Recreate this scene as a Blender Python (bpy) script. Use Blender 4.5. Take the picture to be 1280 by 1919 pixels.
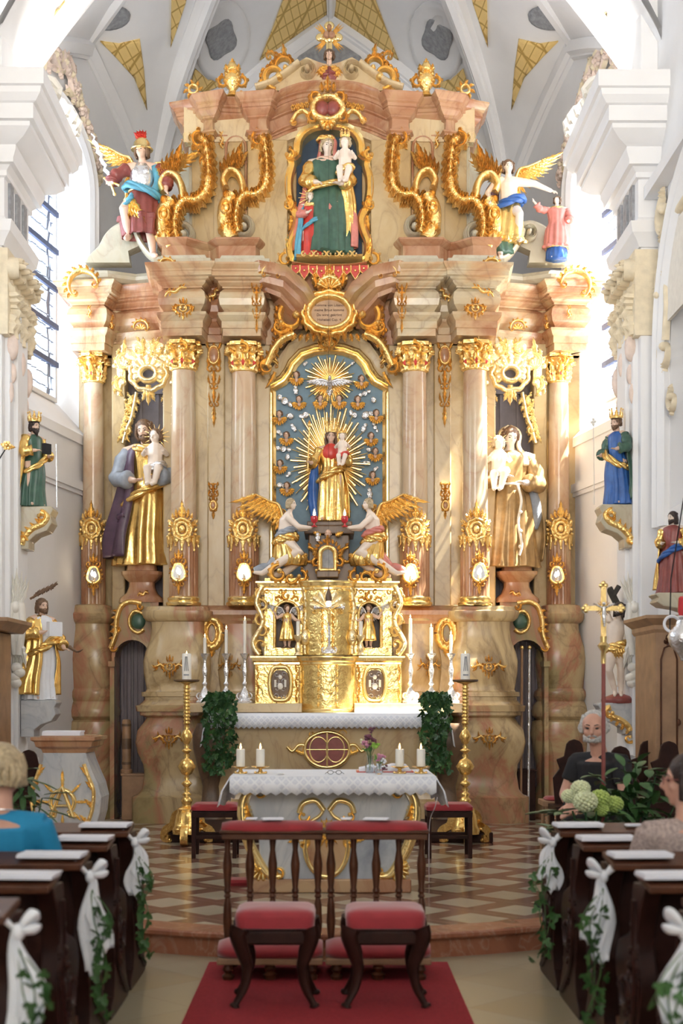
import bpy, bmesh, math, random
from mathutils import Vector, Matrix, noise
PI = math.pi
sin, cos = math.sin, math.cos
scene = bpy.context.scene
C = scene.collection
for o in list(bpy.data.objects):
    bpy.data.objects.remove(o, do_unlink=True)

# ---------------------------------------------------------------- camera, light, exposure
FPX = 2600.0; VX = 620.0; VY = 1300.0; EYE = 1.6
cd = bpy.data.cameras.new('camera'); cam = bpy.data.objects.new('camera', cd); C.objects.link(cam)
cam.location = (0, 0, EYE); cam.rotation_euler = (PI/2, 0, 0)
cd.sensor_width = 36; cd.sensor_fit = 'AUTO'
cd.lens = 36*FPX/1919
cd.shift_x = (640-VX)/1919; cd.shift_y = (VY-959.5)/1919
cd.clip_end = 200
cd.dof.use_dof = True; cd.dof.focus_distance = 15.0; cd.dof.aperture_fstop = 2.2
scene.camera = cam
scene.view_settings.view_transform = 'Standard'; scene.view_settings.look = 'None'
scene.view_settings.gamma = 1; scene.view_settings.use_curve_mapping = False
scene.view_settings.exposure = 0.0

wd = bpy.data.worlds.new('sky'); scene.world = wd; wd.use_nodes = True
bg = wd.node_tree.nodes['Background']; bg.inputs[0].default_value = (0.80, 0.90, 1.0, 1); bg.inputs[1].default_value = 3.2

sd = bpy.data.lights.new('sun', 'SUN'); sun = bpy.data.objects.new('sun', sd); C.objects.link(sun)
sd.energy = 75; sd.angle = 0.01; sd.color = (1.0, 0.93, 0.80)
sun.rotation_euler = Vector((-1, 0.05, -1.8)).to_track_quat('-Z', 'Y').to_euler()
sun.location = (8, 12, 16)

def area(name, loc, target, sx, sy, power, col):
    l = bpy.data.lights.new(name, 'AREA'); l.shape = 'RECTANGLE'; l.size = sx; l.size_y = sy
    l.energy = power; l.color = col
    o = bpy.data.objects.new(name, l); C.objects.link(o); o.location = loc
    o.rotation_euler = (Vector(target)-Vector(loc)).to_track_quat('-Z', 'Y').to_euler()
    return o
COOL = (0.82, 0.90, 1.0)
area('daylight_nave_window_left', (-3.55, 11.55, 4.8), (3.0, 13.6, 3.6), 2.2, 2.2, 45, COOL)
area('daylight_gallery_window', (0, -3.0, 6.5), (0, 15.5, 5.2), 5.0, 4.0, 75, (1.0, 0.93, 0.84)).data.spread = 1.0  # added frontal fill aimed at the retable; no opening is built behind it
area('daylight_west_door', (0, -4.5, 3.2), (0, 16, 9.4), 3.0, 3.0, 85, (1.0, 0.93, 0.84)).data.spread = .75  # added low fill that brightens vault and upper retable; no door stands here
area('daylight_apse_window_left', (-3.5, 15.65, 6.4), (2.4, 15.6, 8.0), 1.0, 3.2, 95, (0.80, 0.90, 1.0))
area('daylight_apse_window_right', (3.5, 15.65, 6.4), (-2.4, 14.5, 8.0), 1.0, 3.2, 95, (1.0, 0.95, 0.88))

for sx_ in (-1, 1): area('cornice_uplight', (sx_*2.85, 13.75, 7.5), (sx_*-.6, 16.8, 10.4), .5, .3, 30, (1.0, 0.96, 0.90))  # added pair above the cornices to brighten the vault; no lamps known there

# ---------------------------------------------------------------- coordinates
def Q(px, py, s):
    return Vector(((px-VX)/s, FPX/s, EYE-(py-VY)/s))
def X(px, s): return (px-VX)/s
def Z(py, s): return EYE-(py-VY)/s

# ---------------------------------------------------------------- materials
def new_mat(name):
    m = bpy.data.materials.new(name); m.use_nodes = True
    nt = m.node_tree
    return m, nt, nt.nodes['Principled BSDF']
def ramp(nt, stops, fac):
    r = nt.nodes.new('ShaderNodeValToRGB')
    el = r.color_ramp.elements
    el[0].position = stops[0][0]; el[0].color = (*stops[0][1], 1)
    el[1].position = stops[-1][0]; el[1].color = (*stops[-1][1], 1)
    for p, c in stops[1:-1]:
        e = el.new(p); e.color = (*c, 1)
    nt.links.new(fac, r.inputs[0])
    return r.outputs[0]
def noise_tex(nt, scale, detail=4, dist=0, vec=None, rough=.55):
    n = nt.nodes.new('ShaderNodeTexNoise'); n.inputs['Scale'].default_value = scale
    n.inputs['Detail'].default_value = detail; n.inputs['Distortion'].default_value = dist
    n.inputs['Roughness'].default_value = rough
    if vec is not None: nt.links.new(vec, n.inputs['Vector'])
    return n.outputs['Fac']
def objco(nt, scale=(1, 1, 1), rot=(0, 0, 0)):
    t = nt.nodes.new('ShaderNodeTexCoord'); mp = nt.nodes.new('ShaderNodeMapping')
    mp.inputs['Scale'].default_value = scale; mp.inputs['Rotation'].default_value = rot
    nt.links.new(t.outputs['Object'], mp.inputs[0]); return mp.outputs[0]
def mix(nt, a, b, fac):
    m = nt.nodes.new('ShaderNodeMix'); m.data_type = 'RGBA'
    for sock, v in ((m.inputs['Factor'], fac), (m.inputs['A'], a), (m.inputs['B'], b)):
        if isinstance(v, tuple): sock.default_value = (*v, 1)
        elif isinstance(v, (int, float)): sock.default_value = v
        else: nt.links.new(v, sock)
    return m.outputs['Result']
def bump(nt, bs, h, strength=.3, dist=.01):
    b = nt.nodes.new('ShaderNodeBump'); b.inputs['Strength'].default_value = strength
    b.inputs['Distance'].default_value = dist
    nt.links.new(h, b.inputs['Height']); nt.links.new(b.outputs[0], bs.inputs['Normal'])
def plain(name, col, rough=.6, metal=0, var=.12, scale=12, bmp=0, bs_=30, spec=.5, sheen=0, trans=0):
    m, nt, bs = new_mat(name)
    co = objco(nt)
    f = noise_tex(nt, scale, 4, 0, co)
    d = tuple(max(0, c*(1-var)) for c in col); l = tuple(min(1, c*(1+var)) for c in col)
    nt.links.new(ramp(nt, [(.3, d), (.7, l)], f), bs.inputs['Base Color'])
    bs.inputs['Roughness'].default_value = rough; bs.inputs['Metallic'].default_value = metal
    bs.inputs['Specular IOR Level'].default_value = spec
    if sheen: bs.inputs['Sheen Weight'].default_value = sheen
    if trans: bs.inputs['Transmission Weight'].default_value = trans
    if bmp: bump(nt, bs, noise_tex(nt, bs_, 3, 0, co), bmp, .01)
    return m
def marble(name, stops, scale=.9, vein=(.35, .2, .14), vs=1.6, veinamt=.5, rough=.22, rot=(0.3, .5, .2)):
    m, nt, bs = new_mat(name)
    co = objco(nt, (1, 1, .55), rot)
    stops = [(p, tuple(max(0, c*(.87, .87, .80)[i]) for i, c in enumerate(q))) for p, q in stops] if name not in ('blue_grey_marble', 'red_step_marble') else stops
    base = ramp(nt, stops, noise_tex(nt, scale, 6, 1.2, co, .6))
    v = nt.nodes.new('ShaderNodeTexNoise'); v.inputs['Scale'].default_value = vs; v.inputs['Detail'].default_value = 7
    v.inputs['Distortion'].default_value = 2.2; nt.links.new(co, v.inputs['Vector'])
    a = nt.nodes.new('ShaderNodeMath'); a.operation = 'SUBTRACT'; a.inputs[1].default_value = .5; nt.links.new(v.outputs['Fac'], a.inputs[0])
    b = nt.nodes.new('ShaderNodeMath'); b.operation = 'ABSOLUTE'; nt.links.new(a.outputs[0], b.inputs[0])
    vm = ramp(nt, [(0, (veinamt,)*3), (.012, (veinamt*.45,)*3), (.05, (0, 0, 0))], b.outputs[0])
    nt.links.new(mix(nt, base, vein, vm), bs.inputs['Base Color'])
    bs.inputs['Roughness'].default_value = rough
    return m
CR = (.68, .50, .30); OC = (.50, .32, .14); RO = (.44, .20, .11); GR = (.60, .56, .52); PK = (.58, .34, .20)
M = {}
M['cream_marble'] = marble('cream_marble', [(.28, OC), (.42, CR), (.56, (.74, .60, .40)), (.66, PK), (.75, CR)], .8, veinamt=.35)
M['wall_marble'] = marble('ochre_marble', [(.3, (.40, .27, .12)), (.45, (.56, .40, .21)), (.6, (.64, .49, .30)), (.75, (.46, .33, .16))], 1.1, (.22, .14, .07), 1.5, .3)
M['rose_marble'] = marble('rose_marble', [(.3, OC), (.42, (.56, .32, .20)), (.52, RO), (.62, (.62, .42, .26)), (.75, PK)], 1.0, (.25, .1, .06), 1.2, .4)
M['entab_marble'] = marble('entablature_marble', [(.25, (.50, .44, .36)), (.38, (.66, .54, .38)), (.46, (.62, .40, .24)), (.53, RO), (.58, PK), (.70, (.56, .42, .24))], .7, (.26, .15, .1), 1.1, .4)
M['column_marble'] = marble('column_marble', [(.3, PK), (.42, (.66, .46, .32)), (.55, (.68, .55, .42)), (.7, (.60, .38, .26))], 1.1, (.40, .2, .13), 1.5, .35, .16)
M['grey_marble'] = marble('grey_marble', [(.3, (.46, .42, .35)), (.5, (.62, .57, .47)), (.7, (.54, .45, .32))], 1.1, veinamt=.3)
M['blue_marble'] = marble('blue_grey_marble', [(.25, (.22, .25, .30)), (.40, (.42, .45, .50)), (.55, (.58, .59, .60)), (.75, (.34, .38, .44))], 1.3, (.30, .33, .38), 1.8, .4, .25, (.2, .9, .4))
M['dark_marble'] = marble('brown_marble', [(.3, (.07, .04, .03)), (.5, (.17, .10, .06)), (.7, (.27, .17, .10))], 1.2, (.05, .03, .02), 2, .5, .4)

M['pier_marble'] = marble('pedestal_marble', [(.28, (.13, .075, .04)), (.37, (.36, .24, .12)), (.45, (.66, .50, .30)), (.52, (.58, .42, .24)), (.57, (.52, .24, .15)), (.63, (.42, .33, .17)), (.75, (.16, .10, .05))], .85, (.12, .07, .04), 1.2, .4)
M['step_marble'] = marble('red_step_marble', [(.3, (.24, .08, .045)), (.5, (.36, .14, .08)), (.7, (.29, .11, .065))], 3.0, (.6, .4, .3), 4, .3, .25)

def gold_mat(name, col, dark, rough, bmp=.5, bsc=38):
    m, nt, bs = new_mat(name)
    co = objco(nt)
    f = noise_tex(nt, 9, 5, .4, co)
    nt.links.new(ramp(nt, [(.25, dark), (.5, col)], f), bs.inputs['Base Color'])
    bs.inputs['Metallic'].default_value = .82; bs.inputs['Roughness'].default_value = rough
    bump(nt, bs, noise_tex(nt, bsc, 2, .3, co), bmp, .014)
    return m
M['gold'] = gold_mat('gilding', (.97, .68, .26), (.74, .44, .12), .3, .9, 30)
M['pale_gold'] = gold_mat('pale_gilding', (1.0, .84, .50), (.92, .70, .34), .28, .8, 30)
M['smooth_gold'] = gold_mat('smooth_gilding', (1.0, .76, .34), (.90, .62, .24), .17, .15, 12)
M['robe_gold'] = gold_mat('robe_gilding', (.90, .60, .20), (.62, .34, .08), .25, .3, 20)
M['case_gold'] = gold_mat('case_gilding', (.95, .70, .27), (.62, .38, .11), .24, .8, 16)
M['silver'] = gold_mat('silver_leaf', (.82, .82, .84), (.60, .58, .58), .25)
M['brass'] = gold_mat('brass', (.80, .58, .24), (.6, .4, .14), .25, .1)
M['plaster'] = plain('white_plaster', (.84, .84, .85), .75, var=.02, scale=3, bmp=.08)
M['plaster_cream'] = plain('cream_stucco', (.78, .68, .50), .6, var=.1, bmp=.2)
M['plaster_pink'] = plain('pink_stucco', (.78, .64, .56), .6, var=.1, bmp=.2)
M['stucco_white'] = plain('ivory_stucco', (.82, .79, .72), .6, var=.06, bmp=.2)
M['grey_relief'] = plain('grey_relief', (.30, .31, .33), .6, var=.25, scale=18, bmp=.8, bs_=22)
M['wood'] = plain('dark_wood', (.030, .011, .008), .42, spec=.15, var=.35, scale=9)
M['mid_wood'] = plain('brown_wood', (.085, .030, .014), .36, spec=.25, var=.3, scale=9)
M['light_wood'] = plain('oak_wood', (.34, .20, .11), .45, var=.2, scale=7)
M['velvet'] = plain('red_velvet', (.28, .012, .018), .75, var=.15, sheen=.25)
M['velvet_pale'] = plain('worn_red_velvet', (.34, .02, .03), .7, var=.12, sheen=.6)
M['carpet'] = plain('red_carpet', (.30, .014, .022), .95, var=.2, scale=60, bmp=.4, bs_=160)
M['skin'] = plain('painted_skin', (.72, .50, .38), .4, var=.05)
M['pale_skin'] = plain('pale_painted_skin', (.80, .68, .58), .4, var=.05)
M['face'] = plain('human_skin', (.62, .34, .25), .5, var=.08)
M['hair_dark'] = plain('dark_hair', (.035, .02, .017), .5, var=.3, scale=60, bmp=.6, bs_=80)
M['hair_brown'] = plain('brown_painted_hair', (.16, .09, .05), .5, var=.3, scale=40, bmp=.5, bs_=60)
M['hair_gold'] = plain('blond_hair', (.46, .36, .22), .5, var=.3, scale=50, bmp=.6, bs_=70)
M['hair_grey'] = plain('grey_hair', (.50, .49, .48), .5, var=.3, scale=60, bmp=.6, bs_=80)
M['eye'] = plain('dark_eye', (.03, .02, .02), .2)
M['white_cloth'] = plain('white_linen', (.80, .82, .87), .8, var=.02)
M['paper'] = plain('white_paper', (.82, .83, .90), .7, var=.02)
M['wax'] = plain('white_wax', (.88, .85, .78), .4, var=.02)
M['red_wax'] = plain('red_glass', (.55, .04, .05), .15)
M['red'] = plain('red_paint', (.55, .05, .035), .35, var=.15)
M['rose_cloth'] = plain('rose_paint', (.62, .22, .18), .35, var=.15)
M['green'] = plain('green_paint', (.055, .12, .085), .35, var=.2)
M['blue'] = plain('blue_paint', (.03, .11, .36), .35, var=.2)
M['sky_blue'] = plain('light_blue_paint', (.10, .33, .45), .35, var=.2)
M['purple'] = plain('purple_paint', (.085, .045, .075), .4, var=.25)
M['maroon'] = plain('maroon_paint', (.25, .06, .05), .4, var=.2)
M['grey_cloth'] = plain('grey_blue_paint', (.30, .33, .38), .4, var=.2)
M['bronze_brown'] = plain('brown_habit_paint', (.38, .24, .10), .35, .35, var=.25)
M['black'] = plain('black_cloth', (.012, .012, .015), .8, var=.3)
M['navy_back'] = plain('dark_blue_backing', (.025, .055, .10), .6, var=.15)
M['blue_back'] = plain('grey_blue_backing', (.20, .30, .38), .7, var=.08)
M['niche_grey'] = plain('grey_niche_paint', (.21, .19, .21), .8, var=.08)
M['curtain'] = plain('grey_lilac_paint', (.33, .29, .31), .8, var=.05)
M['leaf'] = plain('leaf_green', (.05, .13, .035), .45, var=.4, scale=8)
M['leaf_dark'] = plain('dark_leaf_green', (.035, .10, .035), .4, var=.4, scale=8)
M['leaf_light'] = plain('bright_leaf_green', (.14, .32, .07), .45, var=.3, scale=8)
M['hydrangea'] = plain('hydrangea_white', (.74, .78, .50), .7, var=.15, scale=20)
M['hydrangea_green'] = plain('hydrangea_green', (.46, .58, .16), .7, var=.2, scale=20)
M['pink_petal'] = plain('pink_petals', (.60, .25, .36), .6, var=.3)
M['plum_petal'] = plain('plum_petals', (.14, .04, .07), .6, var=.3)
M['green_petal'] = plain('green_petals', (.25, .45, .06), .6, var=.2)
M['turquoise'] = plain('turquoise_fabric', (.012, .24, .46), .75, var=.08)
M['tree_bark'] = plain('dark_bark', (.05, .045, .04), .8, var=.3)
M['dark_pane'] = plain('dark_window_pane', (.20, .23, .28), .08, var=.1, scale=1)
M['lead'] = plain('window_lead', (.10, .12, .22), .6)
M['bulb_frame'] = M['gold']

m, nt, bs = new_mat('mirror_glass'); bs.inputs['Metallic'].default_value = 1; bs.inputs['Roughness'].default_value = .03
bs.inputs['Base Color'].default_value = (.8, .8, .82, 1); M['mirror'] = m
m, nt, bs = new_mat('clear_glass'); bs.inputs['Transmission Weight'].default_value = 1; bs.inputs['Roughness'].default_value = .02
bs.inputs['Base Color'].default_value = (.92, .96, .98, 1); M['glass'] = m
def emit(name, col, strength):
    m, nt, bs = new_mat(name); bs.inputs['Base Color'].default_value = (*col, 1)
    bs.inputs['Emission Color'].default_value = (*col, 1); bs.inputs['Emission Strength'].default_value = strength
    return m
M['flame'] = emit('candle_flame', (1.0, .62, .25), 9)
M['bulb'] = emit('electric_candle_bulb', (1.0, .84, .60), 45)

# leaded translucent window glass
m, nt, bs = new_mat('leaded_glass')
out = nt.nodes['Material Output']; co = objco(nt, (1, 1, 1))
br = nt.nodes.new('ShaderNodeTexVoronoi'); br.feature = 'DISTANCE_TO_EDGE'; br.inputs['Scale'].default_value = 7
br.inputs['Randomness'].default_value = .15; nt.links.new(co, br.inputs['Vector'])
ld = ramp(nt, [(.0, (0, 0, 0)), (.02, (0, 0, 0)), (.045, (1, 1, 1))], br.outputs['Distance'])
tr = nt.nodes.new('ShaderNodeBsdfTransparent'); tr.inputs[0].default_value = (.93, .96, 1, 1)
bs.inputs['Base Color'].default_value = (.25, .27, .35, 1)
mx = nt.nodes.new('ShaderNodeMixShader'); nt.links.new(ld, mx.inputs[0]); nt.links.new(bs.outputs[0], mx.inputs[1]); nt.links.new(tr.outputs[0], mx.inputs[2])
nt.links.new(mx.outputs[0], out.inputs[0]); M['leaded_glass'] = m

# yellow stencilled vault field: diagonal relief lattice with small stars
m, nt, bs = new_mat('yellow_vault_stucco'); co = objco(nt, (9, 4.0, 9), (0, PI/4, 0))
ck = nt.nodes.new('ShaderNodeTexVoronoi'); ck.feature = 'DISTANCE_TO_EDGE'; ck.inputs['Scale'].default_value = 1.0; ck.inputs['Randomness'].default_value = .0
nt.links.new(co, ck.inputs['Vector'])
yc = ramp(nt, [(0, (.50, .30, .07)), (.04, (.60, .38, .10)), (.08, (.90, .66, .26)), (1, (.84, .60, .22))], ck.outputs['Distance'])
nt.links.new(yc, bs.inputs['Base Color']); bs.inputs['Roughness'].default_value = .55
bump(nt, bs, noise_tex(nt, 14, 3, .5, co), .5, .02); M['yellow'] = m

# chancel floor: diagonal beige tiles in brown bands
m, nt, bs = new_mat('chancel_tiles')
t = nt.nodes.new('ShaderNodeTexCoord'); sp = nt.nodes.new('ShaderNodeSeparateXYZ'); nt.links.new(t.outputs['Object'], sp.inputs[0])
def mth(op, a, b=None):
    n = nt.nodes.new('ShaderNodeMath'); n.operation = op
    for i, v in enumerate((a, b)):
        if v is None: continue
        if isinstance(v, (int, float)): n.inputs[i].default_value = v
        else: nt.links.new(v, n.inputs[i])
    return n.outputs[0]
PT = .488
def cell(sign, off):
    u = mth('MULTIPLY', mth('ADD', sp.outputs[0], mth('MULTIPLY', sp.outputs[1], sign)), .70711/PT)
    return mth('FRACT', mth('ADD', u, 100+off))
u = cell(1, .195); w = cell(-1, .13)
def inside(q): return mth('MULTIPLY', mth('GREATER_THAN', q, .17), mth('LESS_THAN', q, .83))
ins = mth('MULTIPLY', inside(u), inside(w))
co = objco(nt)
be = ramp(nt, [(.3, (.42, .36, .26)), (.7, (.55, .49, .38))], noise_tex(nt, 1.4, 5, 0, co))
rb = ramp(nt, [(.3, (.17, .075, .05)), (.7, (.26, .125, .09))], noise_tex(nt, 2.2, 5, 0, co))
jt = mth('GREATER_THAN', mth('ABSOLUTE', mth('SUBTRACT', u, .0)), .992)
c1 = mix(nt, rb, be, ins); c2 = mix(nt, c1, (.5, .42, .32), jt)
nt.links.new(c2, bs.inputs['Base Color']); bs.inputs['Roughness'].default_value = .17; M['tiles'] = m

# nave floor: pale limestone slabs
m, nt, bs = new_mat('limestone_slabs'); co = objco(nt, (1, 1, 1), (0, 0, PI/4))
bk = nt.nodes.new('ShaderNodeTexBrick'); bk.inputs['Scale'].default_value = 1; bk.offset = 0
bk.inputs['Brick Width'].default_value = .5; bk.inputs['Row Height'].default_value = .5; bk.inputs['Mortar Size'].default_value = .004
bk.inputs['Color1'].default_value = (.46, .39, .26, 1); bk.inputs['Color2'].default_value = (.41, .31, .16, 1); bk.inputs['Mortar'].default_value = (.34, .26, .16, 1)
nt.links.new(co, bk.inputs['Vector'])
nt.links.new(mix(nt, bk.outputs[0], (.38, .35, .27), noise_tex(nt, 1.3, 5, .5, co)), bs.inputs['Base Color'])
bs.inputs['Roughness'].default_value = .22; M['limestone'] = m

# lace linen
m, nt, bs = new_mat('lace_linen'); co = objco(nt, (22, 22, 22), (0, PI/4, 0))
ck = nt.nodes.new('ShaderNodeTexVoronoi'); ck.inputs['Scale'].default_value = 1; ck.inputs['Randomness'].default_value = 0; ck.feature = 'DISTANCE_TO_EDGE'
nt.links.new(co, ck.inputs['Vector'])
nt.links.new(ramp(nt, [(0, (.86, .88, .93)), (.12, (.84, .86, .92)), (.2, (.68, .71, .80)), (.4, (.80, .82, .89)), (1, (.70, .72, .80))], ck.outputs['Distance']), bs.inputs['Base Color'])
bs.inputs['Roughness'].default_value = .85; M['lace'] = m

# ---------------------------------------------------------------- mesh builder
class MB:
    def __init__(s): s.v = []; s.f = []
    def add(s, vs, fs):
        n = len(s.v); s.v += [tuple(v) for v in vs]; s.f += [tuple(i+n for i in f) for f in fs]; return n
    def box(s, x0, x1, y0, y1, z0, z1):
        vs = [(x, y, z) for z in (z0, z1) for y in (y0, y1) for x in (x0, x1)]
        s.add(vs, [(0, 2, 3, 1), (4, 5, 7, 6), (0, 1, 5, 4), (2, 6, 7, 3), (0, 4, 6, 2), (1, 3, 7, 5)]); return s
    def prism(s, pts, y0, y1):
        """polygon of (x,z) extruded along y"""
        n = len(pts); vs = [(x, y0, z) for x, z in pts]+[(x, y1, z) for x, z in pts]
        s.add(vs, [tuple(range(n)), tuple(range(2*n-1, n-1, -1))]+[(i, i+n, (i+1) % n+n, (i+1) % n) for i in range(n)]); return s
    def plate(s, pts, z0, z1):
        """polygon of (x,y) extruded along z"""
        n = len(pts); vs = [(x, y, z0) for x, y in pts]+[(x, y, z1) for x, y in pts]
        s.add(vs, [tuple(range(n-1, -1, -1)), tuple(range(n, 2*n))]+[(i, (i+1) % n, (i+1) % n+n, i+n) for i in range(n)]); return s
    def ringprism(s, outer, inner, y0, y1):
        n = len(outer); vs = []
        for y in (y0, y1):
            vs += [(x, y, z) for x, z in outer]; vs += [(x, y, z) for x, z in inner]
        fs = []
        for i in range(n):
            j = (i+1) % n
            fs += [(i, j, n+j, n+i), (2*n+i, 3*n+i, 3*n+j, 2*n+j), (i, 2*n+i, 2*n+j, j), (n+i, n+j, 3*n+j, 3*n+i)]
        s.add(vs, fs); return s
    def loft(s, rings, closed=True, cap=True):
        n = len(rings[0]); vs = [p for r in rings for p in r]; fs = []
        for k in range(len(rings)-1):
            for i in range(n if closed else n-1):
                j = (i+1) % n
                fs.append((k*n+i, k*n+j, (k+1)*n+j, (k+1)*n+i))
        if cap and closed:
            fs.append(tuple(range(n-1, -1, -1))); fs.append(tuple((len(rings)-1)*n+i for i in range(n)))
        s.add(vs, fs); return s
    def lathe(s, prof, cx=0, cy=0, n=24, sq=2.0, sx=1, sy=1, flute=0, fn=0, cz=0):
        """prof: (r,z); sq: superellipse power (2 round, 6 squarish)"""
        rings = []
        for r, z in prof:
            ring = []
            for i in range(n):
                a = 2*PI*(i+.5)/n; c, d = cos(a), sin(a)
                k = (abs(c)**sq+abs(d)**sq)**(-1/sq)
                rr = r*k*(1+flute*abs(sin(fn*a/2)) if fn else 1)
                ring.append((cx+rr*c*sx, cy+rr*d*sy, cz+z))
            rings.append(ring)
        return s.loft(rings)
    def tube(s, pts, rad, n=8, flat=1.0, up=None, cap=True):
        pts = [Vector(p) for p in pts]; N = len(pts)
        if not hasattr(rad, '__len__'): rad = [rad]*N
        ref = Vector(up) if up else None; rings = []; pn = None
        for i, p in enumerate(pts):
            t = (pts[min(i+1, N-1)]-pts[max(i-1, 0)])
            t = t.normalized() if t.length > 1e-9 else Vector((0, 0, 1))
            if ref is not None: a = ref-t*ref.dot(t)
            elif pn is None: a = t.orthogonal()
            else: a = pn-t*pn.dot(t)
            if a.length < 1e-6: a = t.orthogonal()
            a.normalize(); pn = a; b = t.cross(a)
            rings.append([tuple(p+(a*cos(2*PI*k/n)*flat+b*sin(2*PI*k/n))*rad[i]) for k in range(n)])
        return s.loft(rings, cap=cap)
    def ball(s, c, r, n=12, m=8, rot=None):
        rx, ry, rz = r if hasattr(r, '__len__') else (r, r, r)
        vs = [(0, 0, -1)]; fs = []
        for k in range(1, m):
            b = -PI/2+PI*k/m
            vs += [(cos(b)*cos(2*PI*i/n), cos(b)*sin(2*PI*i/n), sin(b)) for i in range(n)]
        vs.append((0, 0, 1)); L = len(vs)-1
        for i in range(n):
            j = (i+1) % n; fs.append((0, 1+j, 1+i)); fs.append((L, L-n+i, L-n+j))
        for k in range(m-2):
            for i in range(n):
                j = (i+1) % n; a = 1+k*n; fs.append((a+i, a+j, a+n+j, a+n+i))
        out = []
        for x, y, z in vs:
            p = Vector((x*rx, y*ry, z*rz))
            if rot is not None: p = rot @ p
            out.append(tuple(p+Vector(c)))
        s.add(out, fs); return s
    # ---- relief drawing in the local XZ plane, raised towards -Y
    def ribbon(s, pts, ws, dep, y0=0, ridge=1.0):
        N = len(pts); rings = []
        if not hasattr(ws, '__len__'): ws = [ws]*N
        for i in range(N):
            a = pts[max(i-1, 0)]; b = pts[min(i+1, N-1)]
            tx, tz = b[0]-a[0], b[1]-a[1]; L = math.hypot(tx, tz) or 1; nx, nz = -tz/L, tx/L
            w = ws[i]; d = dep*min(1, .35+w/(max(ws)+1e-9)*.65)
            rings.append([(pts[i][0]+nx*w*q, y0-d*h, pts[i][1]+nz*w*q) for q, h in ((-1, 0), (-.85, .6), (-.35, .95), (0, ridge), (.35, .95), (.85, .6), (1, 0))])
        return s.loft(rings)
    def leaf(s, x, z, ang, L, w, curl=0, dep=.02, y0=0, n=8):
        pts = []; ws = []; a = ang; px, pz = x, z
        for i in range(n+1):
            t = i/n; pts.append((px, pz)); ws.append(w*(sin(PI*min(1, t*.8+.16))**.8)*(1+.25*cos(i*PI))*(1-t**4)+w*.03)
            a2 = a+curl*t; px += cos(a2)*L/n; pz += sin(a2)*L/n
        return s.ribbon(pts, ws, dep, y0, .55)
    def scroll(s, cx, cz, R, a0, turn, w, dep=.03, y0=0, flames=0, fl=.5, knob=True, shrink=.72, n=None):
        """spiral from angle a0 sweeping turn (radians), radius falling; flames leaf tongues on its outside"""
        n = n or max(10, int(abs(turn)*4.5)); pts = []; ws = []
        for i in range(n+1):
            t = i/n; r = R*(1-shrink*t**1.3); a = a0+turn*t
            pts.append((cx+r*cos(a), cz+r*sin(a))); ws.append(w*(1-.65*t)*(.55+.45*min(1, t*5)))
        s.ribbon(pts, ws, dep, y0, .75)
        if knob: s.ball((pts[-1][0], y0-dep*.6, pts[-1][1]), (w*.9, dep*.8, w*.9), 8, 6)
        sg = 1 if turn > 0 else -1
        for k in range(flames):
            t = (k+.3)/flames*.62; r = R*(1-shrink*t**1.3)+w*.4; a = a0+turn*t
            s.leaf(cx+r*cos(a), cz+r*sin(a), a-sg*.5, R*fl*(1.1-.7*t)*(1+.25*(k % 2)), w*.62, -sg*.9, dep*.8, y0)
        return s
    def shell(s, cx, cz, R, n=7, a0=0, a1=PI, dep=.03, y0=0):
        for i in range(n):
            a = a0+(a1-a0)*(i+.5)/n; L = R*(1+.12*sin(PI*(i+.5)/n))
            s.ribbon([(cx+cos(a)*L*t, cz+sin(a)*L*t) for t in (.12, .35, .6, .85, 1)], [R*.03+R*abs(a1-a0)/n*.5*t for t in (.1, .35, .6, .85, .55)], dep, y0)
        return s
    def oval(s, cx, cz, rx, rz, w, dep=.03, y0=0, n=28, wob=0, fn=8):
        pts = [(cx+rx*(1+wob*cos(fn*2*PI*i/n))*cos(2*PI*i/n), cz+rz*(1+wob*cos(fn*2*PI*i/n))*sin(2*PI*i/n)) for i in range(n+1)]
        return s.ribbon(pts, [w]*(n+1), dep, y0)
    def flower(s, cx, cz, r, dep=.02, y0=0, n=6):
        for i in range(n):
            a = 2*PI*i/n; s.ball((cx+cos(a)*r*.6, y0-dep*.4, cz+sin(a)*r*.6), (r*.38, dep*.6, r*.38), 6, 4)
        s.ball((cx, y0-dep*.7, cz), (r*.3, dep*.6, r*.3), 6, 4); return s
    def mirror(s, i0=0, f0=0, cx=0):
        n = len(s.v); vs = s.v[i0:n]; fs = s.f[f0:]
        s.v += [(2*cx-x, y, z) for x, y, z in vs]
        s.f += [tuple(reversed([i-i0+n for i in f])) for f in fs]; return s
    def wrap(s, R, y0=0):
        s.v = [(((R-y+y0)*sin(x/R)), y0-((R-y+y0)*cos(x/R)-R)-0, z) for x, y, z in s.v]; return s
    def xf(s, mt, i0=0):
        s.v[i0:] = [tuple(mt @ Vector(p)) for p in s.v[i0:]]; return s
    def move(s, x, y, z, i0=0): s.v[i0:] = [(a+x, b+y, c+z) for a, b, c in s.v[i0:]]; return s
    def build(s, name, mat, parent=None, smooth=True, loc=None, rotz=0, bev=0, mods=None, ang=40):
        me = bpy.data.meshes.new(name); me.from_pydata(s.v, [], s.f); me.update()
        bm = bmesh.new(); bm.from_mesh(me); bmesh.ops.recalc_face_normals(bm, faces=bm.faces); bm.to_mesh(me); bm.free()
        me.materials.append(M[mat] if isinstance(mat, str) else mat)
        if smooth:
            me.polygons.foreach_set('use_smooth', [True]*len(me.polygons))
            if ang: me.set_sharp_from_angle(angle=math.radians(ang))
        o = bpy.data.objects.new(name, me); C.objects.link(o)
        if loc is not None: o.location = loc
        o.rotation_euler[2] = rotz
        if bev:
            b = o.modifiers.new('edge', 'BEVEL'); b.width = bev; b.segments = 2; b.limit_method = 'ANGLE'
        if parent is not None: par(o, parent)
        return o
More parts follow.
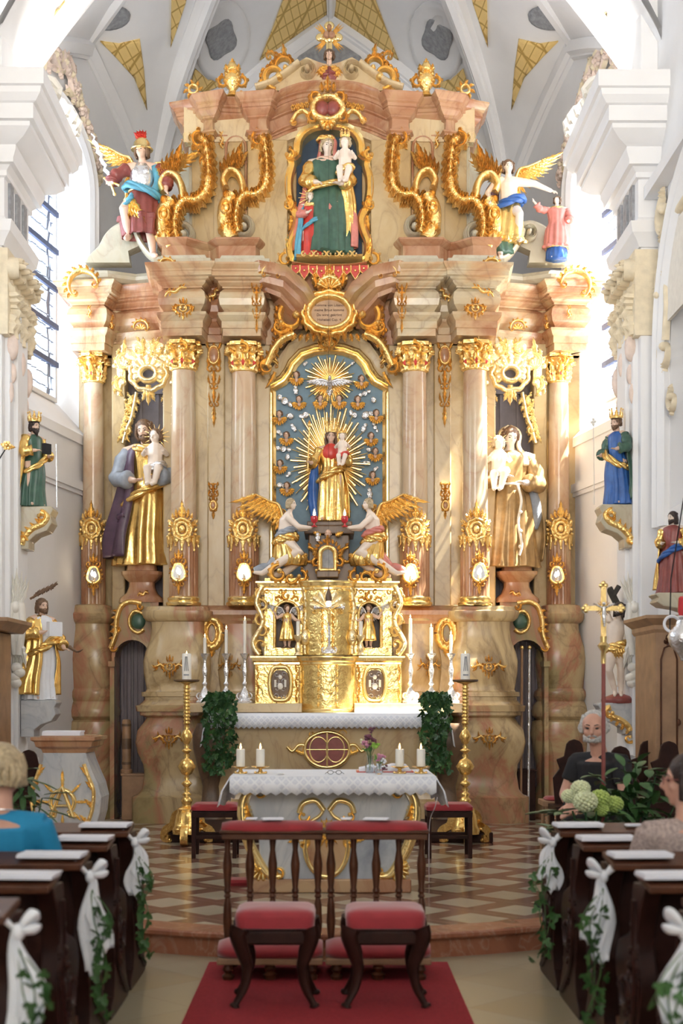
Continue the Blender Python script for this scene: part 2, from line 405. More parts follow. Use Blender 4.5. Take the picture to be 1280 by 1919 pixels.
    def skin(s, name, mat, parent=None, voxel=.012, smooth=3, loc=None):
        """join the overlapping volumes into one continuous surface"""
        o = s.build(name, mat, parent, True, loc, ang=0)
        r = o.modifiers.new('join', 'REMESH'); r.mode = 'VOXEL'; r.voxel_size = voxel; r.use_smooth_shade = True
        if smooth:
            k = o.modifiers.new('soften', 'SMOOTH'); k.iterations = smooth; k.factor = .5
        return o
def WM(o):
    m = Matrix.LocRotScale(o.location, o.rotation_euler, o.scale)
    if o.parent: return WM(o.parent) @ o.matrix_parent_inverse @ m
    return m
def par(o, p, keep=True):
    o.parent = p
    if keep: o.matrix_parent_inverse = WM(p).inverted()
def thing(name, label, cat, loc=(0, 0, 0), rotz=0, group=None):
    o = bpy.data.objects.new(name, None); C.objects.link(o); o.empty_display_size = .1
    o.location = loc; o.rotation_euler = (0, 0, rotz); o['label'] = label; o['category'] = cat
    if group: o['group'] = group
    return o
def tag(o, label, cat, group=None):
    o['label'] = label; o['category'] = cat
    if group: o['group'] = group
    return o
def struct(o): o['kind'] = 'structure'; return o
def dup(root, loc=None, rotz=None, label=None, group=None, scale=None):
    r = root.copy(); C.objects.link(r)
    if loc is not None: r.location = loc
    if rotz is not None: r.rotation_euler = (0, 0, rotz)
    if label: r['label'] = label
    if group: r['group'] = group
    if scale: r.scale = scale
    for ch in list(root.children):
        c = ch.copy(); C.objects.link(c); c.parent = r; c.matrix_parent_inverse = ch.matrix_parent_inverse.copy()
        for g in list(ch.children):
            d = g.copy(); C.objects.link(d); d.parent = c; d.matrix_parent_inverse = g.matrix_parent_inverse.copy()
    return r
def dup_part(o, dx=0, dy=0, dz=0, mirror=False):
    """copy one part (with its sub-parts) inside the same thing"""
    c = o.copy(); C.objects.link(c); c.location = o.location+Vector((dx, dy, dz))
    if mirror: c.scale = (-c.scale[0], c.scale[1], c.scale[2])
    for g in list(o.children):
        d = g.copy(); C.objects.link(d); d.parent = c
    return c
def arc(cx, cz, r, a0, a1, n, rz=None):
    rz = rz or r
    return [(cx+r*cos(a0+(a1-a0)*i/n), cz+rz*sin(a0+(a1-a0)*i/n)) for i in range(n+1)]
def bez(p0, p1, p2, p3, n=10):
    p0, p1, p2, p3 = map(Vector, (p0, p1, p2, p3)); r = []
    for i in range(n+1):
        t = i/n; r.append(p0*(1-t)**3+3*p1*t*(1-t)**2+3*p2*t*t*(1-t)+p3*t**3)
    return r
def cr(pts, n=6):
    """Catmull-Rom through the points"""
    P = [Vector(p) for p in pts]; P = [P[0]]+P+[P[-1]]; out = []
    for i in range(1, len(P)-2):
        for k in range(n):
            t = k/n; a, b, c, d = P[i-1:i+3]
            out.append(.5*((2*b)+(c-a)*t+(2*a-5*b+4*c-d)*t*t+(3*b-a-3*c+d)*t**3))
    out.append(P[-2]); return out
def crf(vals, n=6): return [v[0] for v in cr([(x, 0, 0) for x in vals], n)]
def sweep(mb, path, prof, closed_prof=True):
    """path: (x,y[,dz]) plan polyline, outward = right-hand side of travel turned to -y; prof: (out,z) closed polygon; mitred"""
    N = len(path); rings = []
    P = [Vector((p[0], p[1])) for p in path]
    for i in range(N):
        d0 = (P[i]-P[i-1]).normalized() if i > 0 else None
        d1 = (P[i+1]-P[i]).normalized() if i < N-1 else None
        if d0 is None: d0 = d1
        if d1 is None: d1 = d0
        n0 = Vector((d0.y, -d0.x)); n1 = Vector((d1.y, -d1.x)); n = n0+n1
        if n.length < 1e-6: n = n0
        n.normalize(); k = 1/max(.45, n.dot(n0))
        dz = path[i][2] if len(path[i]) > 2 else 0
        rings.append([(P[i].x+n.x*o*k, P[i].y+n.y*o*k, z+dz) for o, z in prof])
    mb.loft(rings); return mb
# ================================================================= SETTING
AL, BL, BR, AR = Vector((-3.4, 14.2)), Vector((-2.47, 19.1)), Vector((2.44, 19.1)), Vector((3.4, 14.2))
# floors
mb = MB(); mb.box(-3.6, 3.6, -6, 12, -.1, 0)
struct(mb.build('floor', 'limestone', None, False))
edge = [(x, 8.34+.2*x*x) for x in [-2.6+5.2*i/40 for i in range(41)]]
mb = MB(); mb.plate([(-3.6, 9.75)]+edge+[(3.6, 9.75), (3.6, 19.6), (-3.6, 19.6)], 0.0, .15)
struct(mb.build('chancel_floor', 'tiles', None, False))
mb = MB(); st = [(-3.55, 9.72)]+edge+[(3.55, 9.72)]
sweep(mb, st, [(-.22, .04), (-.22, .156), (.035, .156), (.045, .145), (.045, .125), (.03, .112), (.004, .105), (.004, .0), (-.05, 0)])
struct(mb.build('chancel_step', 'step_marble', None))
# ceiling over the nave
mb = MB(); mb.box(-3.7, 3.7, -6, 13.25, 8.6, 8.75); mb.box(-3.9, 3.9, 13.15, 13.25, 8.7, 11); struct(mb.build('ceiling', 'plaster', None, False))
mb = MB(); mb.box(-3.9, 3.9, -6.3, -6, 0, 9); struct(mb.build('wall_rear', 'plaster', None, False))

def wall(name, A, B, zlo, zhi, th, op=None):
    """wall with inner face from A to B, thickness outward to its left; op=(t0,t1,zb,zs) arched opening"""
    L = (B-A).length; u = (B-A)/L; n = Vector((-u.y, u.x)); mb = MB()
    if not op: mb.box(0, L, 0, th, zlo, zhi)
    else:
        t0, t1, zb, zs = op[:4]; r = (t1-t0)/2; c = (t0+t1)/2; rz = op[4] if len(op) > 4 else r
        mb.box(0, t0, 0, th, zlo, zhi); mb.box(t1, L, 0, th, zlo, zhi); mb.box(t0, t1, 0, th, zlo, zb)
        N = 24
        for i in range(N):
            a0 = PI-PI*i/N; a1 = PI-PI*(i+1)/N
            x0, x1 = c+r*cos(a0), c+r*cos(a1); h0, h1 = zs+rz*sin(a0), zs+rz*sin(a1)
            mb.prism([(x0, h0), (x1, h1), (x1, zhi), (x0, zhi)], 0, th)
    mt = Matrix(((u.x, n.x, 0, A.x), (u.y, n.y, 0, A.y), (0, 0, 1, 0), (0, 0, 0, 1)))
    mb.xf(mt); o = struct(mb.build(name, 'plaster', None, False)); return o, mt
# chancel side walls (nave part) : left wall travels towards the altar
OPL = (13.2, 15.9, 3.3, 4.7)
wall('wall_left', Vector((-3.25, -3.0)), Vector((-3.25, 14.3)), 0, 9.2, .5, OPL)
wall('wall_right', Vector((3.12, 14.3)), Vector((3.12, -3.0)), 0, 9.2, .5, (17.3-15.9+.15, 17.3-13.2+.15, 3.3, 4.7))
# oblique apse walls and end wall
T0, T1, RZ = .5, 2.5, .62
OPW = (T0, T1, 4.6, 7.62, RZ)
ow, mtL = wall('wall_apse_left', AL, BL, 0, 11.4, .40, OPW)
LW = (BL-AL).length
ow2, mtR = wall('wall_apse_right', BR, AR, 0, 11.4, .40, (LW-T1, LW-T0, 4.6, 7.62, RZ))
wall('wall_end', BL, BR, 0, 11.6, .3)

def window(name, mt, t0, t1, zb, zs, y, mat, bars=3, rz=None):
    """arched pane with frame and saddle bars, in wall-local coordinates"""
    root = struct(bpy.data.objects.new(name, None)); C.objects.link(root)
    p = mt @ Vector(((t0+t1)/2, y, zb)); root.location = p
    r = (t1-t0)/2; c = (t0+t1)/2
    out = [(t0, zb), (t1, zb)]+arc(c, zs, r, 0, PI, 20, rz)
    g = MB(); g.prism(out, y, y+.012); g.xf(mt); g.build('pane', mat, root, False)
    f = MB(); inn = [(c+(x-c)*(1-.05/r), zb+.05+(z-zb)*(1-.05/(zs-zb+r))) for x, z in out]
    f.ringprism(out, inn, y-.03, y+.03); f.xf(mt); f.build('window_frame', 'plaster', root, False)
    for k in range(bars):
        z = zb+(zs-zb)*(k+1)/(bars+.5)
        b = MB(); b.box(t0, t1, y-.05, y-.015, z-.03, z+.03); b.xf(mt); b.build('saddle_bar', 'lead', root, False)
    return root
window('window_1', mtL, T0+.1, T1-.1, 5.08, 7.55, .36, 'leaded_glass', 5, .6)
window('window_2', mtR, LW-T1+.1, LW-T0-.1, 5.08, 7.55, .36, 'leaded_glass', 5, .6)
# sloped sills
for nm, mt, a, b in (('window_sill_left', mtL, T0, T1), ('window_sill_right', mtR, LW-T1, LW-T0)):
    mb = MB(); mb.add([(a, -.03, 4.55), (b, -.03, 4.55), (b, -.03, 4.66), (a, -.03, 4.66), (a, .38, 5.1), (b, .38, 5.1), (b, .38, 4.55), (a, .38, 4.55)],
                      [(0, 1, 2, 3), (3, 2, 5, 4), (4, 5, 6, 7), (0, 7, 6, 1), (0, 3, 4, 7), (1, 6, 5, 2)])
    mb.xf(mt); struct(mb.build(nm, 'plaster', None, False))
# nave window on the right wall, near the pier
mtN = Matrix(((0, 1, 0, 3.12), (-1, 0, 0, 14.3), (0, 0, 1, 0), (0, 0, 0, 1)))
window('window_3', mtN, 17.3-15.9+.15, 17.3-13.2+.15, 3.3, 4.7, .25, 'dark_pane', 2)
mtNL = Matrix(((0, -1, 0, -3.25), (1, 0, 0, -3.0), (0, 0, 1, 0), (0, 0, 0, 1)))
window('window_4', mtNL, *OPL, .25, 'glass', 2)
# mullions of the right nave window
for t in (2.3, 3.1):
    mb = MB(); mb.box(t-.03, t+.03, .2, .3, 3.3, 5.9); mb.xf(mtN); struct(mb.build('window_mullion', 'plaster', None, False))
# window surrounds
def surround(name, mt, t0, t1, zb, zs, w, d, mat='plaster', rz=None):
    rz = rz or (t1-t0)/2; r = (t1-t0)/2; c = (t0+t1)/2
    path = [(t0, zb)]+[(t0, zb+(zs-zb)*k/4) for k in (1, 2, 3)]+arc(c, zs, r, PI, 0, 28, rz)+[(t1, zb+(zs-zb)*k/4) for k in (3, 2, 1, 0)]
    rings = []
    for i, (x, z) in enumerate(path):
        if i < 4: nx, nz = -1, 0
        elif i >= len(path)-4: nx, nz = 1, 0
        else: nx, nz = (x-c)/r, (z-zs)/rz
        rings.append([(x+nx*o, -dd, z+nz*o) for o, dd in ((-.01, -.02), (-.01, d*.5), (w*.25, d), (w*.45, d*.6), (w*.7, d*1.2), (w, d*.7), (w, -.02))])
    mb = MB(); mb.loft(rings); mb.xf(mt); return struct(mb.build(name, mat))
surround('trim_window_left', mtL, T0, T1, 4.5, 7.62, .2, .09, 'plaster', RZ)
surround('trim_window_right', mtR, LW-T1, LW-T0, 4.5, 7.62, .2, .09, 'plaster', RZ)
surround('trim_nave_window', mtN, 1.52, 4.28, 3.15, 4.75, .28, .10)

# ---- vault ribs and webs
ZB, ZA, ZK = 8.0, 7.55, 11.1
K = Vector((0, 13.5, ZK)); K2 = Vector((0, 12.4, 10.3))
def rib(A, z0, ex):
    return lambda t: Vector((A.x+(K.x-A.x)*t, A.y+(K.y-A.y)*t, z0+(ZK-z0)*t**ex))
ribBL, ribBR = rib(BL, ZB, .43), rib(BR, ZB, .43)
ribAL, ribAR = rib(AL, ZA, .83), rib(AR, ZA, .83)
def halfarch(P, z0, Q2, z1, ex=.62):
    return lambda t: Vector((P.x+(Q2.x-P.x)*t, P.y+(Q2.y-P.y)*t, z0+(z1-z0)*t**ex))
mid = Vector((0, 19.08)); AP = 10.9
wBL, wBR = halfarch(BL, ZB, mid, AP, .55), halfarch(BR, ZB, mid, AP, .55)
mL, mR = (AL+BL)/2, (AR+BR)/2
oBL, oAL = halfarch(BL, ZB, mL, 9.35, .5), halfarch(AL, ZA, mL, 9.35, .5)
oBR, oAR = halfarch(BR, ZB, mR, 9.35, .5), halfarch(AR, ZA, mR, 9.35, .5)
tL = lambda t: Vector((-3.25+3.25*t, 13.1-.7*t, 7.55+3.5*t**.75))
tR = lambda t: Vector((3.2-3.2*t, 13.1-.7*t, 7.55+3.5*t**.75))
def web(ra, rb, bulge=.22):
    def f(t, v):
        p = ra(t)*(1-v)+rb(t)*v; p.z += bulge*4*v*(1-v)*min(1, t*2.2); return p
    return f
webs = {'BL': web(ribBL, wBL), 'BR': web(ribBR, wBR), 'OBL': web(ribBL, oBL), 'OAL': web(ribAL, oAL, .15), 'OBR': web(ribBR, oBR), 'OAR': web(ribAR, oAR, .15), 'TL': web(ribAL, tL, .05), 'TR': web(ribAR, tR, .05)}
for k, (nm, f) in enumerate(webs.items()):
    mb = MB(); NT, NV = 26, 10; vs = []; fs = []
    for lay in (0, .12):
        for i in range(NT+1):
            for j in range(NV+1):
                p = f((i/NT)**1.3, j/NV); vs.append((p.x, p.y, p.z+lay))
    n1 = (NT+1)*(NV+1)
    for i in range(NT):
        for j in range(NV):
            a = i*(NV+1)+j; q = (a, a+1, a+NV+2, a+NV+1); fs.append(q); fs.append(tuple(reversed([x+n1 for x in q])))
    mb.add(vs, fs); struct(mb.build('vault_web', 'plaster', None, ang=0))
def ribmesh(name, f, w=.09, n=30, t1=1.0, off=0):
    mb = MB(); pts = [f((i/n)**1.4*t1)+Vector((0, 0, off)) for i in range(n+1)]
    mb.tube(pts, w, 6, 1.0); mb2 = [p-Vector((0, 0, w*.8)) for p in pts]; mb.tube(mb2, w*.45, 6)
    return struct(mb.build(name, 'plaster', None, ang=50))
for f in (ribBL, ribBR): ribmesh('vault_rib', f, .15)
for f in (ribAL, ribAR): ribmesh('vault_rib', f, .16)
for f in (wBL, wBR, oBL, oAL, oBR, oAR): ribmesh('wall_arch', f, .12)
mb = MB(); mb.tube([(0, 19.1, AP), (0, 16.5, 11.0), (0, 13.5, ZK)], .07, 6); struct(mb.build('vault_rib', 'plaster', None))
for m_ in (mL, mR):
    mb = MB(); mb.tube([(m_.x, m_.y, 9.4), ((m_.x)*.5, (m_.y+13.5)/2, 10.3), (0, 13.5, ZK)], .08, 6); struct(mb.build('vault_rib', 'plaster', None))

def hit(f, px, py):
    """point of a web that the pixel sees"""
    best = None; lo = [0, 0]; hi = [1, 1]
    for it in range(7):
        b = None
        for i in range(9):
            for j in range(9):
                t = lo[0]+(hi[0]-lo[0])*i/8; v = lo[1]+(hi[1]-lo[1])*j/8; p = f(max(1e-4, t), v); s = FPX/p.y
                e = (VX+p.x*s-px)**2+(VY-(p.z-EYE)*s-py)**2
                if b is None or e < b[0]: b = (e, t, v)
        dt = (hi[0]-lo[0])*.2; dv = (hi[1]-lo[1])*.2
        lo = [max(0, b[1]-dt), max(0, b[2]-dv)]; hi = [min(1, b[1]+dt), min(1, b[2]+dv)]
    return f(max(1e-4, b[1]), b[2])
def patch(f, outline, off, mat, name, parent=None, K_=6, dens=2):
    """thin raised field on a web, star-shaped outline"""
    pts = []
    for i in range(len(outline)):
        a, b = outline[i], outline[(i+1) % len(outline)]
        for k in range(dens): pts.append((a[0]+(b[0]-a[0])*k/dens, a[1]+(b[1]-a[1])*k/dens))
    cx = sum(p[0] for p in outline)/len(outline); cy = sum(p[1] for p in outline)/len(outline)
    down = Vector((0, -.6, -.8)); rings = []
    rings.append([tuple(hit(f, *p)+down*(-.03)) for p in pts])
    for k in range(K_+1):
        q = 1-k/K_*.98
        rings.append([tuple(hit(f, cx+(x-cx)*q, cy+(y-cy)*q)+down*off*(1 if k else .9)) for x, y in pts])
    mb = MB(); mb.loft(rings); return mb.build(name, mat, parent, ang=0)
def ell(cx, cy, rx, ry, n=16, rot=0, wob=0, fn=4):
    r = []
    for i in range(n):
        a = 2*PI*i/n; k = 1+wob*cos(fn*a); x, y = rx*k*cos(a), ry*k*sin(a)
        r.append((cx+x*cos(rot)-y*sin(rot), cy+x*sin(rot)+y*cos(rot)))
    return r
mir = lambda pts: [(1234-x, y) for x, y in pts]
Y1 = [(617, -70), (548, -70), (530, 0), (510, 55), (487, 112), (520, 90), (565, 58), (612, 26)]
Y2 = [(322, -30), (356, -30), (348, 5), (334, 47), (320, 88)]
Y5 = [(188, 76), (223, 81), (262, 72), (270, 130), (276, 205), (252, 144), (216, 104)]
Y6 = [(62, 122), (70, 142), (97, 83), (138, 18), (132, -5), (112, 11), (80, 75)]
YC = [(366, 128), (356, 163), (385, 172), (415, 158), (417, 143), (390, 150)]
for fn_, side in ((lambda p: p, 'L'), (mir, 'R')):
    Bw, Oa, Ob, Tw = webs['B'+side], webs['OA'+side], webs['OB'+side], webs['T'+side]
    for pts, w in ((Y1, Bw), (YC, Bw), (Y2, Ob), (Y5, Ob), (Y6, Tw)):
        struct(patch(w, fn_(pts), .03, 'yellow', 'vault_panel_yellow'))
    struct(patch(Bw, fn_(ell(417, 75, 50, 76, 20, .15)), .05, 'plaster', 'vault_panel_oval'))
    struct(patch(Bw, fn_(ell(415, 70, 27, 36, 28, .35, .12, 4)), .075, 'grey_relief', 'vault_medallion', dens=1))
    struct(patch(Ob, fn_(ell(205, 32, 40, 22, 20, -.1)), .05, 'grey_relief', 'vault_medallion', dens=1))
# dark lunette window in the end wall and yellow fields beside the altar top
mb = MB(); pts = [Q(x, y, 136.2) for x, y in ((540, 136), (560, 108), (590, 88), (617, 80), (645, 88), (675, 108), (695, 136))]
mb.prism([(p.x, p.z) for p in pts], 19.04, 19.1); struct(mb.build('lunette_panel', 'grey_relief', None, False))
for sgn in (1, -1):
    mb = MB(); pts = [Q(617+sgn*(x-617), y, 136.2) for x, y in ((340, 205), (316, 330), (360, 330), (372, 205))]
    mb.prism([(p.x, p.z) for p in pts], 19.0, 19.1); struct(mb.build('wall_panel_yellow', 'yellow', None, False))

# ---- piers with capital and projecting impost entablature
def pier(side, xf, y0, y1, w_px):
    s = -1 if side == 'left' else 1
    def bx(mb, inset, za, zb, ex=0): mb.box(*sorted((s*4.2, s*(xf-inset))), y0-ex, y1+ex, za, zb)
    mb = MB(); bx(mb, 0, 0, 9.4); mb.box(*sorted((s*4.2, s*(xf-.05))), y0+.12, y1-.12, 1.0, 5.3)
    mb.box(*sorted((s*4.2, s*(xf-.09))), y0+.28, y1-.28, 1.0, 5.3)
    bx(mb, .08, 0, .9, .05); bx(mb, .13, .82, .95, .08)
    struct(mb.build('pier_'+side, 'plaster', None, False, bev=.012))
    # entablature block: stepped profile swept round the pier
    prof = [(-.2, 5.85), (.03, 5.85), (.06, 5.98), (.03, 6.0), (.03, 6.25), (.10, 6.32), (.03, 6.34)]
    a, b, c_, d = (s*4.2, y0), (s*xf, y0), (s*xf, y1), (s*4.2, y1)
    path = [a, b, c_, d] if s < 0 else [d, c_, b, a]
    mb = MB()
    prof = [(-.3, 5.86), (.02, 5.86), (.05, 5.92), (.10, 5.98), (.12, 6.08), (.05, 6.10), (.03, 6.14), (.03, 6.50), (.06, 6.51), (.06, 6.56), (.10, 6.60), (.14, 6.61), (.14, 6.65),
            (.17, 6.72), (.17, 6.76), (.26, 6.80), (.34, 6.87), (.34, 6.91), (.38, 6.92), (.38, 7.06), (.41, 7.07), (.46, 7.13), (.47, 7.18), (.50, 7.19), (.50, 7.28), (.50, 7.34), (-.3, 7.38)]
    sweep(mb, path, prof); struct(mb.build('cornice_'+side, 'plaster', ang=24))
    # grey dentil strips in the frieze
    for k in range(3):
        mb = MB(); yy = y0+.12+k*(y1-y0-.24)/2.6; mb.box(*sorted((s*(xf+.1), s*(xf-.055))), yy, yy+.14, 6.14, 6.5)
        struct(mb.build('frieze_panel', 'grey_relief', None, False))
    # stucco capital
    mb = MB(); mb2 = MB()
    for k in range(3):
        yy = y0+.17+k*(y1-y0-.34)/2; g = MB()
        for q in (-1, 1):
            g.scroll(q*.08, .64, .10, PI/2, -q*6.5, .035, .12, -.05); g.leaf(q*.10, .02, PI/2+q*.1, .34, .05, q*.5, .10, -.03); g.leaf(q*.05, .28, PI/2-q*.2, .26, .045, -q*.9, .12, -.04)
        g.leaf(0, .0, PI/2, .50, .07, 0, .14, -.02); g.flower(0, .72, .06, .14, -.05)
        mb.add([(s*(xf+y_), yy+x_, 5.02+z_) for x_, y_, z_ in g.v], g.f)
        mb2.ball((s*(xf-.06), yy, 4.95-.1*k), (.06, .07, .14)); mb2.ball((s*(xf-.05), yy+.05, 4.7), (.04, .04, .1)); mb2.ball((s*(xf-.05), yy-.02, 4.5), (.03, .03, .1))
    mb.box(*sorted((s*4.2, s*(xf-.06))), y0-.02, y1+.02, 5.02, 5.84)
    struct(mb.build('capital_'+side, 'plaster_cream')); struct(mb2.build('capital_festoon_'+side, 'plaster_pink'))
pier('left', 3.13, 13.2, 14.2, 0)
pier('right', 2.96, 13.25, 14.2, 0)
# cream and pink stucco garland over each apse window
def garland(mt, t0, t1, zs, name):
    rnd = random.Random(5); r = (t1-t0)/2+.3; c = (t0+t1)/2; rq = (RZ+.3)/r
    for nm, mat, par_ in (('a', 'plaster_cream', 0), ('b', 'plaster_pink', 1)):
        mb = MB()
        for k in range(26):
            a = .35+(PI-.7)*k/25
            if k % 2 != par_: continue
            top = math.exp(-((a-PI/2)/.4)**2); rr = r+.05+.16*top
            x, z = c+rr*cos(a), zs+rr*sin(a)*rq+.1*top
            sg = 1 if cos(a) > 0 else -1
            mb.scroll(x, z, .10+.12*top, rnd.random()*6, sg*4.2, .045, .06, 0, 3, .8)
            for q in range(3): mb.leaf(x, z, a+rnd.uniform(-1, 1), .16+.16*top, .04, rnd.uniform(-1, 1), .05)
            if par_: mb.flower(x, z, .09, .07)
        mb.xf(mt @ Matrix.Translation((0, -.04, 0))); struct(mb.build(name+'_'+nm, mat))
garland(mtL, T0, T1, 7.62, 'stucco_garland_left'); garland(mtR, LW-T1, LW-T0, 7.62, 'stucco_garland_right')
# toothed stucco ornament seen against each apse window, on top of the impost
for s, xf in ((-1, 3.13), (1, 2.96)):
    mb = MB()
    for k in range(7):
        t = k/6; x = s*(xf-.50+.05*sin(k)); y = 13.35+t*.95; z = 7.36
        mb.tube([(x, y, z), (x-s*.02, y+.03, z+.07), (x+s*.04, y+.0, z+.14), (x+s*.10, y-.02, z+.17)], [.035, .03, .035, .02], 6)
        mb.tube([(x, y, z), (x+s*.05, y, z+.05), (x+s*.12, y+.04, z+.06)], [.03, .03, .02], 6)
    struct(mb.build('trim_impost_crest', 'stucco_white'))
# mouldings of the low apse wall (dado line under the windows)
for mt, a, b, nm in ((mtL, 0, LW, 'trim_dado_left'), (mtR, 0, LW, 'trim_dado_right')):
    mb = MB(); mb.box(a, b, -.05, .02, 4.0, 4.1); mb.box(a, b, -.03, .02, 3.95, 4.0); mb.xf(mt); struct(mb.build(nm, 'plaster', None, False))
# right nave wall: sloping label moulding and the painted stucco cartouche
mb = MB(); mb.box(2.98, 3.14, 11.2, 13.2, 6.30, 6.42); struct(mb.build('trim_nave_wall', 'plaster', None, False))
mtw = Matrix(((0, 1, 0, 3.10), (-1, 0, 0, 12.75), (0, 0, 1, 5.45), (0, 0, 0, 1)))
mb = MB(); rnd = random.Random(3)
mb.scroll(.0, .55, .22, 2, 5, .06, .08, 0, 5); mb.scroll(-.1, -.1, .2, 3, -5, .05, .08, 0, 4); mb.scroll(.0, -.7, .18, 2, 5, .05, .07, 0, 4); mb.scroll(.25, -1.2, .12, 2, 5, .04, .06, 0, 3)
mb.ribbon([(.12, .4), (.02, .1), (.08, -.3), (.0, -.6)], .05, .06); mb.ribbon([(-.05, .4), (.9, .45)], .05, .06)
mb.xf(mtw); struct(mb.build('stucco_cartouche', 'plaster_cream'))
mb = MB(); mb.box(.1, .9, -.03, 0, -.45, .36); mb.xf(mtw); struct(mb.build('stucco_cartouche_field', 'stucco_white', None, False))
# ================================================================= HIGH ALTAR RETABLE
RT = thing('high_altar_retable', 'towering marbled and gilded baroque altar retable against the end wall of the apse', 'altarpiece', (0, 16.2, .15))
XC = -.018
def rbox(mb, px0, px1, py0, py1, s, y0, y1):
    """box whose front corners are read at scale s, standing between depths y0 and y1"""
    mb.box(X(px0, s), X(px1, s), y0, y1, Z(py1, s), Z(py0, s)); return mb
def dbl(fn):
    """build the left-hand version and its mirror image"""
    for sg in (-1, 1): fn(sg)
def mirx(mb): mb.v = [(2*XC-x, y, z) for x, y, z in mb.v]; return mb
def both(make, name, mat, parent=None, **k):
    r = []
    for sg in (0, 1):
        mb = make()
        if sg: mirx(mb)
        r.append(mb.build(name, mat, parent or RT, **k))
    return r
# --- backing walls
def back():
    mb = MB()
    # side wall strip beside the outer column and strip between niche and inner column
    mb.box(-3.02, -2.50, 16.62, 16.9, 2.3, 6.1)
    mb.box(-2.60, -2.44, 16.45, 16.75, 2.3, 5.75)
    mb.box(-1.95, -1.78, 16.1, 16.75, 2.3, 5.75)
    mb.box(-1.80, -.70, 16.02, 16.75, .15, 6.2)
    mb.box(-1.42, -1.22, 15.95, 16.1, 2.6, 5.65)
    return mb
both(back, 'back_wall', 'wall_marble', bev=.015)
mb = MB(); mb.box(-.80, .76, 16.25, 16.75, .15, 6.3); mb.build('centre_wall', 'wall_marble', RT, bev=.01)
# niche interior panels behind the two large side saints
def nic():
    mb = MB(); mb.box(-2.55, -1.85, 16.72, 16.8, 2.5, 5.8); mb.box(-2.30, -2.27, 16.69, 16.73, 2.6, 5.25); mb.box(-2.10, -2.07, 16.69, 16.73, 2.6, 5.25)
    mb.box(-2.4, -1.95, 16.66, 16.73, 5.2, 5.28); mb.box(-2.55, -2.0, 16.68, 16.74, .15, 2.5); return mb
both(nic, 'niche_panel', 'niche_grey', smooth=False)
# --- pedestals
def lof(prof, cx, cy, sq, sx=1, sy=1, n=36):
    mb = MB(); c = cr([(r, z, 0) for r, z in prof], 4) if False else None
    mb.lathe(prof, cx, cy, n, sq, sx, sy); return mb
def pz(py, s): return Z(py, s)
def ped_in(cx, cy, s, k=1.0, mat='pier_marble', w=1.0):
    """bulging pedestal under an inner column: read from half-widths at each height"""
    lv = [(1552, 84), (1492, 84), (1488, 74), (1478, 66), (1450, 62), (1432, 64), (1410, 74), (1390, 78), (1368, 74), (1352, 62), (1345, 58),
          (1342, 64), (1340, 70), (1334, 70), (1333, 76), (1322, 78), (1321, 72), (1316, 66), (1312, 62), (1306, 62), (1305, 67), (1297, 67), (1296, 60), (1292, 58), (1280, 60), (1262, 63), (1240, 64), (1222, 60), (1200, 52), (1180, 49), (1166, 50),
          (1164, 58), (1158, 64), (1152, 66), (1146, 66), (1144, 60), (1138, 58), (1136, 44)]
    pr = [(h/s*k, max(.0, Z(y, s))) for y, h in lv]
    pr[0] = (pr[0][0], .15); mb = MB(); mb.lathe(pr, cx, cy, 40, 5.0, w, .72); return mb.build('pedestal', mat, RT, ang=35)
for cx_, k in ((X(333, 165), 1), (X(906, 165), 1)): ped_in(cx_, 15.85, 165, k)
for cx_ in (X(452, 163), X(784, 163)): ped_in(cx_, 16.0, 163, .62, 'pier_marble', 1.1)
def ped_out(cx, mat='pier_marble'):
    s = 158
    lv = [(1540, 50), (1500, 52), (1470, 44), (1430, 46), (1400, 52), (1375, 56), (1352, 52), (1348, 44), (1342, 52), (1332, 54), (1322, 50), (1314, 44), (1305, 49), (1296, 48), (1290, 42), (1275, 43), (1255, 46), (1235, 47), (1215, 44), (1195, 38), (1180, 34),
          (1170, 34), (1166, 40), (1160, 44), (1152, 45), (1148, 40), (1142, 38), (1136, 36), (1134, 30)]
    pr = [(h/s, max(.0, Z(y, s))) for y, h in lv]; pr[0] = (pr[0][0], .15)
    mb = MB(); mb.lathe(pr, cx, 16.45, 36, 2.6, 1, .9); return mb.build('pedestal', mat, RT, ang=35)
ped_out(X(172, 158)); ped_out(X(1050, 158))
# wall between the pedestals with cap moulding
def apron():
    mb = MB(); mb.box(-1.75, -.75, 15.9, 16.1, .15, 2.42)
    return mb
both(apron, 'apron_wall', 'pier_marble')
def apron_cap():
    mb = MB(); sweep(mb, [(-1.5, 15.88), (-1.02, 15.88), (-.74, 15.88)], [(-.1, 2.40), (.02, 2.40), (.05, 2.46), (.09, 2.5), (.09, 2.55), (.03, 2.6), (-.1, 2.62)]); return mb
both(apron_cap, 'apron_cornice', 'rose_marble')
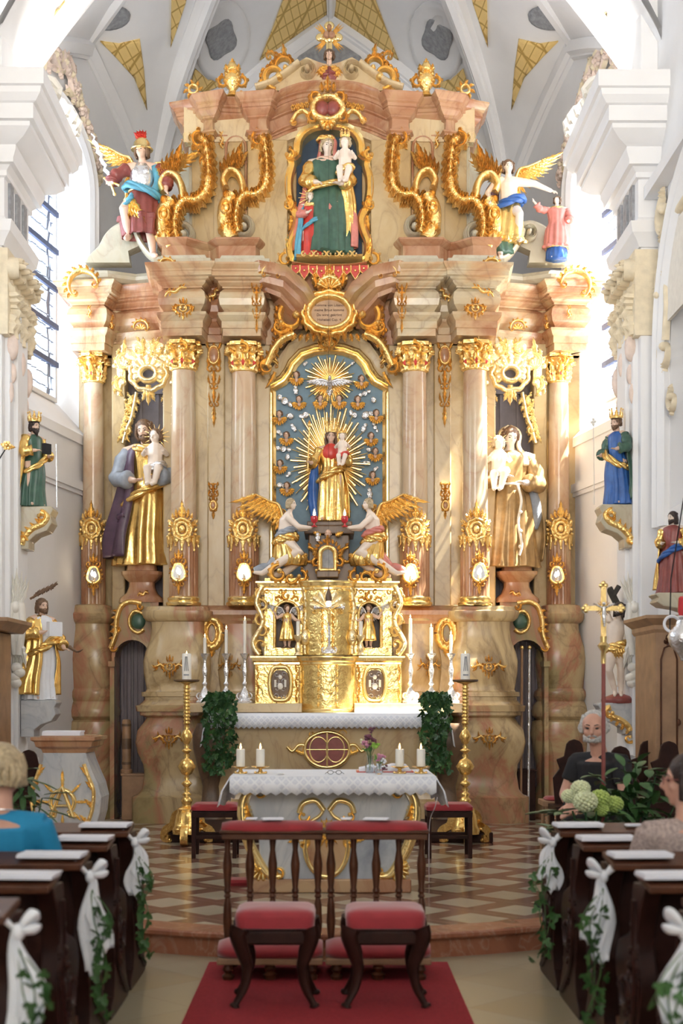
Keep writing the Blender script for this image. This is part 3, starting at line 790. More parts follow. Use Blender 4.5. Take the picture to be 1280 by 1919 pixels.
# --- small doorway arch beside each pedestal with the bracket carrying the niche saint
def doorarch():
    s = 160; mb = MB()
    c = (X(251, s), Z(1232, s)); ro = .36
    # arch ring
    outer = [(X(213, s), Z(1545, s)), (X(213, s), c[1])]+[(c[0]+(.235)*cos(a), c[1]+.235*sin(a)) for a in [PI-PI*i/14 for i in range(15)]]+[(X(292, s), c[1]), (X(292, s), Z(1545, s))]
    inner = [(X(218, s), Z(1545, s)), (X(218, s), c[1])]+[(c[0]+.20*cos(a), c[1]+.20*sin(a)) for a in [PI-PI*i/14 for i in range(15)]]+[(X(290, s), c[1]), (X(290, s), Z(1545, s))]
    n = len(outer); vs = []
    for y in (16.1, 16.5):
        vs += [(x, y, z) for x, z in outer]+[(x, y, z) for x, z in inner]
    fs = []
    for i in range(n-1):
        j = i+1; fs += [(i, j, n+j, n+i), (2*n+i, 3*n+i, 3*n+j, 2*n+j), (i, 2*n+i, 2*n+j, j), (n+i, n+j, 3*n+j, 3*n+i)]
    mb.add(vs, fs)
    # spandrel that swings up to the bracket
    ar = [(c[0]+.20*cos(a), c[1]+.20*sin(a)) for a in [PI-PI*i/14 for i in range(15)]]
    top = [(X(296, s), c[1]), (X(300, s), Z(1128, s)), (X(262, s), Z(1122, s)), (X(240, s), Z(1130, s)), (X(225, s), Z(1150, s)), (X(217, s), Z(1180, s)), (X(212, s), Z(1232, s))]
    poly = ar+top; mb.prism(poly, 16.12, 16.42)
    mb.box(X(209, s), X(221, s), 16.0, 16.3, Z(1250, s), Z(1240, s)); mb.box(X(211, s), X(219, s), 16.05, 16.3, .15, Z(1250, s))
    return mb
both(doorarch, 'doorway_arch', 'pier_marble', ang=30)
def statue_base():
    s = 160; cx = X(266, s)
    pr = [(.27, Z(1130, s)), (.25, Z(1122, s)), (.18, Z(1112, s)), (.15, Z(1100, s)), (.15, Z(1092, s)), (.19, Z(1086, s)), (.235, Z(1078, s)), (.24, Z(1072, s)), (.18, Z(1070, s)), (.17, Z(1060, s))]
    mb = MB(); mb.lathe(pr, cx, 16.3, 28, 5, 1, .8); return mb
both(statue_base, 'statue_plinth', 'rose_marble', ang=30)
def curtain():
    mb = MB(); n = 60; x0, x1 = -2.56, -2.02; fr = [(x0+(x1-x0)*i/n, 16.63+.02*sin(i*.9)+.01*sin(i*2.3)) for i in range(n+1)]
    mb.plate(fr+[(x1, 16.66), (x0, 16.66)], .15, 2.32); return mb
both(curtain, 'passage_panel', 'curtain', smooth=False)
# --- columns
def column(px, s, w, y_cap, y_base, y_flute):
    cx, cy = X(px, s), FPX/s; z0, z1 = Z(y_base, s), Z(y_cap, s); zf = Z(y_flute, s); r = w/s/2
    mb = MB(); pr = []
    for i in range(13):
        t = i/12; z = zf-.02+(z1-zf+.02)*t; pr.append((r*(1.08-.12*t**1.5), z))
    mb.lathe(pr, cx, cy, 32); col = mb.build('column', 'column_marble', RT)
    mb = MB(); rr = r*1.22; n = 96; rings = []
    for z in (z0+.09, z0+.13, zf-.03, zf):
        q = 1 if z0+.1 < z < zf-.01 else .2
        rings.append([(cx+rr*(1-.055*q*abs(sin(i*PI/4)))*cos(2*PI*i/n), cy+rr*(1-.055*q*abs(sin(i*PI/4)))*sin(2*PI*i/n), z) for i in range(n)])
    mb.loft(rings); mb.build('fluted_drum', 'rose_marble', col)
    mb = MB(); mb.lathe([(rr*1.12, z0), (rr*1.2, z0+.02), (rr*1.2, z0+.04), (rr*1.04, z0+.055), (rr*1.1, z0+.075), (rr*1.1, z0+.09), (rr*1.0, z0+.105)], cx, cy, 32)
    mb.build('base_ring', 'smooth_gold', col)
    # composite capital with rocaille volutes
    mb = MB(); H = 55/s
    mb.lathe([(r*.96, z1), (r*1.04, z1+.01), (r*1.04, z1+.025), (r*.92, z1+.03), (r*.9, z1+H*.5), (r*1.1, z1+H*.82), (r*1.2, z1+H*.86)], cx, cy, 28)
    for k in range(8):
        a = 2*PI*k/8; 
        g = MB(); g.leaf(0, 0, PI/2, H*.62, r*.42, 0, .05, 0); g.scroll(.0, H*.62, r*.3, 0, 4.6, r*.11, .05, 0)
        g.move(0, -r*.9, 0); g.v = [(x, y-.10*(max(0, z)/H)**2, z) for x, y, z in g.v]
        g.xf(Matrix.Translation((cx, cy, z1+.02)) @ Matrix.Rotation(a, 4, 'Z')); mb.add(g.v, g.f)
    for k in range(4):
        a = PI/4+PI/2*k; g = MB()
        g.scroll(0, 0, r*.55, PI/2+.6, 5.6, r*.2, .06, 0, 3, .7); g.xf(Matrix.Rotation(a, 4, 'Z') @ Matrix.Translation((r*1.0, 0, 0)) @ Matrix.Rotation(0, 4, 'Z'))
        g.xf(Matrix.Translation((cx, cy, z1+H*.78))); mb.add(g.v, g.f)
        g = MB(); g.scroll(0, 0, r*.5, 2, -5.2, r*.18, .05, 0, 2, .7); g.move(0, -r*1.15, 0); g.xf(Matrix.Translation((cx, cy, z1+H*.72)) @ Matrix.Rotation(PI/2*k, 4, 'Z')); mb.add(g.v, g.f)
    ab = [(r*1.5*c_*(1-.18*(1 if k % 2 else 0)), r*1.5*d_*(1-.18*(1 if k % 2 else 0))) for k, (c_, d_) in enumerate([(cos(PI/4+PI/4*k), sin(PI/4+PI/4*k)) for k in range(8)])]
    mb.plate([(cx+x, cy+y) for x, y in ab], z1+H*.88, z1+H)
    mb.build('capital', 'gold', col, ang=60)
    mb = MB()
    for k in range(3): a = -PI/2+(k-1)*.9; mb.ball((cx+cos(a)*r*1.0, cy+sin(a)*r*1.0, z1+H*.3), (r*.26, r*.26, r*.34), 8, 6)
    mb.build('capital_jewel', 'red', col)
    # gilded crest over the fluted drum with a lambrequin hem
    mb = MB(); w_ = rr*1.02; zc = zf
    mb.oval(0, .10, .06, .075, .022, .03); mb.ball((0, -.01, .1), (.035, .025, .045)); mb.oval(0, .1, .10, .115, .02, .03, 0, 28, .06)
    for sg in (-1, 1):
        i0, f0 = len(mb.v), len(mb.f)
        mb.scroll(sg*.12, .05, .07, PI/2, sg*4.4, .022, .035, 0, 4, .8)
        mb.scroll(sg*.10, .20, .06, 0 if sg > 0 else PI, -sg*4.0, .02, .03, 0, 4, .9)
        for q in range(5): mb.leaf(sg*(.02+.03*q), .24-.01*q*q, PI/2-sg*(.15+.24*q), .12-.012*q, .018, sg*.5, .03)
    mb.leaf(0, .22, PI/2, .22, .03, 0, .035)
    for q in range(-3, 4):
        x = q*w_*.42; L = .07+.05*((q+3) % 2)
        mb.ribbon([(x, .03), (x, -.03), (x, -L)], [w_*.2, w_*.2, w_*.05], .025); mb.ball((x, -.012, -L-.01), (.014, .012, .018), 6, 4)
    mb.ribbon([(-w_*1.4, .03), (0, .015), (w_*1.4, .03)], .018, .03)
    mb.wrap(rr); mb.v = [(x, y-rr, z) for x, y, z in mb.v]; mb.move(cx, cy, zc-.02); mb.build('drum_crest', 'gold', col)
    return col
column(175, 158, 37, 720, 1150, 1006)
column(344, 165, 45, 697, 1136, 1008)
column(457, 165, 46, 700, 1136, 1008)
column(777, 165, 46, 700, 1136, 1008)
column(890, 165, 45, 697, 1136, 1008)
column(1047, 158, 37, 720, 1150, 1006)
# --- main entablature
LP = [(-3.0, 16.85), (-3.02, 16.28), (-2.66, 16.24), (-2.60, 16.50)]+[(-2.55+.62*t/6, 16.52-.10*sin(PI*t/6)*.6-.18*(t/6)**2) for t in range(7)]+[(-1.88, 15.60), (-1.46, 15.57), (-1.42, 15.88), (-1.24, 15.88), (-1.20, 15.60), (-.80, 15.60), (-.76, 15.95)]
archp = [(0, 5.62), (.015, 5.62), (.015, 5.70), (.03, 5.705), (.03, 5.78), (.05, 5.80), (.075, 5.84), (.075, 5.87), (.01, 5.89), (0, 5.90)]
friz = [(0, 5.90), (.05, 5.96), (.065, 6.03), (.05, 6.10), (0, 6.15)]
corn = [(0, 6.15), (.02, 6.152), (.02, 6.17), (.05, 6.185), (.07, 6.205), (.07, 6.22), (.11, 6.235), (.11, 6.25), (.15, 6.26), (.15, 6.305), (.16, 6.31), (.16, 6.33), (.18, 6.35), (.20, 6.375), (.20, 6.395), (0, 6.45)]
def ent(): 
    mb = MB(); inner = [(-.25, 6.45), (-.25, 5.62)]
    sweep(mb, LP, archp+friz[1:]+corn[1:]+inner); return mb
both(ent, 'entablature', 'entab_marble', ang=24)
# soffit blocks behind the entablature
def entfill():
    mb = MB(); mb.box(-3.0, -2.5, 16.5, 16.9, 5.62, 6.42); mb.box(-2.5, -1.8, 16.5, 16.9, 5.72, 6.42); mb.box(-1.86, -.76, 15.95, 16.7, 5.62, 6.44); return mb
both(entfill, 'entablature_core', 'wall_marble')
# broken pediment scrolls that swing inward beside the cartouche
def brk():
    mb = MB(); pr = [(0, 0), (.04, 0), (.05, .05), (.13, .09), (.14, .16), (.20, .19), (.22, .27), (.24, .30), (-.2, .34), (-.2, 0)]
    path = [(-.80, 15.72, 6.10), (-.70, 15.62, 6.11), (-.58, 15.62, 6.05), (-.46, 15.72, 5.92), (-.36, 15.9, 5.78)]
    sweep(mb, path, pr); return mb
both(brk, 'broken_pediment', 'rose_marble', ang=24)
def brk2():
    mb = MB(); mb.prism([(-.84, 5.62), (-.84, 6.4), (-.6, 6.45), (-.02, 6.45), (-.02, 6.0), (-.35, 5.85), (-.55, 5.62)], 15.98, 16.3); return mb
both(brk2, 'pediment_field', 'rose_marble')
# cornice of the upper edge (attic base)
ab = [(0, 6.40), (.06, 6.42), (.10, 6.46), (.10, 6.50), (.04, 6.52), (.02, 6.56), (-.2, 6.6), (-.2, 6.4)]
def attb():
    mb = MB(); sweep(mb, [(-3.02, 16.5), (-2.98, 16.3), (-2.62, 16.27), (-2.3, 16.42), (-1.95, 16.3), (-1.9, 15.72), (-1.44, 15.70), (-1.40, 15.95), (-1.26, 15.95), (-1.22, 15.72), (-.78, 15.72), (-.74, 16.05)], ab); return mb
both(attb, 'attic_base', 'grey_marble', ang=24)
# plinth blocks of the attic
def att_pl():
    mb = MB(); cap = [(-.3, 6.5), (0, 6.5), (0, 6.72), (.03, 6.74), (.06, 6.78), (.06, 6.80), (-.3, 6.82)]
    sweep(mb, [(-1.96, 16.2), (-1.93, 15.86), (-1.66, 15.84), (-1.5, 16.0), (-1.40, 16.06), (-1.28, 15.86), (-.86, 15.86), (-.80, 16.1)], cap); mb.box(-1.96, -.8, 16.05, 16.6, 6.45, 6.81); return mb
both(att_pl, 'attic_plinth', 'rose_marble', ang=24)
# curved volute parapets at the outer ends carrying the angels
def volp():
    s = 160; pts = [(160, 492), (170, 478), (186, 462), (198, 440), (215, 424), (240, 415), (262, 424), (262, 460), (240, 470), (243, 492)]
    poly = [(X(x, s), Z(y, s)) for x, y in pts]; mb = MB(); mb.prism(poly, 16.25, 16.45)
    mb.tube([(X(x, s), 16.35, Z(y, s)+.015) for x, y in cr_px(pts[:7])], .035, 6, 1)
    return mb
def cr_px(pts): return [(p.x, p.y) for p in cr([(x, y, 0) for x, y in pts], 4)]
both(volp, 'volute_parapet', 'grey_marble', ang=40)
def volscr():
    s = 162; mb = MB()
    for (px, py, R, a0, t) in ((240, 434, .10, -.4, 7.5), (306, 462, .11, PI/2, -8), ):
        mb.scroll(X(px, s), Z(py, s), R, a0, t, .035, .16, 16.2, knob=True, shrink=.85)
    # long S stem from one volute to the other
    mb.ribbon([(X(x, s), Z(y, s)) for x, y in cr_px([(252, 428), (262, 450), (280, 474), (300, 482), (318, 476)])], .04, .16, 16.2)
    return mb
both(volscr, 'parapet_scroll', 'grey_marble', ang=50)
# --- attic storey
def att_wall():
    mb = MB(); mb.box(-1.62, -.40, 16.15, 16.6, 6.5, 8.2); mb.box(-1.36, -.93, 16.08, 16.2, 6.8, 8.02); mb.box(-.96, -.50, 16.02, 16.2, 6.5, 8.0); mb.box(-1.65, -1.48, 16.3, 16.62, 6.5, 8.2); return mb
both(att_wall, 'attic_wall', 'wall_marble', bev=.012)
def att_side():
    mb = MB(); mb.box(-1.66, -1.54, 16.2, 16.6, 6.6, 8.1); mb.box(-1.80, -1.60, 16.55, 16.7, 6.6, 8.0); return mb
both(att_side, 'attic_buttress', 'grey_marble', bev=.01)
# upright arched rose moulding panels on the attic wall
def att_pan():
    s = 161; c = X(443, s); mb = MB()
    pts = [(c-.115, Z(440, s)), (c-.115, Z(280, s))]+[(c+.115*cos(a), Z(280, s)+.115*sin(a)) for a in [PI-PI*i/10 for i in range(11)]]+[(c+.115, Z(440, s))]
    mb.ribbon(pts, .018, .035, 16.08); return mb
both(att_pan, 'wall_moulding', 'rose_marble')
mb = MB(); mb.box(-.5, .47, 16.32, 16.6, 6.4, 8.4); mb.build('attic_centre', 'wall_marble', RT)
# attic entablature sweeping up over the picture
UP = [(-1.70, 16.6), (-1.70, 16.2), (-1.50, 16.12), (-1.45, 15.98), (-1.36, 15.95), (-1.34, 16.08), (-.96, 16.12), (-.93, 15.95), (-.74, 15.92), (-.70, 16.0)]
for i in range(1, 9):
    t = i/9; UP.append((-.70+.52*t, 16.02+.05*t, .17*sin(PI/2*t)))
UP.append((XC, 16.08, .19))
upr = [(-.12, 7.98), (.0, 7.98), (.0, 8.01), (.02, 8.015), (.02, 8.035), (.045, 8.05), (.045, 8.065), (.01, 8.075), (.0, 8.12), (.0, 8.20), (.03, 8.215), (.03, 8.23), (.055, 8.25), (.085, 8.285), (.085, 8.305), (.10, 8.31), (.10, 8.345), (.125, 8.36), (.125, 8.375), (.16, 8.41), (.175, 8.435), (.175, 8.455), (-.12, 8.50)]
def upe(): mb = MB(); sweep(mb, UP, upr); return mb
both(upe, 'attic_entablature', 'rose_marble', ang=24)
def upc(): 
    mb = MB(); mb.prism([(-1.7, 7.98), (-1.7, 8.48), (-.7, 8.5), (-.4, 8.64), (XC, 8.7), (XC, 8.2), (-.5, 8.0)], 16.05, 16.6); return mb
both(upc, 'attic_core', 'cream_marble')
# gable top with curled ends
def gab():
    s = 160; mb = MB()
    pts = [(485, 182), (500, 168), (530, 152), (558, 128), (575, 118), (600, 128), (617, 132), (617, 176), (560, 178)]
    mb.prism([(X(x, s), Z(y, s)) for x, y in pts], 16.1, 16.45)
    mb.ribbon([(X(x, s), Z(y, s)) for x, y in cr_px([(480, 176), (510, 166), (545, 142), (560, 130)])], .045, .12, 16.12)
    mb.scroll(X(574, s), Z(146, s), .105, PI/2+.7, -8, .035, .14, 16.12, shrink=.85)
    return mb
both(gab, 'gable', 'cream_marble', ang=50)

# --- gilded frame and backing of the main central picture
SF = 161
def frame_pts(scale=1.0, top=0):
    L = [(506, 1078), (506, 738), (500, 728), (512, 722), (530, 712), (541, 697), (548, 682), (565, 664), (590, 655), (617, 652)]
    return L
Lf = frame_pts(); full = Lf+[(1234-x, y) for x, y in reversed(Lf[:-1])]
out = [(X(x, SF), Z(y, SF)) for x, y in full]
mb = MB(); mb.prism(out, 16.2, 16.26); mb.build('picture_backing', 'blue_back', RT)
def frame(mb, pts, y0, lv):
    """moulded frame swept round an outline in the XZ plane: lv = (offset outwards, depth)"""
    N = len(pts); rings = []
    for i in range(N):
        a = Vector(pts[max(i-1, 0)]); b = Vector(pts[i]); c = Vector(pts[min(i+1, N-1)])
        d0 = (b-a).normalized() if i else (c-b).normalized(); d1 = (c-b).normalized() if i < N-1 else d0
        n0 = Vector((-d0.y, d0.x)); n1 = Vector((-d1.y, d1.x)); n = (n0+n1)
        n = n.normalized() if n.length > 1e-6 else n0
        k = 1/max(.6, n.dot(n0)); rings.append([(b.x+n.x*o*k, y0-d, b.y+n.y*o*k) for o, d in lv])
    mb.loft(rings); return mb
PF = thing('gilded_picture_frame', 'moulded gold frame with shouldered arched top around the blue rayed panel', 'frame', (XC, 16.2, Z(1080, SF)))
mb = MB(); frame(mb, out, 16.2, [(-.07, 0), (-.07, .05), (-.04, .07), (-.02, .05), (0, .05), (.02, .09), (.045, .11), (.06, .10), (.07, 0)]); mb.build('frame_moulding', 'smooth_gold', PF, ang=30)
# outer marble band of the arch
mb = MB(); frame(mb, [(X(x, SF), Z(y, SF)) for x, y in [(488, 1100), (488, 735), (490, 715), (520, 700), (532, 680), (550, 655), (585, 636), (617, 632), (649, 636), (684, 655), (702, 680), (714, 700), (744, 715), (746, 735), (746, 1100)]], 16.2, [(-.1, 0), (-.1, .04), (0, .07), (.05, .1), (.08, .1), (.1, 0)]); mb.build('picture_surround', 'cream_marble', RT, ang=30)

# --- upper picture: dark backing and waisted gold frame
SU = 162
LU = [(617, 490), (560, 489), (545, 480), (543, 455), (552, 432), (556, 410), (546, 385), (541, 362), (541, 335), (547, 310), (545, 296), (556, 288), (558, 268), (568, 250), (588, 238), (617, 234)]
full = LU+[(1234-x, y) for x, y in reversed(LU[1:-1])]
uo = [(X(x, SU), Z(y, SU)) for x, y in full]
mb = MB(); mb.prism(uo, 16.25, 16.33); mb.build('upper_picture_backing', 'navy_back', RT)
UF = thing('gilded_niche_frame', 'waisted gold frame with curled ears around the dark blue upper niche', 'frame', (XC, 16.25, Z(490, SU)))
mb = MB(); sm = [(p.x, p.y) for p in cr([(x, z, 0) for x, z in uo+[uo[0]]], 3)]
frame(mb, sm, 16.25, [(-.055, 0), (-.055, .20), (-.03, .24), (-.01, .20), (.015, .22), (.04, .24), (.055, .18), (.055, 0)]); mb.build('frame_moulding', 'smooth_gold', UF, ang=30)
for sg in (-1, 1):
    xx = lambda px: X(617+sg*(617-px), SU)
    for q in ((541, 293, .07, 5.0, .03, .06, 3, .6), (539, 385, .07, 5.5, .03, .06, 3, .6), (536, 488, .08, -5.2, .03, .06, 4, .7)):
        mb = MB(); mb.scroll(xx(q[0]), Z(q[1], SU), q[2], PI/2, sg*q[3], q[4], q[5], 16.05, q[6], q[7])
        if q[1] == 385: mb.leaf(xx(545), Z(405, SU), -PI/2, .2, .025, sg*.4, .04, 16.05); mb.leaf(xx(538), Z(440, SU), -PI/2-.1, .25, .025, -sg*.4, .04, 16.05)
        mb.build('frame_ear', 'gold', UF)
# lambrequin sill with red tongues under the upper figures
mb = MB(); mb.ribbon([(X(555, 166), Z(474, 166)), (X(617, 166), Z(477, 166)), (X(680, 166), Z(474, 166))], .02, .3, 16.0)
pts = [(X(x, 166), Z(y, 166)) for x, y in ((547, 486), (580, 490), (617, 491), (654, 490), (688, 486))]; mb.ribbon(pts, .028, .30, 16.05)
for q in range(9): mb.scroll(X(570+q*12, 166), Z(474, 166), .035, PI/2, 5*(-1)**q, .014, .03, 15.72)
mb.build('lambrequin_rail', 'pale_gold', UF)
r_ = MB(); g_ = MB()
for q in range(9):
    px = 554+q*16; w = 8.5/166; L = (24 if q % 2 else 16)/166; x = X(px, 166); z = Z(492+2*sin(PI*q/8), 166)
    tong = [(x-w, z), (x+w, z), (x+w, z-L*.55), (x+w*.5, z-L*.85), (x, z-L*1.1), (x-w*.5, z-L*.85), (x-w, z-L*.55)]
    r_.prism(tong, 15.76, 15.80); g_.ribbon([tong[1], tong[2], tong[3], tong[4], tong[5], tong[6], tong[0]], .008, .02, 15.76)
    g_.ball((x, 15.75, z-L*.4), .014, 6, 5); g_.ball((x, 15.76, z-L*1.1-.03), (.014, .014, .026), 6, 5)
r_.build('lambrequin_tongue', 'red', UF, False); g_.build('lambrequin_fringe', 'gold', UF)
# ================================================================= GILDED ORNAMENT OF THE RETABLE
def heart(mb, w, h, dep=.04, seed=0):
    """small symmetric crest: two facing C-scrolls round an opening, flames above, drop below"""
    for sg in (-1, 1):
        mb.scroll(sg*w*.16, 0, w*.24, -PI/2, sg*4.6, w*.07, dep, 0, 5, .55)
        mb.scroll(sg*w*.36, -h*.02, w*.13, PI/2, -sg*4.4, w*.045, dep, 0, 3, .9)
        mb.leaf(sg*w*.1, h*.2, PI/2-sg*.5, h*.26, w*.05, sg*.7, dep)
        mb.leaf(sg*w*.14, -h*.2, -PI/2+sg*.4, h*.22, w*.045, -sg*.7, dep)
    mb.leaf(0, h*.2, PI/2, h*.32, w*.07, 0, dep); mb.leaf(0, -h*.18, -PI/2, h*.34, w*.07, 0, dep)
    mb.oval(0, 0, w*.16, h*.14, w*.04, dep*.8); return mb
def wide(mb, w, h, dep=.04):
    """wide pedestal crest: heart with arms trailing out sideways"""
    heart(mb, w*.5, h, dep)
    for sg in (-1, 1):
        mb.ribbon([(sg*w*.15, 0), (sg*w*.26, h*.1), (sg*w*.36, h*.02), (sg*w*.46, -h*.02), (sg*w*.5, h*.06)], [w*.03, w*.045, w*.035, w*.03, w*.012], dep)
        mb.leaf(sg*w*.28, h*.05, PI/2-sg*.6, h*.28, w*.03, sg*.8, dep); mb.leaf(sg*w*.34, -.02*h, -PI/2+sg*.5, h*.25, w*.03, sg*.8, dep)
        mb.scroll(sg*w*.43, h*.02, w*.06, 0 if sg < 0 else PI, sg*4, w*.02, dep)
    return mb
def flame(mb, w, h, dep=.035, flip=1):
    """asymmetric rocaille: S-stem with tongues on one side"""
    pts = [(p.x, p.y) for p in cr([(flip*w*.25, -h*.5, 0), (-flip*w*.1, -h*.28, 0), (flip*w*.2, 0, 0), (-flip*w*.05, h*.25, 0), (flip*w*.2, h*.5, 0)], 5)]
    n = len(pts); mb.ribbon(pts, [w*.16*(.4+.6*sin(PI*i/(n-1))) for i in range(n)], dep)
    for i in range(2, n-2, 3): mb.leaf(pts[i][0]-flip*w*.05, pts[i][1], PI/2+flip*1.0, h*.2, w*.1, -flip*.9, dep)
    mb.scroll(flip*w*.05, -h*.32, w*.28, 0, flip*4.6, w*.1, dep); return mb
def drop(mb, w, h, dep=.04, n=4):
    """long hanging pendant of stacked scrolls ending in a husk"""
    for k in range(n):
        z = h*.5-h*(k+.5)/(n+.8); ww = w*(1-.5*k/n)
        for sg in (-1, 1):
            mb.scroll(sg*ww*.22, z, ww*.26, PI/2, (-sg if k % 2 else sg)*4.8, ww*.09, dep)
            mb.leaf(sg*ww*.3, z+h*.03, PI/2-sg*.5, h/n*.5, ww*.1, sg*.8, dep)
        mb.leaf(0, z-h*.02, -PI/2, h/n*.8, ww*.15, 0, dep)
    mb.leaf(0, -h*.28, -PI/2, h*.22, w*.13, 0, dep)
    mb.leaf(0, h*.38, PI/2, h*.14, w*.12, 0, dep); return mb
def crestarc(mb, R, dep=.05, a0=-.3, a1=PI+.1, fl=9, w=None):
    """half-round C ridge bristling with flames"""
    w = w or R*.2; n = 18
    mb.ribbon([(R*cos(a0+(a1-a0)*i/n), R*sin(a0+(a1-a0)*i/n)) for i in range(n+1)], [w*(.3+.7*sin(PI*(i+.6)/(n+1.2))) for i in range(n+1)], dep)
    for i in range(fl):
        a = a0+(a1-a0)*(i+.5)/fl; mb.leaf(R*1.08*cos(a), R*1.08*sin(a), a+.35, R*.5*(.6+.4*sin(PI*i/fl)), R*.11, .7, dep*.8)
    for sg, a in ((1, a0), (-1, a1)): mb.scroll(R*.75*cos(a), R*.75*sin(a), R*.25, a, -sg*4.5, R*.08, dep)
    return mb
def orn(fn, px, py, s, y, mat='gold', name='gilded_ornament', pair=True, parent=None, off=0, only=None, rot=0):
    """place an ornament (and its mirror twin) on the retable; y = depth of the surface behind it"""
    res = []
    for sg in ((0, 1) if pair else (0,)):
        mb = MB(); fn(mb)
        if rot: mb.xf(Matrix.Rotation(rot, 4, 'Y'))
        if sg: mb.v = [(-a, b, c) for a, b, c in mb.v]
        x = X(px, s) if not sg else 2*XC-X(px, s)
        res.append(mb.build(name, mat, parent or RT, loc=(x, y, Z(py, s)), ang=60))
    return res
S1 = 165
orn(lambda m: heart(m, .24, .26), 343, 577, 168, 15.50)
orn(lambda m: (crestarc(m, .085, .04, fl=7), m.shell(0, -.02, .06, 5)), 263, 612, 160, 16.30)
orn(lambda m: flame(m, .10, .17, flip=-1), 207, 600, 160, 16.34)
orn(lambda m: flame(m, .08, .15), 173, 593, 159, 16.16)
orn(lambda m: flame(m, .12, .17), 402, 560, 163, 15.78, rot=.7)
orn(lambda m: flame(m, .10, .26), 330, 549, 168, 15.38, rot=1.2)
orn(lambda m: (crestarc(m, .09, .05, fl=6), m.scroll(0, 0, .05, 0, 5, .02, .04)), 314, 503, 166, 15.62)
orn(lambda m: crestarc(m, .17, .07, .1, PI+.7, 11), 162, 545, 160, 16.05)
orn(lambda m: drop(m, .13, .55, .05, 3), 482, 585, 166, 15.55)
orn(lambda m: (crestarc(m, .10, .05, -.2, PI, 7)), 508, 516, 168, 15.45)
def redded(px, py, s, y, w, h, rx, rz, cz):
    for sg in (0, 1):
        x = X(px, s) if not sg else 2*XC-X(px, s)
        mb = MB(); drop(mb, w, h, .045, 4); mb.oval(0, cz, rx, rz, .018, .05); o = mb.build('pilaster_pendant', 'gold', RT, loc=(x, y, Z(py, s)), ang=60)
        mb = MB(); mb.ball((0, -.02, cz), (rx, .03, rz)); mb.build('red_medallion', 'rose_marble', o, loc=(x, y, Z(py, s)))
redded(401, 722, 163, 15.94, .19, .98, .06, .10, .34)
redded(400, 940, 163, 15.94, .14, .42, .035, .05, -.05)
orn(lambda m: wide(m, .40, .28), 322, 1250, 165, 15.56)
orn(lambda m: wide(m, .38, .26), 322, 1382, 165, 15.48)
orn(lambda m: wide(m, .26, .3), 432, 1248, 163, 15.80)
orn(lambda m: (m.oval(0, .03, .10, .16, .045, .07, 0, 40, .06, 12), m.oval(0, .03, .055, .11, .018, .04), heart(m, .16, .16) if False else m.leaf(0, -.13, -PI/2, .12, .04, 0, .05)), 398, 1192, 163, 15.88, name='oval_wreath')
# doorway bracket: long C-scroll round a dark green marble eye
def brkt(m):
    m.ribbon([(p.x, p.y) for p in cr([(.14, .24, 0), (.0, .26, 0), (-.10, .20, 0), (-.15, .05, 0), (-.16, -.12, 0), (-.22, -.28, 0)], 5)], .03, .05)
    m.ribbon([(p.x, p.y) for p in cr([(.16, .12, 0), (.06, .15, 0), (.0, .06, 0), (.02, -.05, 0), (.10, -.10, 0), (.17, -.06, 0)], 5)], .022, .045)
    for k in range(5): m.leaf(-.13-.01*k, .15-.08*k, PI*.9, .08, .02, .8, .04)
    m.scroll(.14, .20, .05, PI/2, 4.5, .02, .05, 0, 3); m.scroll(-.19, -.27, .05, 0, -4.5, .02, .05); m.scroll(-.14, -.05, .05, PI, 4.6, .02, .05)
orn(brkt, 244, 1170, 161, 16.1)
orn(lambda m: m.ball((0, 0, 0), (.085, .03, .09)), 260, 1165, 161, 16.1, 'green', 'marble_eye')
orn(lambda m: flame(m, .1, .14), 268, 1112, 161, 16.14, rot=1.3)
# gilded canopy over each saint
def canopy(m):
    canopy0(m); m.v = [(x*1.12, y, z*1.18) for x, y, z in m.v]
def canopy0(m):
    for i in range(7): a = .3+(PI-.6)*i/6; m.ribbon([(cos(a)*L*1.0, sin(a)*L*.9) for L in (.1, .2, .28, .33)], [.03, .05, .06, .04], .035)
    for sg in (-1, 1): m.shell(sg*.27, .02, .10, 6, PI/2-1.5, PI/2+1.5, .05); m.ribbon([(sg*.22, .22), (sg*.29, .1), (sg*.28, -.08), (sg*.31, -.24)], [.02, .05, .045, .015], .04)
    for i in range(9):
        a = PI*1.12-(PI*1.24)*i/8; L = .20 if 1 < i < 7 else .17
        m.ribbon([(cos(a)*L*t, sin(a)*L*t*.9-.02) for t in (.35, .6, .85, 1.0)], [.03, .045, .055, .035], .07)
    m.oval(0, -.03, .085, .07, .028, .10); m.oval(0, -.03, .19, .16, .025, .06, 0, 36, .05, 9)
    for sg in (-1, 1):
        m.scroll(sg*.24, .08, .09, PI/2, -sg*4.8, .035, .06, 0, 5, .7); m.scroll(sg*.27, -.12, .08, -PI/2, sg*4.8, .03, .06, 0, 4, .7)
        m.scroll(sg*.11, .21, .07, PI/2, sg*4.6, .026, .06, 0, 4, .9); m.leaf(sg*.05, .18, PI/2-sg*.2, .16, .03, sg*.4, .05)
        m.leaf(sg*.26, .14, PI/2, .2, .03, sg*.3, .05); m.leaf(sg*.02, -.17, -PI/2+sg*.2, .14, .03, sg*.4, .05)
    m.leaf(0, -.14, -PI/2, .2, .04, 0, .06)
orn(canopy, 275, 690, 163, 16.10, 'pale_gold', 'niche_canopy')
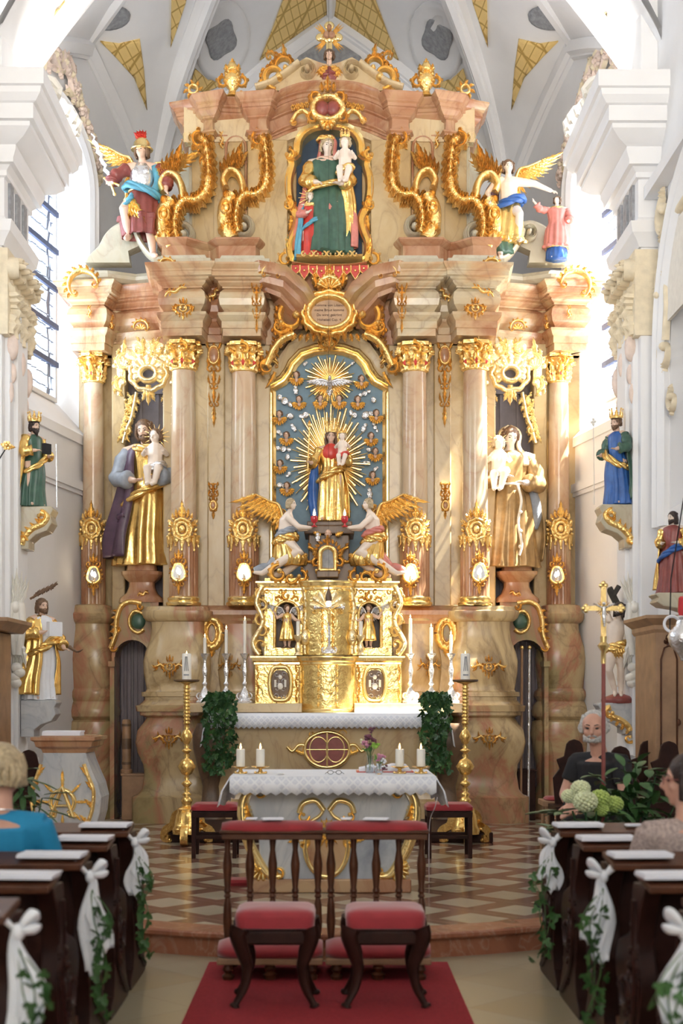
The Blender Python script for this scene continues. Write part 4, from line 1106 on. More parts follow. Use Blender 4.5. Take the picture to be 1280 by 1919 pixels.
def side_drop(m):
    for k in range(7): m.leaf(.06-.022*k, .24-.075*k, -.7-.1*k, .11, .03, -.6, .04); m.leaf(.04-.02*k, .26-.075*k, -2.4, .13, .028, .6, .04)
    for k in range(4):
        z = .2-.12*k; m.scroll(-.03, z, .07-.008*k, PI/2, -5, .022, .05, 0, 4, .6); m.leaf(-.05, z-.02, -PI/2+.3, .14, .022, .4, .04)
    m.ribbon([(p.x, p.y) for p in cr([(.08, .30, 0), (.05, .15, 0), (.02, 0, 0), (-.03, -.12, 0), (-.08, -.30, 0)], 5)], [.035]*13+[.03]*4+[.02]*4 if False else .024, .045)
orn(side_drop, 237, 775, 161, 16.42, 'pale_gold', 'niche_pendant')
orn(lambda m: (side_drop(m), m.__setattr__('v', [(-a*.8, b, c*.85) for a, b, c in m.v])), 314, 768, 163, 16.15, 'pale_gold', 'niche_pendant')
# attic S-brackets
def sbracket(m):
    """large volute bracket: shell foot, coil, upward swing and flaming head"""
    foot = [(p.x, p.y) for p in cr([(-.14, -.62, 0), (-.22, -.45, 0), (-.23, -.25, 0), (-.14, -.08, 0)], 5)]
    m.ribbon(foot, .10, .16); 
    m.shell(-.19, -.56, .13, 7, .2, PI-.2, .19); m.oval(-.21, -.27, .06, .08, .025, .20); m.ball((-.21, -.16, -.27), (.035, .03, .045))
    m.ribbon([(p.x, p.y) for p in cr([(-.06, -.55, 0), (-.09, -.38, 0), (-.06, -.2, 0), (.03, -.10, 0), (.16, -.10, 0), (.27, 0, 0), (.30, .18, 0), (.29, .38, 0), (.26, .60, 0)], 5)], [.05]*10+[.06]*20+[.045]*10+[.04]*1, .18)
    for k in range(9): a = -.5+.12*k; m.leaf(-.07+.02*(k % 2), -.52+.055*k, 2.6, .08, .025, .5, .19)
    for k in range(7): m.leaf(.06+.035*k, -.16+.025*k*(k > 3), -PI/2+.2, .07, .022, .5, .19)
    for k in range(6): m.leaf(.31, .05+.09*k, .6, .09, .025, .7, .18)
    P_ = [(p.x, p.y) for p in cr([(-.06, -.55, 0), (-.09, -.38, 0), (-.06, -.2, 0), (.03, -.10, 0), (.16, -.10, 0), (.27, 0, 0), (.30, .18, 0), (.29, .38, 0), (.26, .60, 0)], 5)]
    for i in range(1, len(P_)-1, 2):
        d = math.atan2(P_[i+1][1]-P_[i][1], P_[i+1][0]-P_[i][0])
        for q in (-1, 0, 1): m.leaf(P_[i][0]-q*.03*sin(d), P_[i][1]+q*.03*cos(d), d+q*.75, .085, .024, q*.8, .22+.01*(q == 0))
    for k in range(4): m.scroll(-.19, -.50+.13*k, .055, k*1.3, 5*(-1)**k, .018, .205)
    m.ribbon([(p.x, p.y) for p in cr([(.0, -.08, 0), (-.02, .08, 0), (-.08, .18, 0), (-.18, .20, 0), (-.25, .10, 0), (-.22, 0, 0)], 5)], .045, .17)
    for k in range(7): m.leaf(-.24+.035*k, .16+.02*k, PI/2+.5-.12*k, .20+.03*k*(k < 5), .028, -.5, .14)
    m.leaf(-.06, .25, PI/2, .36, .035, -.3, .08)
    m.scroll(.20, .58, .10, PI/2, 4.8, .04, .14, 0, 3, .6); m.scroll(.24, .32, .07, 0, 4.5, .03, .14, 0, 3)
def coil(m): m.scroll(-.01, -.47, .13, PI/2+.5, -8.5, .05, .13, 0, knob=True, shrink=.85)
for px, yy in ((456, 16.02), (343, 16.0)):
    k = 1.0 if px == 456 else 1.08
    def f(m, k=k): sbracket(m); m.v = [(a*.92*k, b, c*.95*k) for a, b, c in m.v]
    def g(m, k=k): coil(m); m.v = [(a*.92*k, b, c*.95*k) for a, b, c in m.v]
    os_ = orn(f, px, 352+(10 if px == 343 else 0), 163, yy, name='volute_bracket')
    for o, (a, ) in zip(os_, ((0,), (1,))):
        m = MB(); g(m)
        if a: m.v = [(-x, y, z) for x, y, z in m.v]
        m.build('bracket_coil', 'grey_marble', o, loc=o.location, ang=60)
orn(lambda m: flame(m, .08, .2), 415, 262, 162, 16.06); orn(lambda m: flame(m, .08, .2, flip=-1), 474, 268, 162, 16.0)
orn(lambda m: (drop(m, .2, .62, .06, 3)), 385, 300, 162, 16.0)
orn(lambda m: (m.scroll(0, 0, .09, PI/2, 7, .03, .08), drop(m, .1, .3)), 360, 262, 161, 16.12, 'pale_gold')
# top finials
def urn(m):
    m.lathe([(.02, -.19), (.09, -.18), (.05, -.14), (.04, -.10), (.09, -.04), (.11, .03), (.08, .09), (.1, .1), (.05, .13)], 0, 0, 14)
    for sg in (-1, 1): m.scroll(sg*.10, -.02, .07, PI/2, -sg*5, .025, .06, -.02, 3); m.leaf(sg*.05, .1, PI/2-sg*.4, .12, .03, sg*.4, .05); m.scroll(sg*.09, -.17, .05, PI/2, -sg*4.5, .02, .06)
    m.ball((0, -.02, .16), (.06, .05, .06)); m.leaf(0, .18, PI/2, .1, .03, 0, .04); m.shell(0, .02, .09, 5, .2, PI-.2, .12)
orn(urn, 435, 150, 162, 16.1, name='urn_finial')
def ccrest(m):
    m.scroll(-.03, -.06, .15, -PI/2, -5.2, .055, .10, 0, 8, .45); m.scroll(.08, .06, .11, PI, -4.6, .035, .09, 0, 7, .7); m.scroll(-.10, .17, .06, 0, 5, .02, .07, 0, 5, .8)
    m.leaf(.06, .16, PI/2-.2, .2, .03, .8, .07)
orn(ccrest, 522, 138, 161, 16.12, name='crest_finial')
orn(lambda m: (m.oval(0, 0, .05, .05, .018, .05), [m.leaf(.06*cos(a), .06*sin(a), a+.3, .07, .02, .7, .04) for a in [k*PI/4 for k in range(8)]]), 363, 171, 162, 16.02, name='wreath_finial')
# crowning cartouche of the upper picture with its dark centre
def cart2(m):
    m.oval(0, 0, .17, .13, .04, .10, 0, 40, .02, 5)
    for sg in (-1, 1):
        m.scroll(sg*.12, .13, .08, -PI/2, sg*4.6, .028, .09, 0, 5, .6); m.scroll(sg*.16, -.11, .07, PI/2, -sg*4.6, .025, .08, 0, 3)
        m.ribbon([(p.x, p.y) for p in cr([(sg*.2, -.08, 0), (sg*.28, -.02, 0), (sg*.36, -.06, 0), (sg*.42, -.16, 0)], 5)], .025, .06); m.scroll(sg*.40, -.14, .04, 0, sg*4, .018, .06)
        for k in range(4): m.flower(sg*(.24+.05*k), .04-.01*k, .035, .08)
        m.leaf(sg*.06, .2, PI/2-sg*.3, .12, .025, sg*.5, .08)
    m.leaf(0, .2, PI/2, .2, .035, 0, .09); m.leaf(0, -.12, -PI/2, .12, .04, 0, .09); m.shell(0, -.14, .09, 5, PI, 2*PI, .09)
o = orn(cart2, 614, 205, 164, 15.86, pair=False, name='crowning_cartouche')[0]
mb = MB(); mb.ball((-.065, -.03, 0), (.085, .05, .09)); mb.ball((.065, -.03, 0), (.085, .05, .09)); mb.build('cartouche_field', 'maroon', o, loc=o.location)
# main inscription cartouche
def cart1(m):
    m.oval(0, 0, .24, .185, .04, .12, 0, 64); m.oval(0, 0, .30, .24, .03, .08, 0, 80, .03, 12)
    for k in range(22): a = 2*PI*k/22; m.leaf(.29*cos(a), .23*sin(a), a+.5, .09, .025, .8, .09)
    for sg in (-1, 1):
        m.scroll(sg*.42, -.05, .17, PI/2, -sg*5.2, .05, .10, 0, 9, .42); m.scroll(sg*.56, -.14, .10, 0 if sg < 0 else PI, sg*5, .035, .08, 0, 6, .6); m.flower(sg*.56, -.14, .06, .09)
        m.scroll(sg*.28, .28, .10, -PI/2, sg*4.8, .03, .09, 0, 6, .6); m.scroll(sg*.50, .14, .07, PI/2, -sg*4.6, .024, .08, 0, 5, .8)
        m.leaf(sg*.14, .30, PI/2-sg*.35, .24, .04, sg*.7, .09); m.leaf(sg*.36, .22, PI/2-sg*.5, .2, .03, sg*.7, .08)
        m.ribbon([(p.x, p.y) for p in cr([(sg*.40, -.24, 0), (sg*.54, -.30, 0), (sg*.64, -.42, 0), (sg*.72, -.60, 0)], 5)], .04, .08)
        for k in range(6): m.leaf(sg*(.44+.05*k), -.25-.065*k, .6 if sg > 0 else PI-.6, .13, .03, sg*.6, .07)
        m.scroll(sg*.70, -.62, .09, PI/2, -sg*4.8, .03, .08, 0, 5, .7)
        for k in range(5): m.leaf(sg*(.1+.07*k), -.24, -PI/2+sg*.15*k, .09, .025, 0, .08)
    g = MB(); crestarc(g, .13, .1, .1, PI-.1, 9, .04); g.move(0, 0, .27); m.add(g.v, g.f)
    m.leaf(0, .36, PI/2, .22, .05, 0, .1); m.shell(0, .27, .15, 7, .15, PI-.15, .1); m.flower(0, -.22, .05, .12); m.leaf(0, -.26, -PI/2, .14, .035, 0, .08)
CART = orn(cart1, 617, 586, 165, 15.80, pair=False, name='inscription_cartouche')[0]
mb = MB(); mb.plate([(0, 0), (0, 0)], 0, 0) if False else mb.prism([(.23*1*cos(a), .18*1*sin(a)) for a in [2*PI*i/48 for i in range(48)]], -.03, .05)
fld = mb.build('inscription_field', plain('faded_brown_field', (.46, .30, .18), .5), CART, loc=CART.location)
for i, t in enumerate(('Komme von Libano', 'meine Braut komme', 'Du wirst gekrönt', 'Hohelied Cap. 4')):
    cu = bpy.data.curves.new('inscription_line', 'FONT'); cu.body = t; cu.size = .041; cu.align_x = 'CENTER'; cu.extrude = .002
    o = bpy.data.objects.new('text', cu); C.objects.link(o); bpy.context.view_layer.update()
    me = bpy.data.meshes.new_from_object(o.evaluated_get(bpy.context.evaluated_depsgraph_get())); bpy.data.objects.remove(o)
    me.materials.clear(); me.materials.append(M['mid_wood']); o = bpy.data.objects.new('inscription_line', me); C.objects.link(o)
    o.location = (CART.location.x, CART.location.y-.032, CART.location.z+.075-.055*i); o.rotation_euler = (PI/2, 0, 0); par(o, fld)
# fine foliage strips beside the frame and small crest on the frame apex
orn(lambda m: [flame(m, .09, .34, flip=(-1)**k) or m.move(0, 0, -.0) for k in (0,)] and None, 485, 760, 161, 16.15)
for k in range(3): orn(lambda m, k=k: flame(m, .08, .34, .03, (-1)**k), 486, 812+k*52, 161, 16.15)
orn(lambda m: heart(m, .22, .2, .05), 614, 636, 165, 15.95, pair=False, name='frame_apex_crest')
orn(lambda m: (crestarc(m, .09, .04, .4, PI, 6), m.leaf(.05, -.04, -1.9, .22, .03, -.5, .04)), 507, 690, 163, 15.98)
orn(lambda m: flame(m, .12, .3, .05), 516, 655, 163, 15.95)
# ---- wall sconces: candle bulb in front of a framed mirror, one on each column drum
SC = []
def sconce(px, py, s, y, label):
    r = thing('mirror_sconce', label, 'wall lamp', (X(px, s), y, Z(py, s)), 0, 'mirror sconces on the columns')
    if not SC:
        out = [(.075*cos(a)*(1+.12*cos(3*a+PI/2)), .105*sin(a)*(1+.05*cos(2*a))) for a in [2*PI*i/28 for i in range(28)]]
        mb = MB(); mb.prism(out, -.01, .015); mb.build('mirror', 'mirror', r, loc=r.location, smooth=False)
        mb = MB(); mb.ribbon(out+[out[0]], .016, .04)
        for k in range(16):
            a = 2*PI*k/16; mb.leaf(.085*cos(a), .115*sin(a), a+.4, .035, .013, .6, .03)
        for sg in (-1, 1):
            mb.scroll(sg*.05, .13, .035, -PI/2, sg*4.5, .012, .03, 0, 3); mb.scroll(sg*.045, -.13, .035, PI/2, sg*4.5, .012, .03, 0, 3)
            mb.leaf(sg*.02, .15, PI/2-sg*.5, .09, .016, sg*.5, .03)
        mb.leaf(0, .14, PI/2, .13, .022, 0, .035); mb.leaf(0, -.12, -PI/2, .14, .022, 0, .035); mb.build('mirror_frame', 'gold', r, loc=r.location, ang=60)
        mb = MB(); mb.tube(bez((0, -.0, -.115), (0, -.06, -.14), (0, -.09, -.12), (0, -.09, -.085)), .009, 6); mb.lathe([(.022, -.08), (.026, -.075), (.012, -.07)], 0, -.09, 10); mb.build('bracket_arm', 'brass', r, loc=r.location)
        mb = MB(); mb.lathe([(.011, -.07), (.011, -.02)], 0, -.09, 10); mb.build('candle_sleeve', 'wax', r, loc=r.location)
        mb = MB(); mb.lathe([(.004, -.02), (.016, -.005), (.017, .012), (.008, .035), (.001, .048)], 0, -.09, 10); mb.build('bulb', 'bulb', r, loc=r.location)
        SC.append(r); return r
    q = dup(SC[0], r.location, 0, label, 'mirror sconces on the columns'); bpy.data.objects.remove(r); return q
for px, py, s, y, w in ((176, 1078, 161, 16.13, 'outermost left column beside the cream wall'), (334, 1072, 168, 15.52, 'column right of the bearded saint'), (457, 1072, 168, 15.53, 'inner column left of the gold tabernacle'),
                        (770, 1074, 168, 15.53, 'inner column right of the gold tabernacle'), (899, 1072, 168, 15.52, 'sunlit column left of the friar'), (1043, 1078, 161, 16.13, 'outermost right column beside the white wall')):
    sconce(px, py, s, y, 'gilt mirror sconce with candle bulb, '+w)

# ================================================================= CENTRAL PANEL: sunburst, dove, clouds, cherubs
def rays(name, label, px, py, s, y, r0, rx, rz, n, mat, seed, wmax=.02, a0=0, a1=2*PI, grp=None):
    rnd = random.Random(seed); c = (X(px, s), y, Z(py, s)); mb = MB()
    mb.lathe([(r0*1.02, -.01), (r0*1.02, .01)], 0, 0, 32) ; mb.v = [(a, b_, c_) for a, c_, b_ in mb.v]
    for i in range(n):
        a = a0+(a1-a0)*(i+.5)/n; k = (.80+.20*(i % 3)/2)*rnd.uniform(.93, 1.0)
        x1, z1 = rx*k*cos(a), rz*k*sin(a); x0, z0 = r0*.5*cos(a), r0*.5*sin(a)
        mb.ribbon([(x0, z0), ((x0+x1)/2, (z0+z1)/2), (x1, z1)], [.003, wmax*.6, wmax*.8 if i % 2 else wmax*.3], .02, -.01*(i % 2))
    o = mb.build(name, mat, None, loc=c, ang=30); tag(o, label, 'sunburst'); return o
rays('sunburst', 'large oval gold sunburst behind the crowned madonna', 618, 862, 163, 16.12, .08, .47, .69, 96, 'smooth_gold', 3, .018)
rays('sunburst', 'round gold glory of rays behind the silver dove near the top of the blue panel', 618, 706, 163, 16.15, .06, .31, .31, 54, 'smooth_gold', 4, .017)
# dove
t = thing('dove', 'silver dove with spread wings at the top of the blue panel', 'bird sculpture', (X(618, 164), 16.0, Z(712, 164)))
mb = MB(); L = t.location
mb.tube([(0, 0, .07), (0, -.03, .04), (0, -.04, 0), (0, -.01, -.06), (0, .02, -.11)], [.012, .022, .034, .026, .012], 8); mb.ball((0, -.045, .055), (.02, .024, .022)); mb.leaf(0, -.06, -PI/2, .1, .04, 0, .02)
mb.build('body', 'silver', t, loc=L)
for sg in (-1, 1):
    mb = MB()
    for k in range(7): mb.leaf(sg*(.02+.022*k), .012+.004*k, -PI/2+sg*(.4+.14*k), .07+.012*k, .016, sg*.3, .018, -.01)
    mb.ribbon([(sg*.02, .01), (sg*.09, .035), (sg*.17, .03), (sg*.24, .0)], [.02, .02, .018, .006], .03); mb.build('wing', 'silver', t, loc=L)
# clouds
def cloud_mesh(seed, r):
    rnd = random.Random(seed); mb = MB(); pts = [(0, 0)]+[(rnd.uniform(-1, 1)*r*.7, rnd.uniform(-1, 1)*r*.8) for _ in range(2)]
    for i, (x, z) in enumerate(pts):
        q = r*(.62 if i == 0 else .45); mb.ball((x, -.01, z), (q, q*.6, q*.9), 12, 8); mb.scroll(x, z, q*.75, rnd.random()*6, rnd.choice((-5.5, 5.5)), q*.28, q*.3, -q*.42)
    return mb
CL = [(571, 676, .045), (554, 726, .07), (533, 746, .10), (544, 775, .08), (572, 773, .085), (522, 805, .06), (550, 797, .065), (530, 837, .085), (538, 853, .07), (541, 884, .055), (524, 905, .07),
      (661, 675, .04), (684, 732, .07), (701, 745, .07), (664, 773, .08), (687, 772, .10), (683, 798, .07), (704, 796, .06), (692, 839, .06), (690, 864, .065), (704, 875, .05), (694, 922, .08)]
ordn = ['topmost', 'second', 'third', 'fourth', 'fifth', 'sixth', 'seventh', 'eighth', 'ninth', 'tenth', 'lowest']
cl_v = [cloud_mesh(k, .1) for k in range(5)]
protos = []
for i, (px, py, r) in enumerate(CL):
    side = 'left' if i < 11 else 'right'; z = CL[:11] if i < 11 else CL[11:]
    k = sorted(range(11), key=lambda q: z[q][1]).index(i % 11)
    if i < 5: o = cl_v[i].build('cloud', 'silver', None, ang=0); protos.append(o)
    else: o = protos[i % 5].copy(); C.objects.link(o)
    o.location = (X(px, 162.5), 16.16, Z(py, 162.5)); o.scale = (r/.1*.8,)*3; o.rotation_euler = (0, i*.7 % 2, 0)
    tag(o, 'small silver cloud on the blue panel, %s on the %s side' % (ordn[k], side), 'cloud ornament', 'silver clouds on the blue panel')
o = protos[1].copy(); C.objects.link(o); o.location = (X(596, 168), 15.42, Z(1009, 168)); o.scale = (.5, .5, .5); tag(o, 'small silver cloud on the brown pedestal under the madonna', 'cloud ornament')
# ---- head and hand modelling used by every figure
def rotm(yaw=0, tilt=0, roll=0): return Matrix.Rotation(yaw, 4, 'Z') @ Matrix.Rotation(tilt, 4, 'X') @ Matrix.Rotation(roll, 4, 'Y')
def head(mb, c, r, yaw=0, tilt=0, roll=0, neck=None, beardy=False):
    """head of half-height r facing -Y, yaw turns it to +x (image right) when positive"""
    m = Matrix.Translation(c) @ rotm(yaw, tilt, roll); i0 = len(mb.v)
    n_, k_ = (16, 12) if r > .08 else (12, 9)
    mb.ball((0, .12*r, .22*r), (.70*r, .86*r, .78*r), n_, k_); mb.ball((0, -.12*r, -.25*r), (.56*r, .62*r, .68*r), n_, k_)
    mb.ball((0, -.42*r, -.76*r), (.28*r, .26*r, .22*r), 8, 6); mb.tube([(0, -.70*r, .18*r), (0, -.84*r, -.05*r), (0, -.96*r, -.20*r), (0, -.78*r, -.28*r)], [.07*r, .10*r, .14*r, .10*r], 6)
    for s in (-1, 1):
        mb.ball((s*.28*r, -.64*r, .20*r), (.24*r, .14*r, .08*r), 8, 6); mb.ball((s*.34*r, -.48*r, -.22*r), (.2*r, .2*r, .18*r), 8, 6); mb.ball((s*.70*r, .05*r, -.08*r), (.09*r, .16*r, .22*r), 6, 6)
    mb.ball((0, -.70*r, -.46*r), (.22*r, .12*r, .055*r), 8, 6); mb.ball((0, -.67*r, -.56*r), (.18*r, .12*r, .06*r), 8, 6)
    mb.xf(m, i0)
    if neck is not None: mb.tube([Vector(c)+Vector((0, .12*r, -.3*r)), Vector(neck)], [.42*r, .52*r], 10)
    return m
def eyes(parent, m, r, mat='eye', loc=None):
    mb = MB()
    for s in (-1, 1): mb.ball((s*.27*r, -.66*r, .06*r), (.12*r, .07*r, .06*r), 8, 6); mb.tube([(s*.12*r, -.72*r, .22*r), (s*.3*r, -.72*r, .28*r), (s*.44*r, -.60*r, .22*r)], .03*r, 5)
    mb.xf(m); return mb.build('eyes', mat, parent, loc=loc)
def hair(mb, m, r, length=.3, vol=1.0, curls=True, seed=1, bald=False):
    rnd = random.Random(seed); i0 = len(mb.v)
    mb.ball((0, .22*r, .34*r), (.80*r*vol, .84*r*vol, .80*r*vol), 14, 10)
    n = int(14+length*16)
    for k in range(n):
        a = -.35+(PI+.7)*k/(n-1); x, y = cos(a)*.76*r*vol, .15*r+sin(a)*.72*r*vol; L = r*(.5+length*2.0)
        pts = [(x*.8, y*.8, .75*r), (x, y, .25*r), (x*1.08+.1*r*sin(k), y*1.05, .25*r-L*.5), (x*(1.0-.1*length)-.08*r*sin(k), y, .25*r-L)]
        mb.tube(cr(pts, 3), [.16*r*vol]*7+[.13*r]*2+[.07*r] if False else .15*r*vol, 6)
        if curls: mb.ball((x*1.06, y*1.06, (.7-rnd.random()*.9)*r), .17*r, 6, 5)
    mb.xf(m, i0); return mb
def beard(mb, m, r, L=.5):
    i0 = len(mb.v)
    for k in range(9):
        a = -PI/2+(k-4)*.36; x, y = cos(a)*.50*r, sin(a)*.55*r-.05*r; mb.tube([(x*1.05, y*.98, -.38*r), (x*1.0, y*1.12, -.72*r), (x*.55, y*1.1, -.8*r-L*r*(1-abs(k-4)*.16))], [.12*r, .17*r, .06*r], 6)
    mb.tube([(-.26*r, -.70*r, -.46*r), (0, -.80*r, -.36*r), (.26*r, -.70*r, -.46*r)], .07*r, 6); mb.xf(m, i0); return mb
def hand(mb, w, d, size, palm=(0, 0, -1), curl=.5, thumb=1):
    """palm, four unequal bent fingers and a thumb from the side; w wrist, d pointing direction, palm normal"""
    w = Vector(w); d = Vector(d).normalized(); p = Vector(palm); p = (p-d*p.dot(d)).normalized(); sd = d.cross(p)
    L = size; mb.tube([w, w+d*.22*L, w+d*.5*L], [.15*L, .22*L, .2*L], 8, .55, up=p)
    for k in range(4):
        b = w+d*.46*L+sd*(k-1.5)*.105*L; ln = L*(.46, .52, .48, .38)[k]; pts = [b]; dd = d.copy(); ax = sd
        for j, q in enumerate((.42, .32, .26)):
            dd = (dd*cos(curl*(.5+.3*j))+p*sin(curl*(.5+.3*j))).normalized(); pts.append(pts[-1]+dd*ln*q)
        mb.tube(pts, [.058*L, .054*L, .048*L, .036*L], 6)
    b = w+d*.15*L+sd*(-thumb)*.14*L; dd = (d*.7-sd*thumb*.7+p*.25).normalized(); mb.tube([b, b+dd*.2*L, b+dd*.34*L+d*.08*L+p*curl*.05*L], [.075*L, .065*L, .045*L], 6)
    return mb
def robe(mb, secs, n=64, sub=5, folds=9, seed=0, arc_=None, th=.01):
    """cloth loft: secs (z,cx,cy,rx,ry,amp); arc_=(a0,a1) makes an open cloak of thickness th"""
    rnd = random.Random(seed); ph = [rnd.random()*6 for _ in range(5)]
    cols = list(zip(*secs)); cols = [crf(c, sub) for c in cols]; rings = []
    for k in range(len(cols[0])):
        z, cx, cy, rx, ry, am = [c[k] for c in cols]; ring = []; inner = []
        t = k/len(cols[0])
        a0, a1 = arc_ if arc_ else (0, 2*PI)
        for i in range(n if not arc_ else n+1):
            a = a0+(a1-a0)*i/n
            f = abs(sin(folds*a/2+ph[0]+1.8*t))*.9+.5*cos((folds+4)*a+ph[1]-2.2*t)+.35*cos(3*a+ph[2]+3*t)-.5
            k_ = 1+am*f; x, y = cos(a)*rx*k_, sin(a)*ry*k_
            ring.append((cx+x, cy+y, z+am*.12*cos(5*a+ph[3])*rx)); 
            if arc_: inner.append((cx+x*(1-th/max(rx, .02)), cy+y*(1-th/max(ry, .02)), z))
        rings.append(ring+list(reversed(inner)) if arc_ else ring)
    return mb.loft(rings)
def swag(mb, c, rx, ry, tilt, r, seed=0, a0=0, a1=2*PI, n=40, drop_=0):
    """rolled sash round the body: three twisted strands"""
    for j in range(3):
        pts = []
        for i in range(n+1):
            t = i/n; a = a0+(a1-a0)*t; x = cos(a)*(rx+r*.5*cos(5*t*PI+j*2)); y = sin(a)*(ry+r*.5*cos(5*t*PI+j*2))
            pts.append((c[0]+x, c[1]+y, c[2]+tilt*cos(a)+r*.7*sin(4*t*PI+j*2.1)-drop_*sin(PI*t)))
        mb.tube(pts, r*.62, 8)
    return mb
def wing(mb, base, sg, span, rise, feather=12, dep=.02, y=0, ang0=.2, ang1=1.9):
    """feathered wing in the XZ plane, sg = side"""
    bx, bz = base; sh = (bx+sg*span*.45, bz+rise*.75)
    top = [(p.x, p.y) for p in cr([(bx, bz, 0), (bx+sg*span*.15, bz+rise*.6, 0), (sh[0], sh[1], 0), (bx+sg*span*.85, bz+rise, 0)], 4)]
    n = len(top)
    for row, (l, w) in enumerate(((1.0, .055), (.62, .05), (.34, .045))):
        for k in range(feather):
            t = k/(feather-1); q = top[min(n-1, int(t*(n-1)))]; a = -PI/2+sg*(ang0+(ang1-ang0)*t)
            mb.leaf(q[0], q[1], a, span*l*(.55+.35*t), span*w*1.5, sg*.25, dep, y-dep*.4*row)
    mb.ribbon(top, [span*.06*(1-.5*i/n) for i in range(n)], dep*2, y-dep)
    return mb
# cherub heads with gold wings
def cherub(seed=0, yaw=0):
    r = .042; root = bpy.data.objects.new('cherub_head', None); C.objects.link(root)
    mb = MB(); m = head(mb, (0, -.05, .03), r, yaw, .1, 0, None); mb.ball((0, -.03, -.02), (.02, .02, .03), 8, 6); h = mb.build('head', 'skin', root)
    mb = MB(); hair(mb, m, r, .05, 1.0, True, seed); mb.build('hair', 'hair_brown', h)
    for sg in (-1, 1):
        mb = MB()
        for k in range(5): mb.leaf(sg*(.008+.005*k), -.012, -PI/2+sg*(.2+.38*k), .085-.004*k, .018, -sg*.5, .022, -.005*k)
        mb.build('wing', 'gold', root)
    return root
CH = [(555, 703), (678, 710), (560, 749), (600, 752), (636, 752), (671, 749), (523, 777), (706, 775), (536, 817), (696, 818), (524, 870), (704, 847), (537, 912), (699, 892), (693, 942)]
desc = {0: 'beside the left edge of the dove rays', 1: 'beside the right edge of the dove rays', 2: 'lower left of the dove rays', 3: 'directly below the dove on its left', 4: 'directly below the dove on its right', 5: 'lower right of the dove rays',
        6: 'at the left frame just above the sunburst', 7: 'at the right frame just above the sunburst', 8: 'upper left beside the crown of the madonna', 9: 'upper right beside the crown of the child', 10: 'at the left frame level with the red bodice', 11: 'at the right frame level with the infant',
        12: 'above the left candle bearing angel', 13: 'on the right beside the middle of the gold robe', 14: 'peeping over the right candle bearing angel'}
cb = [cherub(1, -.3), cherub(2, .3)]
for i, (px, py) in enumerate(CH):
    lab = 'winged cherub head '+desc[i]; loc = (X(px, 163), 16.12 if i not in (3, 4) else 16.0, Z(py, 163))
    if i < 2: o = cb[i]; o.location = loc; tag(o, lab, 'cherub', 'cherub heads on the blue panel')
    else: dup(cb[i % 2], loc, 0, lab, 'cherub heads on the blue panel')
    if i < 2: o['group'] = 'cherub heads on the blue panel'
# ================================================================= STATUES
def loc_of(px, py, s, y=None): return Vector((X(px, s), y if y else FPX/s, Z(py, s)))
def child(root, L, spec_yaw=0, H=.5, pose='sit', cloth='silver', hairm='hair_gold', rz=0, mat='pale_skin', name='infant'):
    """infant carried on the arm; L = seat position relative to the root"""
    r = H*.14; mb = MB(); sgn = 1
    m = head(mb, (L[0], L[1]-.02, L[2]+H*.60), r, spec_yaw, .05, 0, (L[0], L[1], L[2]+H*.44))
    mb.tube([(L[0], L[1], L[2]+H*.46), (L[0], L[1]-.01, L[2]+H*.25), (L[0], L[1], L[2])], [H*.12, H*.14, H*.15], 10)
    for sg in (-1, 1):
        mb.tube([(L[0]+sg*H*.09, L[1], L[2]+H*.40), (L[0]+sg*H*.22, L[1]-H*.06, L[2]+H*.26), (L[0]+sg*H*.16, L[1]-H*.2, L[2]+H*.32)], [H*.06, H*.052, H*.036], 8)
        hand(mb, (L[0]+sg*H*.16, L[1]-H*.2, L[2]+H*.32), (-sg*.2, -.6, .5), H*.12, (0, 0, -1), .6, sg)
        mb.tube([(L[0]+sg*H*.07, L[1], L[2]+.01), (L[0]+sg*H*.10-H*.02, L[1]-H*.26, L[2]-H*.02), (L[0]+sg*H*.06-H*.05, L[1]-H*.26, L[2]-H*.30), (L[0]+sg*H*.05-H*.08, L[1]-H*.36, L[2]-H*.34)], [H*.10, H*.08, H*.055, H*.035], 8)
    b = mb.skin(name, mat, root, max(.006, H*.014), 2)
    mb = MB(); hair(mb, m, r, .12, 1.0, True, 7); mb.build('infant_hair', hairm, b)
    if cloth: mb = MB(); swag(mb, (L[0], L[1]-.02, L[2]+H*.02), H*.16, H*.16, H*.05, H*.06); mb.build('infant_drapery', cloth, b, ang=0)
    return b, m, r
def halo(root, c, r, n=12, L=.12, mat='gold'):
    mb = MB()
    for i in range(n):
        a = PI*2*i/n; mb.tube([(c[0]+cos(a)*r*.75, c[1]+.03, c[2]+sin(a)*r*.75), (c[0]+cos(a)*(r+L), c[1]+.05, c[2]+sin(a)*(r+L))], [.008, .003], 4)
    mb.oval(c[0], c[2], r*.72, r*.72, .006, .012, c[1]+.04); return mb.build('ray_halo', mat, root)
def crown(root, c, r, h, mat='gold', n=8, yaw=0):
    mb = MB(); mb.lathe([(r, 0), (r*1.05, 0), (r*1.1, h*.3), (r*1.02, h*.3), (r*.95, 0)], c[0], c[1], 20, cz=c[2])
    for i in range(n):
        a = 2*PI*i/n; g = MB(); g.leaf(0, 0, PI/2, h, h*.22, 0, .012); g.ball((0, -.006, h*1.02), h*.12, 6, 5); g.xf(Matrix.Translation((c[0]+cos(a)*r*1.05, c[1]+sin(a)*r*1.05, c[2]+h*.1)) @ Matrix.Rotation(a+PI/2, 4, 'Z')); mb.add(g.v, g.f)
    return mb.build('crown', mat, root)
